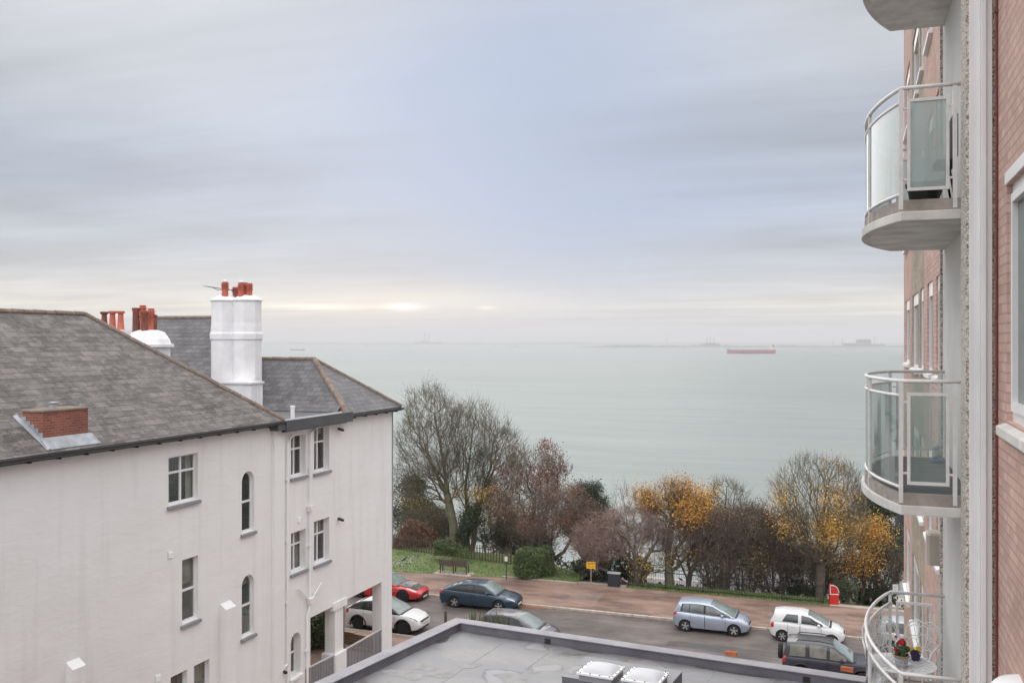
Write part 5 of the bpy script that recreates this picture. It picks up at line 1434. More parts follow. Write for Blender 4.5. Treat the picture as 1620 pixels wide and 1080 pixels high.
M['well'] = mat('wheel_well', (0.008, 0.008, 0.008), 0.9)
M['lamp_clear'] = mat('lamp_clear', (0.55, 0.57, 0.58), 0.1, spec=0.8, var=0.5, vscale=14)
M['lamp_red'] = mat('lamp_red', (0.42, 0.012, 0.015), 0.15, spec=0.8)
M['plate_white'] = mat('plate_white', (0.7, 0.7, 0.68), 0.5)
M['plate_yellow'] = mat('plate_yellow', (0.65, 0.48, 0.05), 0.5)
M['carbon'] = mat('carbon_bonnet', (0.06, 0.065, 0.065), 0.25, coat=0.8, var=0.3, vscale=5)

def lerp_list(pts, x):
    if x <= pts[0][0]: return pts[0][1]
    for (a, b), (c, d) in zip(pts[:-1], pts[1:]):
        if x <= c:
            t = (x - a) / (c - a + 1e-9); t = t * t * (3 - 2 * t) * 0.5 + t * 0.5
            return b + (d - b) * t
    return pts[-1][1]

def car(name, loc, label, spec, rz=0.0):
    t = local_thing(name, loc, label, 'car', 'parked cars', rz)
    L_, W = spec['L'], spec['W']; hl, hw_ = L_ / 2, W / 2
    deck, roofp = spec['deck'], spec['roof']
    xr, xf = roofp[0][0], roofp[-1][0]
    z0 = spec.get('clear', 0.19)
    xw = spec['axles']; rw = spec['rw']
    body_m = spec['paint']; roof_m = spec.get('roof_paint', body_m)
    def plan(x):
        f = abs(x) / hl; n = spec.get('nose', 0.24 if x > 0 else 0.13)
        return hw_ * (1 - (spec.get('nose', 0.26) if x > 0 else spec.get('tail', 0.15)) * max(0, (f - 0.62) / 0.38) ** 2.2)
    def low(x):
        f = abs(x) / hl; return z0 + 0.12 * max(0, (f - 0.8) / 0.2) ** 2
    def section(x):
        w = plan(x); d = lerp_list(deck, x); lo = low(x); h = d - lo
        return [(0.0, lo), (w * .86, lo), (w * .955, lo + 0.05), (w * .985, lo + h * .30), (w * 1.0, lo + h * .55), (w * .985, lo + h * .72), (w * .955, lo + h * .88), (w * .91, d - 0.035), (w * .83, d), (w * .45, d + 0.022), (0.0, d + 0.03)]
    def S(x, s):
        sec = section(x); i = min(int(s), len(sec) - 2); f = s - i
        return sec[i][0] * (1 - f) + sec[i + 1][0] * f, sec[i][1] * (1 - f) + sec[i + 1][1] * f
    def Sn(x, s, side, off):
        """point on the body side, off metres proud of it"""
        y, z = S(x, s); y1, z1 = S(x, min(9.99, s + .15)); y0, z0_ = S(x, max(0, s - .15))
        dy, dz = y1 - y0, z1 - z0_; l = math.hypot(dy, dz) + 1e-9
        ny, nz = dz / l, -dy / l
        return (x, side * (y + ny * off), z + nz * off)
    xs_ = sorted(set([-hl, -hl + .02, -hl + .06, -hl + .14] + [(-hl + .2) + (L_ - .4) * k / 30 for k in range(31)] + [hl - .14, hl - .06, hl - .02, hl] + [p[0] for p in deck if -hl < p[0] < hl]))
    b = MB(); rings = []
    for x in xs_:
        f = max(0, (abs(x) - (hl - 0.14)) / 0.14); sec = section(x); d0 = lerp_list(deck, x); lo = low(x); cz = lo + (d0 - lo) * .45
        k = 1 - 0.13 * f * f
        sec = [(y * k, cz + (z - cz) * (1 - 0.20 * f * f)) for y, z in sec]
        rings.append([(x, -y, z) for y, z in sec] + [(x, y, z) for y, z in sec[-2:0:-1]])
    n = len(rings[0]); vs = sum(rings, []); fs = []
    for i in range(len(rings) - 1):
        for j in range(n): q = (j + 1) % n; fs.append((i * n + j, i * n + q, (i + 1) * n + q, (i + 1) * n + j))
    fs += [tuple(range(n)), tuple(range((len(rings) - 1) * n, len(rings) * n))[::-1]]
    b.add(vs, fs)
    me = bpy.data.meshes.new('body'); me.from_pydata(b.v, [], b.f)
    bm = bmesh.new(); bm.from_mesh(me); bmesh.ops.recalc_face_normals(bm, faces=bm.faces); bm.to_mesh(me); bm.free()
    me.materials.append(body_m); me.materials.append(M['well'])
    tmp = bpy.data.objects.new('tmp_body', me); COL.objects.link(tmp)
    c = MB(); ra = rw + spec.get('arch', 0.055)
    for x in xw: 
        for sd in (-1, 1): c.lathe([(ra, 0), (ra, 0.42 * W / 1.75)], (x, sd * (hw_ + 0.1) - (0.42 * W / 1.75 if sd > 0 else 0), rw + 0.01), 28, axis='y')
    cme = bpy.data.meshes.new('cut'); cme.from_pydata(c.v, [], c.f); bm = bmesh.new(); bm.from_mesh(cme); bmesh.ops.recalc_face_normals(bm, faces=bm.faces)
    for f in bm.faces: f.material_index = 1
    bm.to_mesh(cme); bm.free(); cme.materials.append(body_m); cme.materials.append(M['well'])
    cut = bpy.data.objects.new('tmp_cut', cme); COL.objects.link(cut)
    md = tmp.modifiers.new('b', 'BOOLEAN'); md.operation = 'DIFFERENCE'; md.object = cut; md.solver = 'EXACT'
    dg = bpy.context.evaluated_depsgraph_get(); ev = tmp.evaluated_get(dg)
    bme = bpy.data.meshes.new_from_object(ev); bme.name = 'body'
    bpy.data.objects.remove(tmp); bpy.data.objects.remove(cut)
    bme.polygons.foreach_set('use_smooth', [True] * len(bme.polygons))
    try: bme.set_sharp_from_angle(angle=math.radians(33))
    except Exception: pass
    bo = bpy.data.objects.new('body', bme); COL.objects.link(bo); bo.parent = t; WORLD_LOC[bo.name] = (0, 0, 0)
    # greenhouse
    tum = spec.get('tumble', 0.27); gi = spec.get('glass_in', 0.90)
    def G(x):
        d = lerp_list(deck, x) - 0.015; r = max(lerp_list(roofp, x), d + 0.002); wb = plan(x) * gi; wt = wb - tum * (r - d); return d, r, wb, wt
    def gsec(x):
        d, r, wb, wt = G(x); e = min(0.07, (r - d) * .25)
        m_ = lambda t_: (wb + (wt - wb) * t_ + 0.02 * math.sin(math.pi * t_) * min(1, (r - d) / .3), d + (r - e - d) * t_)
        return [m_(0), m_(.35), m_(.7), m_(1.0), (wt - 0.05, r - e * .25), (wt * .6, r), (0, r + 0.008)]
    gx_ = sorted(set([xr + (xf - xr) * k / 36 for k in range(37)] + [p[0] for p in roofp]))
    b = MB(); rings = []
    for x in gx_:
        sec = gsec(x); rings.append([(x, -y, z) for y, z in sec] + [(x, y, z) for y, z in sec[-2::-1]])
    n = len(rings[0]); fs = []
    for i in range(len(rings) - 1):
        for j in range(n - 1): fs.append((i * n + j, i * n + j + 1, (i + 1) * n + j + 1, (i + 1) * n + j))
    b.add(sum(rings, []), fs); b.build('roof', roof_m, t, smooth='auto', loc=(0, 0, 0))
    def gpt(x, t_, side, off):
        d, r, wb, wt = G(x); e = min(0.07, (r - d) * .25)
        y = wb + (wt - wb) * t_ + 0.02 * math.sin(math.pi * t_) * min(1, (r - d) / .3); return (x, side * (y + off), d + (r - e - d) * t_ + off * .25)
    def side_glass(x0, x1, side, m, b0=0.075, t1=0.035, skew0=0.0, skew1=0.0, off=0.007, nm='window'):
        mb = MB(); nn = 14; rows = []
        for k in range(nn + 1):
            x = x0 + (x1 - x0) * k / nn; d, r, wb, wt = G(x); h = max(0.02, r - d - min(.07, (r - d) * .25))
            lo_ = min(0.5, b0 / h * 0.6); hi = max(lo_ + 0.005, 1 - t1 / h)
            rows.append([gpt(x + (skew0 * (1 - k / nn) + skew1 * k / nn) * tt, lo_ + (hi - lo_) * tt, side, off) for tt in (0, .25, .5, .75, 1)])
        mb.add(sum(rows, []), [(i * 5 + j, (i + 1) * 5 + j, (i + 1) * 5 + j + 1, i * 5 + j + 1) for i in range(nn) for j in range(4)])
        return mb.build(nm, m, t, smooth=True, loc=(0, 0, 0))
    for side in (-1, 1):
        g0, g1 = spec['dlo']
        if spec.get('dlo_trim', True): side_glass(g0 - 0.02, g1 + 0.03, side, M['black_trim'], b0=0.05, t1=0.015, off=0.003, skew0=spec.get('sk0', 0), nm='window_surround')
        for (a, c_, s0, s1) in spec['panes']: side_glass(a, c_, side, spec.get('glass', M['car_glass']), skew0=s0, skew1=s1)
    def top_glass(x0, x1, m, nm, wid=0.93, rim=True):
        mb = MB(); rows = []; nn = 10
        for k in range(nn + 1):
            x = x0 + (x1 - x0) * k / nn; d, r, wb, wt = G(x); sl = (lerp_list(roofp, x + .02) - lerp_list(roofp, x - .02)) / .04; l = math.hypot(1, sl)
            o_ = 0.010; row = []
            for v in np.linspace(-1, 1, 9):
                y = v * (wt - 0.045) * wid; drop = 0.25 * min(0.07, (r - d) * .25) * abs(v) ** 3
                row.append((x - sl / l * o_, y, r + 0.008 * (1 - abs(v)) - drop + o_ / l))
            rows.append(row)
        mb.add(sum(rows, []), [(i * 9 + j, (i + 1) * 9 + j, (i + 1) * 9 + j + 1, i * 9 + j + 1) for i in range(nn) for j in range(8)])
        return mb.build(nm, m, t, smooth=True, loc=(0, 0, 0))
    top_glass(*spec['screen'], M['screen_glass'], 'windscreen', 0.98); 
    if spec.get('rear'): top_glass(*spec['rear'], M['screen_glass'], 'rear_window', 0.9)
    # wiper scuttle at the foot of the screen
    mb = MB(); d, r, wb, wt = G(xf - .02); mb.prism([(xf - 0.10, -wb * .92, d + 0.02), (xf + 0.10, -wb * .88, d + 0.033), (xf + .10, wb * .88, d + 0.033), (xf - .10, wb * .92, d + 0.02)], (0, 0, 0.02)); mb.build('scuttle', M['black_trim'], t, loc=(0, 0, 0))
    # doors: panels a few mm proud with the shut lines left between them
    for side in (-1, 1):
        for (a, c_) in spec['doors']:
            mb = MB(); rows = []; nn = 10; ss = [2.2, 2.8, 3.4, 4, 4.6, 5.2, 6, 6.7]
            for k in range(nn + 1):
                x = a + (c_ - a) * k / nn; rows.append([Sn(x, s, side, 0.006) for s in ss])
            m_ = len(ss); mb.add(sum(rows, []), [(i * m_ + j, (i + 1) * m_ + j, (i + 1) * m_ + j + 1, i * m_ + j + 1) for i in range(nn) for j in range(m_ - 1)])
            dd = mb.build('door', body_m, t, smooth=True, loc=(0, 0, 0))
            for e_ in (a, c_):
                mb = MB(); pts = [Sn(e_, s, side, 0.004) for s in ss]; mb.tube(pts, 0.008, 4); mb.build('shut_line', M['black_trim'], dd, loc=(0, 0, 0))
            mb = MB(); p = Sn(a + 0.13, 5.45, side, 0.022); q = Sn(a + 0.30, 5.45, side, 0.022); mb.tube([p, q], 0.014, 6); mb.build('handle', spec.get('handle', body_m), dd, loc=(0, 0, 0))
        mb = MB(); mx_ = spec.get('mirror', xf - 0.55); p = gpt(mx_, 0.16, side, 0.11); mb.sphere((p[0], p[1], p[2] + 0.02), (0.075, 0.11, 0.075), 10, 7); mb.build('mirror', spec.get('mirror_paint', body_m), t, smooth=True, loc=(0, 0, 0))
        # lamps
        hz = spec.get('head', (hl - .52, hl - .07, 6.2, 8.0)); mb = MB(); rows = []
        for k in range(7):
            f_ = k / 6; x = hz[0] + (hz[1] - hz[0]) * f_; s0_, s1_ = hz[2] + (0.9 * (1 - f_) if hz[2] > 5 else 0), hz[3]
            rows.append([Sn(x, s0_ + (s1_ - s0_) * q / 4, side, 0.008) for q in range(5)])
        mb.add(sum(rows, []), [(i * 5 + j, (i + 1) * 5 + j, (i + 1) * 5 + j + 1, i * 5 + j + 1) for i in range(6) for j in range(4)]); hd = mb.build('headlight', spec.get('head_m', M['lamp_clear']), t, smooth=True, loc=(0, 0, 0))
        tz = spec.get('tail_lamp', (-hl + .03, -hl + .26, 5.2, 7.4)); mb = MB(); rows = []
        for k in range(5): rows.append([Sn(tz[0] + (tz[1] - tz[0]) * k / 4, tz[2] + (tz[3] - tz[2]) * q / 4, side, 0.010) for q in range(5)])
        mb.add(sum(rows, []), [(i * 5 + j, (i + 1) * 5 + j, (i + 1) * 5 + j + 1, i * 5 + j + 1) for i in range(4) for j in range(4)]); mb.build('tail_light', M['lamp_red'], t, smooth=True, loc=(0, 0, 0))
    # nose: grille, lower intake, number plates
    wn = plan(hl); dn = lerp_list(deck, hl)
    mb = MB(); gz0, gz1, gw = spec.get('grille', (0.46, 0.60, 0.50)); mb.rbox(hl - 0.06, hl + 0.012, -wn * gw, wn * gw, gz0, gz1, 0.02); mb.build('grille', M['black_trim'], t, loc=(0, 0, 0))
    mb = MB(); mb.rbox(hl - 0.10, hl + 0.004, -wn * .62, wn * .62, z0 + 0.05, z0 + 0.17, 0.02); mb.build('air_intake', M['black_trim'], t, loc=(0, 0, 0))
    mb = MB(); mb.box(hl - 0.02, hl + 0.022, -0.26, 0.26, gz0 - 0.115, gz0 - 0.01); mb.build('number_plate', M['plate_white'], t, loc=(0, 0, 0))
    mb = MB(); mb.box(-hl - 0.02, -hl + .02, -0.26, 0.26, 0.62, 0.73); mb.build('number_plate', M['plate_yellow'], t, loc=(0, 0, 0))
    mb = MB(); mb.box(-hl + .1, hl - .1, -hw_ * .72, hw_ * .72, z0 - 0.02, z0 + 0.10); mb.build('underbody', M['well'], t, loc=(0, 0, 0))
    if spec.get('sill'):
        for side in (-1, 1):
            mb = MB(); rows = []; 
            for k in range(9):
                x = xw[1] + ra + .02 + (xw[0] - xw[1] - 2 * ra - .04) * k / 8; rows.append([Sn(x, s, side, 0.012) for s in (1.2, 1.7, 2.2)])
            mb.add(sum(rows, []), [(i * 3 + j, (i + 1) * 3 + j, (i + 1) * 3 + j + 1, i * 3 + j + 1) for i in range(8) for j in range(2)]); mb.build('sill_trim', spec['sill'], t, smooth=True, loc=(0, 0, 0))
    if spec.get('cladding'):
        for x in xw:
            for side in (-1, 1):
                mb = MB(); pr = []
                for k in range(19):
                    a = math.pi * (k / 18.0) * 1.16 - 0.25
                    pr.append((x + (ra + 0.03) * math.cos(a), side * (plan(x) * 0.985 + 0.012), rw + (ra + 0.03) * math.sin(a)))
                mb.tube(pr, 0.035, 6); mb.build('arch_trim', spec['cladding'], t, smooth=True, loc=(0, 0, 0))
    # wheels
    for x in xw:
        for side in (-1, 1):
            yc = side * (hw_ - 0.115); mb = MB(); tw = 0.10
            mb.lathe([(rw * .70, -tw), (rw * .93, -tw), (rw * .985, -tw * .8), (rw, -tw * .5), (rw, tw * .5), (rw * .985, tw * .8), (rw * .93, tw), (rw * .70, tw)], (x, yc, rw), 30, axis='y')
            wo = mb.build('wheel', M['tyre'], t, smooth='auto', loc=(0, 0, 0))
            rm = MB(); o_ = side * (tw + 0.002); rr = rw * .70
            rm.lathe([(rr, -0.005), (rr, 0.006), (rr * .93, 0.008), (rr * .90, -0.012)], (x, yc + o_, rw), 28, axis='y', cap=False)
            ns = spec.get('spokes', 5)
            for k in range(ns):
                a = 2 * math.pi * k / ns + 0.3 + x; ca, sa = math.cos(a), math.sin(a); wsp = spec.get('spoke_w', 0.052) * 0.8
                p_ = [(x + ca * u - sa * v, yc + o_ - side * 0.012, rw + sa * u + ca * v) for u, v in ((0.02, -wsp * .7), (rr * .93, -wsp), (rr * .93, wsp), (0.02, wsp * .7))]
                rm.prism(p_, (0, side * 0.016, 0))
            rm.lathe([(0.055, 0), (0.05, 0.012), (0.01, 0.015)] if side > 0 else [(0.01, -0.015), (0.05, -0.012), (0.055, 0)], (x, yc + o_, rw), 12, axis='y')
            rm.build('rim', spec.get('rim', M['alloy']), wo, smooth='auto', loc=(0, 0, 0))
            dk = MB(); dk.lathe([(rr, 0), (rr, 0.004), (0.01, 0.004)] if side > 0 else [(0.01, -0.004), (rr, -0.004), (rr, 0)], (x, yc + side * (tw - 0.045), rw), 20, axis='y'); dk.build('brake_disc', M['well'], wo, loc=(0, 0, 0))
    return t

def car_x(px, py, z=0.0): return on_z(px, py, z)
FAR_Y = 50.75     # lane next to the far kerb (car centre)
NEARY = 45.1
def mid(px0, px1, y, L_, z=0.55):
    """x of the car's middle from where its tail and nose appear in the photograph"""
    return (on_y(px0, 960, y).x + on_y(px1, 960, y).x) / 2
# blue saloon-like hatchback
blue = dict(L=4.68, W=1.78, paint=paint('blue_paint', (0.012, 0.042, 0.08), 0.35), deck=[(-2.34, .80), (-2.25, .93), (-1.95, 1.00), (-1.2, .97), (0.6, .93), (1.0, .90), (1.7, .83), (2.15, .72), (2.34, .60)],
    roof=[(-2.02, .99), (-1.5, 1.22), (-1.0, 1.37), (-0.4, 1.435), (0.1, 1.425), (0.45, 1.35), (0.85, 1.13), (1.22, .90)], axles=(1.38, -1.32), rw=0.32, dlo=(-1.42, 0.98), panes=[(-1.36, -1.14, 0.12, 0.12), (-1.10, -0.22, 0.1, 0.02), (-0.12, 0.92, 0.02, -0.02)], sk0=0.12,
    screen=(0.34, 1.16), rear=(-1.92, -1.05), doors=[(-1.06, -0.18), (-0.16, 0.92)], mirror=0.66, spoke_w=0.05)
car('car', (mid(699, 826, FAR_Y - 0.1, 4.68), FAR_Y - 0.1, 0), 'dark blue five-door hatchback parked by the far kerb in front of the bench', blue)
# silver blue mini people carrier
M['glass_mid'] = mat('grey_car_glass', (0.17, 0.185, 0.18), 0.06, spec=0.8, var=0.4, vscale=1.8, col2=(0.07, 0.08, 0.08))
jazz = dict(glass=M['glass_mid'], L=3.92, W=1.69, paint=paint('silver_blue_paint', (0.42, 0.48, 0.58), 0.5), deck=[(-1.96, .78), (-1.88, .98), (-1.5, 1.02), (0.2, .95), (0.9, .93), (1.3, .90), (1.65, .80), (1.85, .68), (1.96, .55)],
    roof=[(-1.90, 1.0), (-1.80, 1.22), (-1.66, 1.47), (-1.2, 1.525), (-0.5, 1.535), (0.05, 1.48), (0.6, 1.25), (1.25, .93)], axles=(1.22, -1.28), rw=0.30, dlo=(-1.55, 1.0), panes=[(-1.50, -1.10, 0.1, 0.02), (-1.06, -0.34, 0.02, 0.0), (-0.24, 0.62, 0.0, -.02), (0.68, 0.98, -.02, -.03)], sk0=0.1,
    screen=(0.0, 1.2), rear=(-1.88, -1.68), doors=[(-1.02, -0.28), (-0.26, 0.78)], mirror=0.62, head=(1.22, 1.88, 6.6, 8.2), tail_lamp=(-1.93, -1.74, 5.6, 7.9), grille=(0.52, 0.60, 0.5), spoke_w=0.056)
car('car', (mid(1068, 1187, FAR_Y - .1, 3.92), FAR_Y - .1, 0), 'silver blue tall hatchback parked by the far kerb in mid road view', jazz)
# white small hatchback
kia = dict(L=3.60, W=1.60, paint=paint('white_paint_car', (0.74, 0.74, 0.75), 0.0), deck=[(-1.80, .75), (-1.72, .95), (-1.4, 1.0), (0.2, .95), (0.75, .92), (1.15, .89), (1.5, .80), (1.7, .66), (1.80, .52)],
    roof=[(-1.78, .97), (-1.66, 1.22), (-1.58, 1.43), (-1.1, 1.49), (-0.3, 1.49), (0.1, 1.43), (0.55, 1.22), (1.08, .92)], axles=(1.17, -1.18), rw=0.285, dlo=(-1.35, 0.80), dlo_trim=False, panes=[(-1.20, -0.42, 0.22, 0.0), (-0.26, 0.78, 0.0, -.02)], sk0=0.1,
    screen=(0.06, 1.04), rear=(-1.74, -1.60), doors=[(-0.92, -0.33), (-0.31, 0.70)], mirror=0.58, head=(1.02, 1.68, 6.6, 8.1), tail_lamp=(-1.76, -1.60, 4.6, 7.2), grille=(0.55, 0.60, 0.4), spoke_w=0.045, spokes=6)
car('car', (mid(1220, 1336, FAR_Y - .15, 3.6), FAR_Y - .15, 0), 'small white hatchback with red tail lamp parked by the far kerb near the red post', kia)
# red sports coupe with a dark bonnet
red = dict(L=4.88, W=1.92, paint=paint('red_paint', (0.60, 0.012, 0.02), 0.1), deck=[(-2.44, .70), (-2.3, .90), (-1.9, .95), (-0.8, .90), (0.3, .86), (0.9, .84), (1.7, .77), (2.2, .63), (2.44, .50)],
    roof=[(-1.95, .94), (-1.3, 1.16), (-0.7, 1.31), (-0.3, 1.345), (0.0, 1.31), (0.45, 1.12), (0.98, .85)], axles=(1.44, -1.50), rw=0.345, dlo=(-1.25, 0.72), panes=[(-1.15, -0.6, 0.1, 0), (-0.5, 0.66, 0, 0)], rim=M['alloy_dark'],
    screen=(-0.02, 0.92), rear=(-1.85, -0.75), doors=[(-0.55, 0.80)], mirror=0.5, head=(1.62, 2.2, 6.6, 8.1), grille=(0.30, 0.50, 0.55), clear=0.15, nose=0.30)
rx = on_y(672, 940, FAR_Y).x - 2.42
rt = car('car', (rx, FAR_Y, 0), 'red sports coupe with dark bonnet half hidden behind the white house corner', red)
def bonnet_strip():
    mb = MB(); rows = []
    for k in range(11):
        x = 0.98 + 1.2 * k / 10; w = 0.62 - 0.10 * (k / 10) ** 2; d = lerp_list(red['deck'], x)
        rows.append([(x, v * w, d + 0.036 + 0.012 * (1 - v * v)) for v in (-1, -.5, 0, .5, 1)])
    mb.add(sum(rows, []), [(i * 5 + j, (i + 1) * 5 + j, (i + 1) * 5 + j + 1, i * 5 + j + 1) for i in range(10) for j in range(4)])
    mb.build('bonnet_panel', M['carbon'], rt, smooth=True, loc=(0, 0, 0))
bonnet_strip()
# white crossover with black roof
chr_ = dict(L=4.36, W=1.80, paint=paint('pearl_white', (0.74, 0.73, 0.74), 0.0), roof_paint=paint('black_roof', (0.02, 0.02, 0.022), 0.0, 0.2), deck=[(-2.18, .90), (-2.08, 1.06), (-1.7, 1.10), (-0.9, 1.10), (0.4, 1.02), (0.9, 1.0), (1.4, .97), (1.85, .87), (2.08, .72), (2.18, .58)],
    roof=[(-2.02, 1.08), (-1.6, 1.36), (-1.1, 1.51), (-0.5, 1.565), (0.0, 1.53), (0.5, 1.32), (1.08, 1.0)], axles=(1.30, -1.32), rw=0.345, arch=0.08, dlo=(-1.1, 0.85), panes=[(-0.98, -0.32, .2, 0), (-0.22, 0.80, 0, -.02)], rim=M['alloy_dark'], cladding=M['black_trim'], sill=M['black_trim'],
    screen=(-0.05, 1.04), rear=(-1.98, -1.25), doors=[(-1.0, -0.28), (-0.26, 0.82)], mirror=0.55, mirror_paint=M['black_trim'], head=(1.22, 2.05, 6.8, 7.6), head_m=M['black_trim'], grille=(0.66, 0.72, 0.7), clear=0.22)
car('car', (mid(549, 681, NEARY, 4.36), NEARY, 0), 'white crossover with black roof and wheels parked beside the house porch', chr_)
# grey hatchback behind the parapet
grey = dict(L=4.20, W=1.75, paint=paint('grey_paint', (0.115, 0.11, 0.125), 0.3), deck=[(-2.10, .80), (-2.0, .98), (-1.6, 1.0), (0.4, .95), (1.0, .92), (1.5, .86), (1.9, .74), (2.1, .58)],
    roof=[(-2.02, .98), (-1.82, 1.30), (-1.55, 1.44), (-0.8, 1.50), (-0.1, 1.49), (0.25, 1.42), (0.7, 1.2), (1.2, .92)], axles=(1.32, -1.27), rw=0.31, dlo=(-1.6, 0.95), panes=[(-1.52, -1.1, .1, 0), (-1.04, -.3, 0, 0), (-.2, .9, 0, 0)],
    screen=(0.2, 1.15), rear=(-1.98, -1.62), doors=[(-1.0, -0.25), (-0.23, 0.85)], mirror=0.6)
gp = on_z(872, 990, 0.72)
car('car', (at_depth(874, 990, 46.6).x - 2.05, NEARY + .1, 0), 'grey hatchback mostly hidden behind the dark parapet next to spiky leaves', grey)
# navy off-roader with roof bars and a spare wheel
M['glass_pale'] = mat('pale_car_glass', (0.27, 0.285, 0.255), 0.06, spec=0.8, var=0.4, vscale=2.2, col2=(0.13, 0.14, 0.125))
suv = dict(glass=M['glass_pale'], L=4.25, W=1.80, paint=paint('navy_paint', (0.008, 0.010, 0.030), 0.0, 0.4, 0.15), roof_paint=paint('navy_roof', (0.04, 0.045, 0.055), 0.2), deck=[(-2.12, .95), (-2.05, 1.08), (-1.0, 1.10), (0.6, 1.07), (1.1, 1.06), (1.7, 1.02), (2.0, .92), (2.12, .75)],
    roof=[(-2.06, 1.08), (-1.98, 1.5), (-1.92, 1.68), (-1.4, 1.74), (-0.4, 1.74), (0.05, 1.68), (0.45, 1.42), (0.92, 1.07)], axles=(1.28, -1.28), rw=0.36, arch=0.08, dlo=(-1.85, 0.62), dlo_trim=False, panes=[(-1.80, -1.12, 0.03, 0), (-0.94, -0.22, 0, 0), (-0.08, 0.62, 0, -.03)],
    screen=(0.06, 0.88), rear=(-2.04, -1.95), doors=[(-1.0, -0.17), (-0.15, 0.78)], mirror=0.42, clear=0.26, tumble=0.2, cladding=M['black_trim'], sill=M['black_trim'], tail_lamp=(-2.1, -1.98, 4.5, 7.2))
sy_ = NEARY
sx_ = on_y(1243, 1020, sy_).x + 2.12 - 0.1
st_ = car('car', (sx_, sy_, 0), 'navy off-roader with roof bars and rear spare wheel in front of the small white hatchback', suv)
mb = MB(); mb.lathe([(0.2, -0.1), (0.33, -0.09), (0.355, -0.04), (0.355, 0.05), (0.32, 0.09), (0.02, 0.1)], (-2.26, 0.1, 1.02), 24, axis='x'); mb.build('spare_wheel', M['tyre'], st_, smooth='auto', loc=(0, 0, 0))
for s in (-1, 1):
    mb = MB(); mb.tube([(-1.5, s * .60, 1.735), (-1.4, s * .60, 1.80), (-0.5, s * .60, 1.81), (0.0, s * .58, 1.75), (0.1, s * .58, 1.70)], 0.022, 6); mb.build('roof_bar', M['black_trim'], st_, smooth=True, loc=(0, 0, 0))
# pale car far right seen through the lowest balcony glass
van = dict(jazz); van['paint'] = paint('pale_silver', (0.50, 0.53, 0.56), 0.4)
car('car', (at_depth(1412, 990, 46).x + 1.2, FAR_Y - .15, 0), 'pale silver hatchback glimpsed through the glass of the lowest balcony', van)
# ------------------------------------------------------------------ street furniture and small things
M['fence_dark'] = mat('fence_paint', (0.05, 0.042, 0.036), 0.7, var=0.3, vscale=4)
M['fence_wood'] = mat('fence_wood', (0.10, 0.072, 0.05), 0.85, var=0.4, vscale=5)
M['bench_wood'] = mat('bench_wood', (0.12, 0.085, 0.07), 0.7, var=0.4, vscale=8)
M['iron_black'] = mat('iron_black', (0.018, 0.018, 0.02), 0.5)
M['red_enamel'] = mat('red_enamel', (0.55, 0.025, 0.02), 0.4, var=0.12, vscale=4)
M['yellow_sign'] = mat('yellow_sign', (0.80, 0.46, 0.02), 0.5)
M['cabinet'] = mat('cabinet_paint', (0.028, 0.032, 0.042), 0.5, var=0.2, vscale=3)
M['silver'] = mat('galvanised', (0.42, 0.42, 0.42), 0.5, metal=0.3)
def fence(name, x0, x1, b, z0f, h, bay, gap, label, m, bw=0.02, wood=False):
    bf = b if callable(b) else (lambda x: b)
    t = thing(name, ((x0 + x1) / 2, bf((x0 + x1) / 2), z0f((x0 + x1) / 2)), label, 'fence')
    n = max(1, round((x1 - x0) / bay)); L_ = (x1 - x0) / n
    for k in range(n + 1):
        x = x0 + L_ * k; z = z0f(x); y = bf(x); mb = MB(); s = 0.03 if not wood else 0.045; mb.box(x - s, x + s, y - s, y + s, z - 0.2, z + h + 0.06); mb.build('post', m, t)
    for k in range(n):
        a, c = x0 + L_ * k, x0 + L_ * (k + 1); za, zc = z0f(a), z0f(c); ya, yc = bf(a), bf(c)
        mb = MB()
        for hh in (0.14, h - 0.12 if not wood else h - .25):
            s = 0.018; mb.prism([(a + .03, ya - s, za + hh - .02), (c - .03, yc - s, zc + hh - .02), (c - .03, yc - s, zc + hh + .02), (a + .03, ya - s, za + hh + .02)], (0, 2 * s, 0))
        q = int(L_ / gap)
        for i in range(1, q):
            x = a + L_ * i / q; z = za + (zc - za) * i / q; y = bf(x); mb.box(x - bw / 2, x + bw / 2, y - .019 - bw * .4, y - 0.019 + bw * .4, z + 0.02, z + h + (random.uniform(-.03, .03) if wood else 0))
        mb.build('bar_panel', m, t)
    return t
BF = 61.1
fx0, fx1 = on_y(585, 866, 62.5).x, on_y(808, 893, 60.4).x
BFF = lambda x: 62.5 + (60.4 - 62.5) * (x - fx0) / (fx1 - fx0)
fence('park_fence', fx0, fx1, BFF, lambda x: 0.02, 1.15, 2.0, 0.20, 'old brown paling fence at the back of the lawn below the bare trees', M['fence_wood'], 0.055, True)
RB = GRASS_B + 0.32
fence('park_railing', XG1 + 0.1, XR - 0.3, RB, lambda x: 0.1, 1.15, 2.4, 0.14, 'thin black iron railing along the narrow grass strip right of the cabinet', M['iron_black'], 0.016)
# gate gap: handrail of the steps that go down
hp = on_z(915, 921, 0.1)
t = thing('step_handrail', (hp.x, GRASS_B + .3, 0.1), 'dark handrail sloping down the park steps behind the yellow sign', 'handrail')
for dx, dy, dz in ((0.1, 0.25, 0), (1.0, 0.9, -0.15)):
    for k in range(2):
        mb = MB(); x = hp.x + dx + k * 0.02; y = GRASS_B + dy + k * .8; zg = ground_z(x, y); mb.tube([(x, y, min(0, zg) - .2), (x, y, 1.05 + dz * 3 * k)], 0.03, 6); mb.build('post', M['iron_black'], t)
mb = MB(); mb.tube([(hp.x + .1, GRASS_B + .25, 1.05), (hp.x + 1.35, GRASS_B + .9, 0.35)], 0.026, 6); mb.build('rail', M['iron_black'], t)

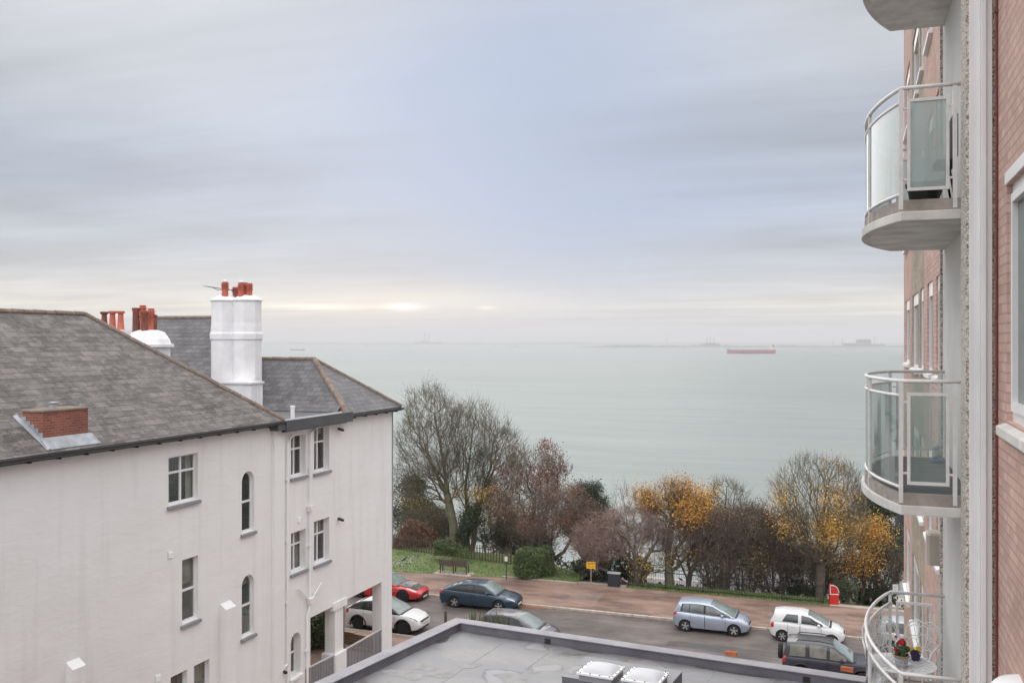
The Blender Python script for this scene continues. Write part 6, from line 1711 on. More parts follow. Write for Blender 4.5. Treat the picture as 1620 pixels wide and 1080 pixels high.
# bench, seen from behind, on its slab
bl0 = on_z(693, 903, 0.13); bby = 56.55; bxc = on_y(717, 905, bby).x
mb = MB(); mb.box(bxc - 1.25, bxc + 1.3, bby - 0.45, bby + 0.62, 0.05, 0.158); tag(mb.build('bench_slab', M['concrete']), kind='structure')
t = local_thing('park_bench', (bxc, bby, 0.158), 'dark slatted park bench facing the water on the lawn, seen from behind', 'bench', None, math.radians(1.5))
BW = 0.96
for k, (y, z) in enumerate(((0.02, .44), (.12, .445), (.22, .45), (.32, .45), (.42, .44))): pass
mb = MB()
for k in range(5): mb.box(-BW, BW, 0.0 + k * .09, 0.075 + k * .09, 0.43, 0.455)
mb.build('seat', M['bench_wood'], t, loc=(0, 0, 0))
for a, c in ((-BW, -0.012), (0.012, BW)):
    mb = MB()
    for k in range(5): z = 0.50 + k * 0.075; y = -0.03 - k * 0.018; mb.box(a, c, y - 0.022, y, z, z + 0.066)
    mb.build('backrest', M['bench_wood'], t, loc=(0, 0, 0))
for x in (-BW + 0.06, 0, BW - 0.06):
    mb = MB(); s = 0.028
    mb.prism([(x - s, -0.02, 0), (x - s, 0.04, 0), (x - s, .04, .42), (x - s, -0.09, .9), (x - s, -.14, .9), (x - s, -.02, .42)], (2 * s, 0, 0)); mb.build('leg', M['iron_black'], t, loc=(0, 0, 0))
    mb = MB(); mb.box(x - s, x + s, 0.38, 0.44, 0, 0.43); mb.build('leg', M['iron_black'], t, loc=(0, 0, 0))
    if abs(x) > .1:
        mb = MB(); mb.tube([(x, -0.06, .64), (x, .3, .66), (x, .43, .62), (x, .42, .44)], 0.022, 6); mb.build('armrest', M['iron_black'], t, loc=(0, 0, 0))

# white notice on a thin black pole
p = on_z(801, 917, 0.1); t = local_thing('notice_post', (p.x, p.y, 0.1), 'small white notice on a thin black pole beside the round green bush', 'sign')
mb = MB(); mb.tube([(0, 0, -.1), (0, 0, 1.52)], 0.028, 8); mb.build('pole', M['iron_black'], t, loc=(0, 0, 0))
mb = MB(); mb.rbox(-0.10, 0.10, -0.05, -0.03, 1.2, 1.5, 0.008); mb.build('plate', M['plate_white'], t, loc=(0, 0, 0))
# yellow sign
p = on_z(935, 925, 0.1); t = local_thing('yellow_sign', (p.x, p.y, 0.05), 'small yellow square sign on a post beside the dark cabinet', 'sign', None, YAW * .6)
mb = MB(); mb.tube([(0, 0, -.2), (0, 0, 1.2)], 0.03, 8); mb.build('post', M['concrete'], t, loc=(0, 0, 0))
mb = MB(); mb.rbox(-0.28, 0.28, -0.055, -0.03, 1.08, 1.50, 0.01); sg = mb.build('plate', M['yellow_sign'], t, loc=(0, 0, 0))
mb = MB(); mb.box(-.24, .24, -0.059, -.056, 1.36, 1.43)
mb.build('heading', mat('sign_brown', (0.35, 0.22, 0.03), 0.6), sg, loc=(0, 0, 0))
mb = MB(); mb.box(-.2, -.02, -0.059, -.056, 1.16, 1.27); mb.box(.04, .2, -0.059, -.056, 1.16, 1.27)
mb.build('panel', mat('sign_orange', (0.75, 0.28, 0.02), 0.6), sg, loc=(0, 0, 0))
# dark street cabinet
p = on_z(970.5, 928, 0.115); t = local_thing('street_cabinet', (p.x, p.y + .18, 0.115), 'dark blue-black street cabinet with pale lid at the back of the pavement', 'cabinet', None, 0)
mb = MB(); mb.rbox(-0.37, 0.37, -0.17, 0.17, 0.03, 0.80, 0.012); bo = mb.build('cabinet_body', M['cabinet'], t, loc=(0, 0, 0))
for s in (-1, 1):
    mb = MB(); mb.box(min(s * .01, s * .35), max(s * .01, s * .35), -0.178, -0.172, 0.08, 0.77); d = mb.build('door', M['cabinet'], t, loc=(0, 0, 0))
    mb = MB(); mb.box(s * .04 - .012, s * .04 + .012, -0.196, -.178, .42, .52); mb.build('handle', M['iron_black'], d, loc=(0, 0, 0))
mb = MB(); mb.rbox(-0.40, 0.40, -0.2, 0.2, 0.80, 0.86, 0.015); mb.build('lid', M['silver'], t, loc=(0, 0, 0))
# red street box with a rounded shoulder and white edging
p = on_z(1319, 956, 0.115); t = local_thing('red_box', (p.x, p.y + .1, 0.115), 'red box with rounded shoulder and white edging at the end of the railing', 'street box', None, YAW * .8)
prof = [(-0.24, 0), (0.24, 0), (0.24, 0.72)] + [(0.24 - 0.36 * (1 - math.cos(a)), 0.72 + 0.40 * math.sin(a)) for a in np.linspace(0.15, math.pi / 2, 8)] + [(-0.24, 1.12)]
mb = MB(); mb.prism([(x, -0.17, z) for x, z in prof], (0, 0.34, 0)); mb.build('box_body', M['red_enamel'], t, loc=(0, 0, 0))
mb = MB(); e = [(x, -0.176, z) for x, z in prof[2:]] + [(-0.24, -0.176, 0.62)]
mb.tube(e, 0.022, 6); mb.box(-0.245, 0.245, -0.186, -0.172, 0.60, 0.645); mb.build('edging', M['plate_white'], t, loc=(0, 0, 0))
# white board far right
p = at_depth(1416, 928, 56.5); t = local_thing('white_sign', (p.x, p.y, 0.1), 'small white square sign on a pole close to the brick flats', 'sign', None, YAW)
zc = p.z - 0.1
mb = MB(); mb.tube([(0, 0, -.1), (0, 0, zc + .15)], 0.03, 8); mb.build('pole', M['iron_black'], t, loc=(0, 0, 0))
mb = MB(); mb.rbox(-0.16, 0.16, -0.05, -0.03, zc - .19, zc + .17, 0.01); sg = mb.build('plate', M['plate_white'], t, loc=(0, 0, 0))
mb = MB()
for q in range(3): mb.box(-.10, .10 - .03 * q, -0.054, -.051, zc + .06 - q * .08, zc + .09 - q * .08)
mb.build('print', M['silver'], sg, loc=(0, 0, 0))
# bird on the lawn and a bed of pale stones
p = on_z(639, 889, 0.1); t = local_thing('crow', (p.x, p.y, 0.1), 'black crow standing on the lawn near the pale speckled patch', 'bird', None, 0.6)
mb = MB(); mb.tube([(-0.22, 0, .13), (-0.12, 0, .16), (0, 0, .20), (0.09, 0, .24), (0.13, 0, .30), (0.17, 0, .315), (0.20, 0, .31), (0.27, 0, .295)], [0.012, .045, .075, .065, .042, .042, .022, .004], 10)
for s in (-1, 1): mb.tube([(0.0, .03 * s, .15), (0.01, .03 * s, .0)], .008, 5)
mb.build('body', M['iron_black'], t, smooth=True, loc=(0, 0, 0))
mb = MB()
pc = on_z(634, 890, 0.1)
for k in range(170):
    x, y = pc.x + random.gauss(0, .55), pc.y + random.gauss(0, 1.1)
    if y < grass_front(x) + .3: continue
    s = random.uniform(.02, .055); mb.sphere((x, y, 0.13 + s * .3), (s, s * .9, s * .7), 6, 4)
tag(mb.build('pale_stones', mat('pale_stone', (0.42, 0.42, 0.38), 0.9, island=0.4)), label='speckled patch of pale stones on the lawn by the crow', cat='stones', kind='stuff')
# spiky plant and post in front of the flat roofed building
def spiky(px, pyt, Y, n, label, h):
    p = at_depth(px, pyt, Y); z0 = 0.1; H_ = p.z - z0
    t = local_thing('spiky_plant', (p.x, p.y, z0), label, 'plant', 'spiky garden plants')
    mb = MB()
    for k in range(n):
        a = random.uniform(0, 6.28); lean = random.uniform(.05, .32); L_ = H_ * random.uniform(.92, 1.14); w = 0.11
        pts = []
        for i in range(7):
            f = i / 6; r = lean * f ** 1.8 * L_ * .7; pts.append((r * math.cos(a), r * math.sin(a), L_ * f * (1 - .12 * lean * f)))
        sx, sy = -math.sin(a), math.cos(a)
        for i in range(6):
            w0, w1 = w * (1 - (i / 6) ** 2) + .003, w * (1 - ((i + 1) / 6) ** 2) + .003; q, r = pts[i], pts[i + 1]
            mb.quad((q[0] - sx * w0, q[1] - sy * w0, q[2]), (q[0] + sx * w0, q[1] + sy * w0, q[2]), (r[0] + sx * w1, r[1] + sy * w1, r[2]), (r[0] - sx * w1, r[1] - sy * w1, r[2]))
    mb.build('leaves', M['spike'], t, loc=(0, 0, 0), fix=False)
M['spike'] = mat('spiky_leaf', (0.13, 0.16, 0.06), 0.55, island=0.5, var=0.5, vscale=3)
spiky(748, 968, 41.5, 26, 'pale green spiky plant behind the corner of the parapet', 1)
spiky(768, 973, 41.8, 20, 'brownish spiky plant between its two neighbours behind the parapet', 1)
spiky(786, 974, 42.2, 22, 'dark spiky plant next to the roof of the grey hatchback', 1)
p = at_depth(705, 966, 42.5); t = local_thing('wooden_post', (p.x, p.y, 0.1), 'thin brown wooden post standing behind the parapet corner', 'post')
mb = MB(); mb.rbox(-.05, .05, -.05, .05, 0, p.z - .1, .012); mb.build('shaft', M['fence_wood'], t, loc=(0, 0, 0))
# front garden by the porch: curved low stone wall, shrub
M['stone_wall'] = mat_brick('sandstone', (0.36, 0.25, 0.16), (0.46, 0.34, 0.22), (0.22, 0.18, 0.14), 0.4, 0.16, 0.015, big=0.35)
gx0 = on_z(545, 1010, 0.1)
t = thing('garden_wall', (AX - 3.2, 41.9, 0), 'low curved sandstone garden wall in front of the porch', 'wall')
mb = MB(); n = 22
for k in range(n):
    f = lambda q: (AX - 8 + 7.0 * q, 42.3 - 0.2 - 0.9 * (q ** 3))
    a, b = f(k / n), f((k + 1) / n); d = Vector((b[0] - a[0], b[1] - a[1], 0)).normalized(); nn = Vector((-d.y, d.x, 0)) * 0.28
    mb.prism([(a[0], a[1], 0.05), (b[0], b[1], .05), (b[0] + nn.x, b[1] + nn.y, .05), (a[0] + nn.x, a[1] + nn.y, .05)], (0, 0, 0.62 + 0.02 * math.sin(k * 2.1)))
mb.build('stonework', M['stone_wall'], t)
t = thing('gate_pier', (AX - 2.9, 41.2, 0), 'reddish timber pier beside the garden shrub seen through the porch', 'pier')
mb = MB(); mb.rbox(AX - 3.15, AX - 2.85, 41.0, 41.3, 0, 2.7, .03); mb.build('shaft', mat('red_timber', (0.24, 0.12, 0.075), 0.8, var=.3), t)
# buildings at the foot of the cliff, glimpsed between the trees
M['sea_white'] = mat('seafront_white', (0.62, 0.61, 0.58), 0.7, var=.15, vscale=.4)
M['sea_roof'] = mat('seafront_roof', (0.20, 0.19, 0.20), 0.7, var=.3, vscale=.5)
def pavilion(px, Y, w, h, label, z=-20.0):
    p = at_depth(px, 700, Y); t = local_thing('seafront_building', (p.x, p.y, z), label, 'building', None, 0.05)
    d = 6.0; W = w / 2
    mb = MB(); mb.box(-W, W, -d / 2, d / 2, 0, h); mb.prism([(-W, -d / 2, h), (-W, d / 2, h), (-W, 0, h + 1.6)], (w, 0, 0)); mb.build('wall', M['sea_white'], t, loc=(0, 0, 0))
    mb = MB(); mb.prism([(-W - .3, -d / 2 - .3, h - .1), (-W - .3, 0, h + 1.65), (-W - .3, 0, h + 1.85), (-W - .3, -d / 2 - .3, h + .1)], (w + .6, 0, 0)); mb.prism([(-W - .3, d / 2 + .3, h - .1), (-W - .3, 0, h + 1.65), (-W - .3, 0, h + 1.85), (-W - .3, d / 2 + .3, h + .1)], (w + .6, 0, 0)); mb.build('roof', M['sea_roof'], t, loc=(0, 0, 0))
    n = max(2, int(w / 2.5))
    for k in range(n):
        x = -W + w * (k + .5) / n; mb = MB(); mb.box(x - .55, x + .55, -d / 2 - .03, -d / 2 - .003, 1.0, h - .5); wo = mb.build('window', M['pane'], t, loc=(0, 0, 0))
        mb = MB(); mb.box(x - .62, x + .62, -d / 2 - .06, -d / 2 - .031, .9, 1.0); mb.build('sill', M['sea_white'], wo, loc=(0, 0, 0))
pavilion(892, 108, 10, 5.5, 'white seafront building low down the cliff behind the leaning trunk', -17.5)
pavilion(1100, 112, 12, 4.0, 'white seafront building glimpsed between the two dark trunks', -19)
pavilion(1235, 110, 12, 5.0, 'white seafront building glimpsed behind the purple brown thicket', -17.5)
pavilion(1420, 112, 14, 8, 'grey roofed seafront building beyond the dark cedar', -12)
# ------------------------------------------------------------------ trees and shrubs
def bark(name, c, c2=None): return mat(name, c, 0.9, var=0.45, vscale=3.5, col2=c2, bump=0.3, bscale=8)
M['bark_olive'] = bark('olive_bark', (0.19, 0.175, 0.105), (0.085, 0.075, 0.05))
M['bark_brown'] = bark('brown_bark', (0.142, 0.108, 0.084), (0.061, 0.049, 0.041))
M['bark_dark'] = bark('dark_bark', (0.068, 0.054, 0.045), (0.030, 0.026, 0.022))
M['twig_grey'] = bark('grey_twig', (0.155, 0.135, 0.098))
M['twig_pink'] = bark('pink_twig', (0.34, 0.24, 0.205))
M['twig_purple'] = bark('purple_twig', (0.155, 0.118, 0.098))
def leafm(name, c, c2, isl=0.4): return mat(name, c, 0.7, var=0.4, vscale=0.9, col2=c2, island=isl)
M['lf_orange'] = leafm('orange_leaf', (0.60, 0.33, 0.06), (0.44, 0.19, 0.035))
M['lf_yellow'] = leafm('yellow_leaf', (0.64, 0.43, 0.09), (0.50, 0.28, 0.05))
M['lf_red'] = leafm('red_leaf', (0.26, 0.065, 0.045), (0.16, 0.055, 0.04))
M['lf_russet'] = leafm('russet_leaf', (0.24, 0.115, 0.07), (0.15, 0.085, 0.055))
M['lf_pine'] = leafm('pine_needle', (0.053, 0.083, 0.042), (0.033, 0.053, 0.033), 0.5)
M['lf_oak'] = leafm('evergreen_leaf', (0.088, 0.099, 0.045), (0.048, 0.058, 0.032), 0.5)
M['lf_olive'] = leafm('olive_leaf', (0.14, 0.15, 0.085), (0.09, 0.10, 0.055), 0.4)
M['lf_bush'] = leafm('bush_leaf', (0.132, 0.178, 0.062), (0.070, 0.101, 0.039), 0.45)
M['lf_ivy'] = leafm('ivy_leaf', (0.048, 0.072, 0.029), (0.032, 0.048, 0.022), 0.4)
M['lf_brown'] = leafm('brown_leaf', (0.20, 0.145, 0.085), (0.115, 0.085, 0.055))

RGT = np.array([CY, SY, 0.0]); FWD = np.array([-SY, CY, 0.0])
def np_at(px, py, Y):
    v = at_depth(px, py, Y); return np.array((v.x, v.y, v.z))

def mesh_from_np(name, V, Fc, m, parent, org):
    """V (n,3), Fc (k,4) or (k,3)"""
    me = bpy.data.meshes.new(name)
    V = (V - org).astype(np.float32); k = Fc.shape[1]
    me.vertices.add(len(V)); me.vertices.foreach_set('co', V.ravel())
    me.loops.add(Fc.size); me.loops.foreach_set('vertex_index', Fc.astype(np.int32).ravel())
    me.polygons.add(len(Fc)); me.polygons.foreach_set('loop_start', np.arange(0, Fc.size, k, dtype=np.int32))
    me.update(calc_edges=True)
    me.materials.append(m)
    o = bpy.data.objects.new(name, me); COL.objects.link(o)
    o.parent = parent; o.location = (0, 0, 0); WORLD_LOC[o.name] = (0, 0, 0)
    return o

def tubes_np(A, B, ra, rb, n):
    d = B - A; L_ = np.linalg.norm(d, axis=1, keepdims=True); d = d / np.maximum(L_, 1e-6)
    ref = np.where(np.abs(d[:, 2:3]) < 0.9, np.array([[0, 0, 1.0]]), np.array([[1.0, 0, 0]]))
    x = np.cross(d, ref); x /= np.linalg.norm(x, axis=1, keepdims=True); y = np.cross(d, x)
    k = len(A); ang = 2 * np.pi * np.arange(n) / n
    dirs = x[:, None, :] * np.cos(ang)[None, :, None] + y[:, None, :] * np.sin(ang)[None, :, None]
    V = np.concatenate([A[:, None] + dirs * ra[:, None, None], B[:, None] + dirs * rb[:, None, None]], 1).reshape(-1, 3)
    base = (np.arange(k) * 2 * n)[:, None]; i = np.arange(n)[None]; j = (np.arange(n)[None] + 1) % n
    Fc = np.stack([base + i, base + j, base + n + j, base + n + i], -1).reshape(-1, 4)
    return V, Fc

def leaf_quads(P, size, r, flat=0.0, asp=0.6, hang=0.0):
    k = len(P)
    u = r.normal(size=(k, 3)); u[:, 2] *= (1 - flat); u[:, 2] -= hang * 2.0; u /= np.linalg.norm(u, axis=1, keepdims=True)
    w = np.cross(u, r.normal(size=(k, 3))); w /= np.linalg.norm(w, axis=1, keepdims=True)
    s = (size * r.uniform(0.65, 1.35, k))[:, None]
    V = np.stack([P - u * s, P + w * s * asp, P + u * s, P - w * s * asp], 1).reshape(-1, 3)
    return V, np.arange(4 * k).reshape(-1, 4)

def crown_points(ells, Y, N, r, shell=0.45, zmin=None, dscale=0.8, amp=0.17):
    out = []; ar = np.array([e[2] * e[3] * (e[4] if len(e) > 4 else 1) for e in ells], float); ar /= ar.sum()
    for e, a in zip(ells, ar):
        n = int(N * a) + 1
        v = r.normal(size=(n, 3)); v /= np.linalg.norm(v, axis=1, keepdims=True)
        rad = np.where(r.uniform(size=n) < shell, r.uniform(0.8, 1.0, n), r.uniform(0.05, 1, n) ** (1 / 2.4))
        ph = r.uniform(0, 6.28, 4)
        v *= rad[:, None] * (1 + amp * (np.sin(v[:, :1] * 4.1 + ph[0]) + np.sin(v[:, 2:] * 5.3 + v[:, :1] * 2 + ph[1]) + np.sin(v[:, 1:2] * 4.7 + ph[2])))
        k = Y / F
        c = np_at(e[0], e[1], Y + (e[5] if len(e) > 5 else 0))
        p = c + RGT * (v[:, :1] * e[2] * k) + FWD * (v[:, 1:2] * (e[2] + e[3]) / 2 * k * dscale) + np.array([0, 0, 1.0]) * (v[:, 2:] * e[3] * k)
        out.append(p)
    P = np.concatenate(out)
    g = np.sin(P[:, 0] * 2.9 + P[:, 2] * 1.3) + np.sin(P[:, 2] * 3.3 - P[:, 1] * 1.1) + np.sin(P[:, 1] * 2.7 + P[:, 0])
    P = P[(amp < 0.05) | (g > -0.75) | (r.uniform(size=len(P)) < 0.2)]
    if zmin is not None: P = P[P[:, 2] > zmin]
    return P

def grow(trunks, P, r, bf=0.35):
    """minimum-cost skeleton from the trunk polylines out to every crown point"""
    nodes = []; par = []
    for tr in trunks:
        prev = -1
        for i, p in enumerate(tr):
            if i:
                a = np.array(tr[i - 1]); b = np.array(p); m = max(1, int(np.linalg.norm(b - a) / 0.6))
                for q in range(1, m + 1):
                    nodes.append(a + (b - a) * q / m + r.normal(size=3) * 0.02); par.append(prev); prev = len(nodes) - 1
            else: nodes.append(np.array(p)); par.append(prev if prev >= 0 else -1); prev = len(nodes) - 1
    pl = []
    for i, q in enumerate(par): pl.append(0 if q < 0 else pl[q] + np.linalg.norm(nodes[i] - nodes[q]))
    M_ = len(P); best = np.full(M_, 1e9); who = np.zeros(M_, int); alive = np.ones(M_, bool)
    def upd(i):
        dv = P - nodes[i]; d = np.linalg.norm(dv, axis=1)
        # growing back down costs more
        c = d * (1 + 0.5 * np.maximum(0, -dv[:, 2] / (d + 1e-6))) + bf * pl[i]
        k = c < best; best[k] = c[k]; who[k] = i
    first = int(len(nodes) * 0.35) if len(trunks) == 1 else 0
    for i in range(len(nodes)):
        if len(trunks) > 1 or i >= first: upd(i)
    for _ in range(M_):
        j = int(np.argmin(np.where(alive, best, 1e12))); alive[j] = False; q = who[j]
        a, b = nodes[q], P[j]; L_ = np.linalg.norm(b - a); m = int(L_ / 0.75) + 1
        for s in range(1, m + 1):
            p = a + (b - a) * s / m
            if s < m: p = p + r.normal(size=3) * 0.05 * L_ / m + np.array([0, 0, 0.03 * L_ / m])
            nodes.append(p); par.append(q if s == 1 else len(nodes) - 2); pl.append(pl[par[-1]] + L_ / m)
            upd(len(nodes) - 1)
    return np.array(nodes), np.array(par)

def tree(name, label, cat, trunks, ells, Y, N, seed, barkm, twigm, base_r=0.25, tip=0.008, twigs=3, twig_len=0.55, bf=0.35, leaves=(), up=0.5, group='trees and shrubs above the shore', zmin=None, shell=0.45, droop=0.0, trunk_name='trunk', crown_name='crown', dscale=0.8, amp=0.09):
    r = np.random.default_rng(seed)
    TR = [[np_at(*p) for p in tr] for tr in trunks]
    org = TR[0][0]
    t = bpy.data.objects.new(name, None); COL.objects.link(t); t.location = org; t.empty_display_size = 0.3; tag(t, label, cat, group); WORLD_LOC[t.name] = tuple(org)
    P = crown_points(ells, Y, N, r, shell, zmin, dscale, amp)
    nd, pa = grow(TR, P, r, bf)
    n = len(nd); cnt = np.zeros(n); kids = np.zeros(n, int)
    for i in range(n):
        if pa[i] >= 0: kids[pa[i]] += 1
    tips = kids == 0
    cnt[tips] = 1
    for i in range(n - 1, -1, -1):
        if pa[i] >= 0: cnt[pa[i]] += cnt[i]
    tot = max(cnt.max(), 2); ex = math.log(base_r / tip) / math.log(tot)
    rad = tip * np.maximum(cnt, 1) ** ex
    e = np.where(pa >= 0)[0]; A, B = nd[pa[e]], nd[e]; rb = rad[e]; ra = np.minimum(rad[pa[e]], rb * 1.25)
    thick = rb > 0.045
    if thick.any():
        V, Fc = tubes_np(A[thick], B[thick] + (B[thick] - A[thick]) * 0.03, ra[thick], rb[thick], 7); mesh_from_np(trunk_name, V, Fc, barkm, t, org)
    V, Fc = tubes_np(A[~thick], B[~thick], ra[~thick], rb[~thick], 3)
    # twigs
    src = np.where(cnt <= 3)[0]
    if twigs and len(src):
        s = np.repeat(src, twigs); d0 = nd[s] - nd[np.maximum(pa[s], 0)]; d0 /= np.maximum(np.linalg.norm(d0, axis=1, keepdims=True), 1e-4)
        d = d0 * 0.8 + r.normal(size=(len(s), 3)) * 0.55 + np.array([0, 0, up - droop]); d /= np.linalg.norm(d, axis=1, keepdims=True)
        L_ = (twig_len * r.uniform(0.4, 1.2, len(s)))[:, None]
        mid = nd[s] + d * L_ * 0.55; end = mid + (d + np.array([0, 0, 0.35 - droop * 1.3]) + r.normal(size=(len(s), 3)) * .2) * L_ * 0.45
        rt = np.full(len(s), tip * 0.8)
        for a, b, q0, q1 in ((nd[s], mid, rt, rt * .8), (mid, end, rt * .8, rt * .35)):
            V2, F2 = tubes_np(a, b, q0, q1, 3); Fc = np.concatenate([Fc, F2 + len(V)]); V = np.concatenate([V, V2])
        ends = np.concatenate([end, mid, nd[src]])
    else: ends = nd[src] if len(src) else nd
    mesh_from_np(crown_name, V, Fc, twigm, t, org)
    for lf in leaves:
        K = int(lf['n'] * 3.4); ck = lf.get('where'); pool = ends
        if ck is not None:
            px = pool @ RGT; zz = pool[:, 2]; yy = pool @ FWD
            pxp = 810 + px / np.maximum(yy, 1) * F; pyp = 540 - (zz - E) / np.maximum(yy, 1) * F
            mask = ck(pxp, pyp); pool = pool[mask]
            if len(pool) == 0: continue
        # leaves come in clumps: some tips are thick with them, some bare
        g = np.sin(pool[:, 0] * 1.9 + seed) + np.sin(pool[:, 1] * 2.3 + 1.3 * seed) + np.sin(pool[:, 2] * 2.7 + .7 * seed)
        wgt = np.exp(lf.get('clump', 0.9) * g); wgt /= wgt.sum()
        idx = r.choice(len(pool), K, p=wgt); Q = pool[idx] + r.normal(size=(K, 3)) * lf.get('spread', 0.14)
        V2, F2 = leaf_quads(Q, lf['size'] * 0.5, r, lf.get('flat', 0.2), lf.get('asp', 0.6), lf.get('hang', 0)); mesh_from_np(lf.get('name', 'leaves'), V2, F2, M[lf['m']], t, org)
    return t

def bush(name, label, cat, px, py_base, Y, ells, N, seed, m, size, twigm=None, z0=None, twigs=0, group='trees and shrubs above the shore', lump=0.18):
    """dense shrub: leaves spread through a lumpy volume over a few stems"""
    r = np.random.default_rng(seed); org = np_at(px, py_base, Y)
    t = bpy.data.objects.new(name, None); COL.objects.link(t); t.location = org; tag(t, label, cat, group); WORLD_LOC[t.name] = tuple(org)
    P = crown_points(ells, Y, int(N * 1.8), r, 0.62, amp=0.04 if lump < 0.2 else 0.14)
    c = P.mean(0); g = np.sin(P[:, 0] * 4.1 + seed) + np.sin(P[:, 2] * 4.7) + np.sin(P[:, 1] * 3.7)
    P = c + (P - c) * (1 + lump * .33 * g[:, None]); P = P[P[:, 2] > org[2] + 0.03]
    V, Fc = leaf_quads(P, size * 0.72, r, 0.0, 0.5); mesh_from_np('foliage', V, Fc, m, t, org)
    k = 60; q = P[r.integers(0, len(P), k)]; V, Fc = tubes_np(np.tile(org, (k, 1)) + r.normal(size=(k, 3)) * np.array([.15, .15, 0]), q, np.full(k, .02), np.full(k, .006), 4); mesh_from_np('stems', V, Fc, twigm or M['bark_dark'], t, org)
    return t

# --- left group on the lawn's far edge
tree('bare_tree', 'tallest bare tree with olive trunk and fine twigs next to the white house', 'tree',
     [[(720, 872, 67.5), (717, 830, 67.5), (708, 780, 67.5), (702, 735, 67.6), (694, 690, 67.6), (688, 655, 67.6)]],
     [(686, 690, 64, 74, 1.3), (655, 762, 40, 42, .8), (712, 745, 40, 40, .6)], 67.5, 2300, 11, M['bark_olive'], M['twig_grey'], 0.30, 0.0085, 4, 0.75, 0.6, leaves=[dict(n=700, m='lf_brown', size=.08, clump=.3, spread=.2), dict(n=90, m='lf_yellow', size=.085, where=lambda x, y: y > 790, clump=.3, spread=.3)])
tree('bare_tree', 'second bare tree with many upright limbs and ivy at its foot', 'tree',
     [[(742, 872, 69), (739, 820, 69), (736, 770, 69), (745, 710, 69), (752, 660, 69)], [(746, 872, 69), (758, 800, 69), (775, 740, 69), (782, 690, 69)]],
     [(752, 705, 62, 70, 1.2), (788, 730, 42, 58, .9), (770, 790, 50, 42, .8)], 69, 2300, 12, M['bark_olive'], M['twig_grey'], 0.20, 0.0085, 4, 0.75, 0.6,
     leaves=[dict(n=900, m='lf_ivy', size=0.11, where=lambda x, y: (y > 800) & (x > 722) & (x < 760), spread=.25, name='ivy'), dict(n=700, m='lf_oak', size=0.10, where=lambda x, y: (y > 700) & (x > 740) & (x < 785), spread=.3), dict(n=900, m='lf_yellow', size=0.10, where=lambda x, y: (y > 770), spread=.25)])
b_ = bush('ivy_clump', 'dark ivy clump wrapped round the foot of the twin bare trees', 'ivy', 735, 872, 67.2, [(733, 846, 11, 26), (742, 826, 9, 18)], 1800, 13, M['lf_ivy'], 0.10)
tree('evergreen_oak', 'dark ragged evergreen tree beside the white house corner', 'tree',
     [[(640, 905, 76), (642, 850, 76), (650, 800, 76)]], [(640, 790, 34, 26), (660, 822, 42, 20), (632, 830, 26, 24), (690, 835, 26, 16)], 76, 420, 14, M['bark_dark'], M['bark_dark'], 0.22, 0.012, 2, 0.5, 0.4,
     leaves=[dict(n=8500, m='lf_oak', size=0.15, clump=1.3, spread=.3)])
tree('red_tree', 'slender tree with dark red hanging leaves behind the round green bush', 'tree',
     [[(843, 905, 66), (842, 850, 66), (845, 800, 66), (850, 750, 66)], [(846, 905, 66), (858, 830, 66), (870, 780, 66)]],
     [(848, 748, 52, 40, 1.2), (835, 805, 56, 48, .9), (808, 742, 28, 34, .5)], 66, 1500, 15, M['bark_brown'], M['twig_grey'], 0.15, 0.009, 4, 0.6, 0.5,
     leaves=[dict(n=1000, m='lf_red', size=0.14, where=lambda x, y: y < 775, clump=.9, hang=.7, asp=.4, spread=.18), dict(n=1500, m='lf_russet', size=0.11, where=lambda x, y: y > 755, spread=.25)])
tree('russet_tree', 'low russet tree with leaning dark trunk behind the pavement', 'tree',
     [[(869, 916, 61.5), (873, 886, 61.5), (893, 872, 61.7), (904, 852, 61.8), (906, 830, 62)]],
     [(888, 812, 50, 42, 1.2), (925, 832, 36, 34), (856, 826, 36, 34, .7)], 62, 1700, 16, M['bark_dark'], M['twig_purple'], 0.16, 0.008, 4, 0.5, 0.35,
     leaves=[dict(n=3400, m='lf_russet', size=0.085, clump=.8, spread=.22), dict(n=200, m='lf_red', size=0.1, spread=.2)])
tree('pine_tree', 'dark green pine rising behind the russet tree', 'tree',
     [[(928, 900, 70), (926, 850, 70), (922, 800, 70), (926, 775, 70)]], [(918, 782, 18, 14, 1.4), (940, 775, 14, 9), (945, 800, 16, 14), (922, 812, 28, 22, 1.5), (940, 835, 28, 24, 1.2), (960, 808, 12, 10, .8), (910, 850, 26, 20)], 70, 420, 17, M['bark_dark'], M['bark_dark'], 0.22, 0.012, 2, 0.35, 0.4,
     leaves=[dict(n=11000, m='lf_pine', size=0.13, clump=.5, spread=.2, asp=.35)])
tree('cherry_tree', 'wide drooping cherry with bare pinkish twigs beside the yellow sign', 'tree',
     [[(1006, 932, 59), (1008, 900, 59), (1004, 872, 59), (990, 850, 59)], [(1006, 932, 59), (1016, 890, 59), (1040, 855, 59)]],
     [(962, 850, 62, 36, 1.2), (1018, 832, 64, 38, 1.2), (945, 872, 50, 24, .8), (1066, 835, 48, 40, .9)], 59.6, 3000, 18, M['bark_brown'], M['twig_pink'], 0.17, 0.0085, 6, 0.6, 0.45, up=0.1, droop=0.35, dscale=0.5,
     leaves=[dict(n=500, m='lf_russet', size=0.07, spread=.2)])
tree('bare_sapling', 'thin bare upright sapling poking above the drooping cherry', 'tree', [[(998, 900, 64), (994, 850, 64), (990, 810, 64), (985, 775, 64)]], [(988, 800, 22, 34), (975, 820, 20, 20)], 64, 110, 19, M['bark_brown'], M['twig_grey'], 0.06, 0.009, 2, 0.8, 0.5, up=.9)
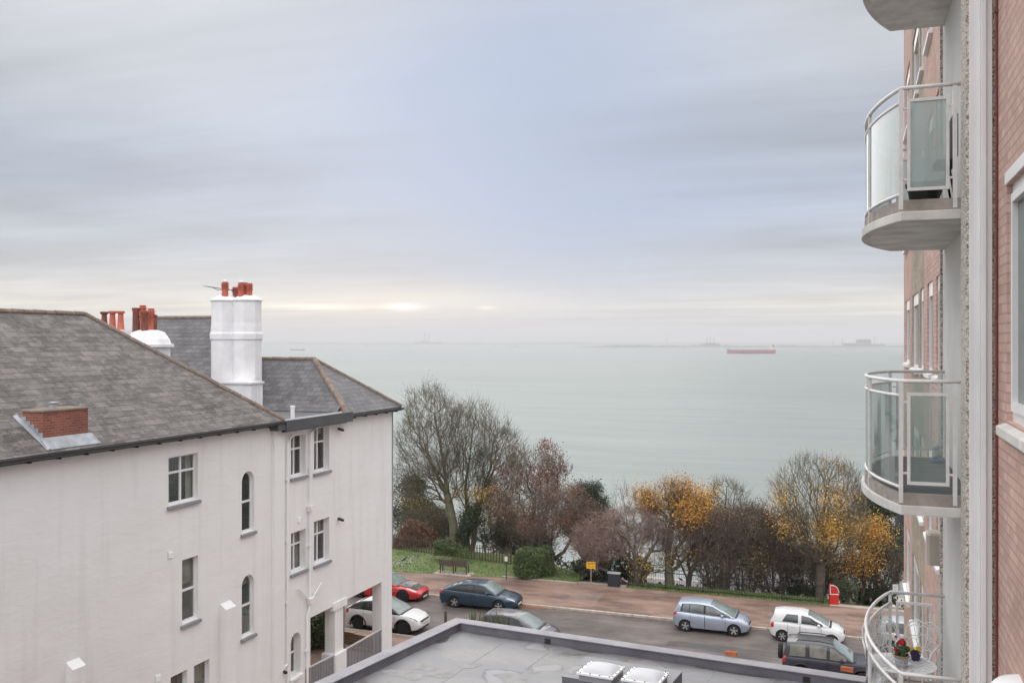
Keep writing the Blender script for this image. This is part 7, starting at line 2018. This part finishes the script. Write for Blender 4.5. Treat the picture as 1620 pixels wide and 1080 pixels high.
tree('maple_tree', 'broad maple with orange and yellow leaves and thick grey trunk', 'tree',
     [[(1060, 938, 59.3), (1059, 905, 59.3), (1056, 880, 59.3), (1060, 845, 59.3), (1064, 810, 59.3)]],
     [(1045, 790, 36, 24, 1.1), (1066, 778, 28, 18), (1085, 812, 46, 32, 1.1), (1035, 898, 34, 16, .8), (1105, 835, 30, 30, .7), (1015, 785, 18, 12, .4), (1070, 885, 40, 20, .5)], 59.6, 1700, 20, M['bark_olive'], M['twig_grey'], 0.30, 0.009, 4, 0.5, 0.5,
     leaves=[dict(n=4600, m='lf_orange', size=0.10, where=lambda x, y: y < 845, clump=.6, spread=.25), dict(n=900, m='lf_yellow', size=0.10, where=lambda x, y: (y > 860), clump=.7, spread=.25), dict(n=800, m='lf_yellow', size=0.10, where=lambda x, y: y < 845, spread=.25)])
tree('forked_tree', 'dark forked tree with brown twigs behind the silver blue hatchback', 'tree',
     [[(1088, 938, 58.8), (1086, 912, 58.8), (1075, 885, 58.8), (1068, 865, 58.8)], [(1088, 938, 58.8), (1092, 905, 58.8), (1108, 880, 58.8), (1118, 850, 58.8)]],
     [(1090, 858, 46, 34), (1115, 840, 34, 34)], 59, 900, 21, M['bark_dark'], M['twig_purple'], 0.17, 0.008, 4, 0.5, 0.35, leaves=[dict(n=500, m='lf_brown', size=0.08)])
tree('bare_tree', 'grey bare crown standing behind the purple brown thickets', 'tree', [[(1152, 930, 68), (1150, 860, 68), (1148, 800, 68), (1150, 770, 68)]], [(1150, 795, 34, 36, 1.1), (1185, 815, 34, 26), (1120, 812, 26, 24, .7)], 68, 800, 22, M['bark_brown'], M['twig_grey'], 0.17, 0.010, 4, 0.6, 0.35,
     leaves=[dict(n=450, m='lf_yellow', size=0.10, where=lambda x, y: x < 1140, spread=.3)])
for i, (bx, ells, Y, lab) in enumerate((
    (1135, [(1130, 880, 36, 58), (1150, 850, 36, 40)], 59.6, 'purple brown thicket just right of the maple behind the railing'),
    (1180, [(1178, 872, 42, 62), (1195, 850, 34, 44)], 59.9, 'tallest purple brown thicket in the middle of the railing'),
    (1228, [(1225, 880, 44, 58), (1240, 860, 40, 46)], 60.2, 'purple brown thicket left of the tree with the last yellow leaves'))):
    tree('thicket', lab, 'shrub', [[(bx + dx, 945, Y), (bx + dx * 2, 900, Y), (bx + dx * 2.6, 850, Y)] for dx in (-9, -3, 4, 10)], ells, Y, 2200, 30 + i, M['bark_brown'], M['twig_purple'], 0.09, 0.0095, 6, 0.55, 0.45, leaves=[dict(n=3200, m='lf_brown', size=0.08, spread=.35), dict(n=900, m='lf_oak', size=0.08, spread=.35, where=lambda x, y: y > 860), dict(n=70, m='lf_yellow', size=.09, spread=.3)], dscale=1.0)
tree('autumn_tree', 'rounded nearly bare tree with last yellow leaves on its lower branches', 'tree',
     [[(1297, 958, 57.2), (1297, 915, 57.2), (1298, 870, 57.2), (1300, 830, 57.2), (1304, 790, 57.2)]],
     [(1297, 790, 74, 66, 1.5), (1297, 850, 66, 38, .8), (1252, 818, 38, 30, .5), (1345, 820, 34, 38, .5)], 57.4, 2500, 23, M['bark_brown'], M['twig_grey'], 0.26, 0.0085, 3, 0.6, 0.65,
     leaves=[dict(n=2300, m='lf_yellow', size=0.095, where=lambda x, y: (y > 785), clump=1.1, spread=.25), dict(n=500, m='lf_orange', size=0.095, where=lambda x, y: (y > 815), clump=1.2, spread=.25), dict(n=600, m='lf_yellow', size=.08, where=lambda x, y: y < 795, clump=.6)])
tree('cedar_tree', 'dark layered cedar close to the brick flats', 'tree', [[(1385, 945, 66), (1386, 880, 66), (1384, 820, 66), (1380, 780, 66)]],
     [(1378, 788, 22, 8), (1385, 808, 32, 8), (1372, 826, 34, 8), (1392, 842, 36, 8), (1385, 862, 38, 9), (1400, 880, 30, 9)], 66, 420, 24, M['bark_dark'], M['bark_dark'], 0.2, 0.011, 2, 0.4, 0.4, leaves=[dict(n=7500, m='lf_pine', size=0.14, flat=.6, clump=.6, spread=.2)])
tree('yellow_maple', 'low spreading tree with bright amber leaves under the dark cedar', 'tree', [[(1362, 955, 60), (1368, 910, 60), (1366, 870, 60)]], [(1352, 838, 40, 14, 1), (1385, 858, 34, 14, 1), (1365, 880, 40, 14, .8), (1345, 905, 30, 10, .4)], 60, 420, 25, M['bark_brown'], M['twig_grey'], 0.13, 0.009, 3, 0.5, 0.4, leaves=[dict(n=1100, m='lf_orange', size=0.10, clump=.8, spread=.35), dict(n=900, m='lf_yellow', size=0.1, clump=.8, spread=.35)])
tree('thicket', 'dull brown twiggy scrub at the foot of the amber tree near the flats', 'shrub', [[(1375 + dx, 955, 60.5), (1378 + dx * 2, 920, 60.5), (1380 + dx * 3, 895, 60.5)] for dx in (-10, 0, 10)], [(1375, 915, 46, 28), (1400, 900, 30, 34)], 60.5, 1300, 26, M['bark_brown'], M['bark_brown'], 0.09, 0.009, 5, 0.5, 0.3, leaves=[dict(n=1700, m='lf_brown', size=0.085, spread=.3), dict(n=150, m='lf_orange', size=.09, spread=.3)])
for i, (bx, ells, Y, bm_, tm_, lab) in enumerate((
    (690, [(675, 835, 44, 34), (705, 850, 30, 24)], 74, 'bark_olive', 'twig_grey', 'olive brown scrub behind the fence under the tallest bare tree'),
    (785, [(778, 830, 44, 44), (800, 850, 36, 34)], 72, 'bark_olive', 'twig_grey', 'olive brown scrub between the twin bare trees and the red tree'),
    (828, [(825, 850, 40, 34), (850, 865, 30, 26)], 71, 'bark_brown', 'twig_purple', 'reddish brown scrub just behind the round green bush'),
    (1290, [(1285, 900, 50, 40), (1320, 905, 40, 36)], 61.5, 'bark_brown', 'twig_grey', 'grey brown scrub round the foot of the tree with the last yellow leaves'))):
    tree('thicket', lab, 'shrub', [[(bx + dx, 905 if i < 3 else 955, Y), (bx + dx * 2, 870 if i < 3 else 920, Y), (bx + dx * 2.6, 840 if i < 3 else 890, Y)] for dx in (-9, -2, 5, 11)], ells, Y, 1500, 60 + i, M[bm_], M[tm_], 0.08, 0.009, 5, 0.6, 0.45, leaves=[dict(n=1800, m='lf_oak', size=.085, spread=.3), dict(n=1300, m='lf_brown', size=0.08, spread=.3), dict(n=120, m='lf_yellow', size=.085, clump=.6, spread=.3), dict(n=500, m='lf_olive', size=.08, spread=.3)], dscale=1.0)
# --- shrubs
bush('round_bush', 'larger rounded green bush at the end of the lawn', 'bush', 838, 915, 60.6, [(836, 890, 26, 26), (840, 882, 24, 20)], 9000, 40, M['lf_bush'], 0.075)
bush('round_bush', 'narrower green bush tucked against the larger rounded one', 'bush', 864, 914, 61.2, [(862, 890, 17, 25)], 5000, 41, M['lf_bush'], 0.075)
bush('lawn_shrub', 'low reddish brown shrub by the fence next to the white house', 'shrub', 668, 872, 70.2, [(640, 858, 28, 14), (672, 850, 28, 20), (655, 842, 26, 16)], 5200, 42, M['lf_russet'], 0.09, lump=.4)
bush('lawn_shrub', 'low green shrub against the fence in front of the bare trees', 'shrub', 712, 878, 64.9, [(706, 868, 24, 14), (730, 874, 16, 10)], 3600, 43, M['lf_bush'], 0.085, lump=.35)
bush('laurel', 'dark glossy evergreen shrub behind the street cabinet', 'shrub', 950, 928, 62, [(935, 892, 30, 26), (975, 890, 34, 30), (1005, 905, 22, 22)], 9000, 44, M['lf_ivy'], 0.10, lump=.3)
bush('laurel', 'dark evergreen shrub at the foot of the autumn tree', 'shrub', 1262, 955, 60.5, [(1258, 935, 26, 20), (1285, 938, 18, 18)], 5000, 45, M['lf_ivy'], 0.10, lump=.3)
bush('olive_shrub', 'small grey green olive bush just behind the red box', 'shrub', 1336, 956, 58.2, [(1334, 934, 15, 17), (1345, 938, 10, 14)], 2600, 46, M['lf_olive'], 0.085, lump=.4)
bush('laurel', 'dark shrub between the olive bush and the lowest balcony', 'shrub', 1368, 958, 60.2, [(1362, 942, 18, 15), (1392, 945, 18, 16)], 4200, 47, M['lf_ivy'], 0.10, lump=.3)
bush('garden_shrub', 'tall dark green garden shrub seen through the porch opening', 'shrub', 515, 1040, 47.5, [(508, 990, 26, 40), (520, 1000, 20, 36)], 7000, 48, M['lf_bush'], 0.10, lump=.3)
# --- undergrowth covering the slope
r = np.random.default_rng(99); K = 60000
x = r.uniform(-75, 45, K); b = r.uniform(59.5, 104, K); keep = b > np.array([slope_start(q) for q in x]) + 0.5
x, b = x[keep], b[keep]; lump = 0.5 + 0.5 * np.sin(x * .9) * np.sin(b * .7 + x * .2)
z = np.array([ground_z(p, q) for p, q in zip(x, b)]) + r.uniform(0, 1, len(x)) ** 1.5 * (0.5 + 2.6 * lump) * np.clip((b - 60) / 5, .25, 1)
h = r.uniform(size=len(x)) < 0.5 + .3 * np.sin(x * .35 + b * .23)
for nm, mk_, mm, lab in (('green_undergrowth', h, 'lf_oak', 'green undergrowth covering the slope below the trees'), ('brown_undergrowth', ~h, 'lf_brown', 'brown undergrowth covering the slope below the trees')):
    V, Fc = leaf_quads(np.stack([x[mk_], b[mk_], z[mk_]], 1), 0.2, r); o = mesh_from_np(nm, V, Fc, M[mm], None, np.zeros(3)); tag(o, lab, 'undergrowth', kind='stuff')

# ------------------------------------------------------------------ haze over the estuary
def build_haze():
    mb = MB(); mb.box(-13400, 13400, -290, 13400, -26.5, 150)
    m = bpy.data.materials.new('haze_air'); m.use_nodes = True; N, L = m.node_tree.nodes, m.node_tree.links
    N.clear(); out = N.new('ShaderNodeOutputMaterial'); v = N.new('ShaderNodeVolumePrincipled')
    v.inputs['Color'].default_value = (0.96, 0.96, 0.965, 1); v.inputs['Density'].default_value = 0.00018; v.inputs['Anisotropy'].default_value = 0.0
    L.new(v.outputs[0], out.inputs['Volume'])
    o = mb.build('haze', m); tag(o, 'thin pale haze over the estuary', 'haze', kind='stuff'); return o
build_haze()
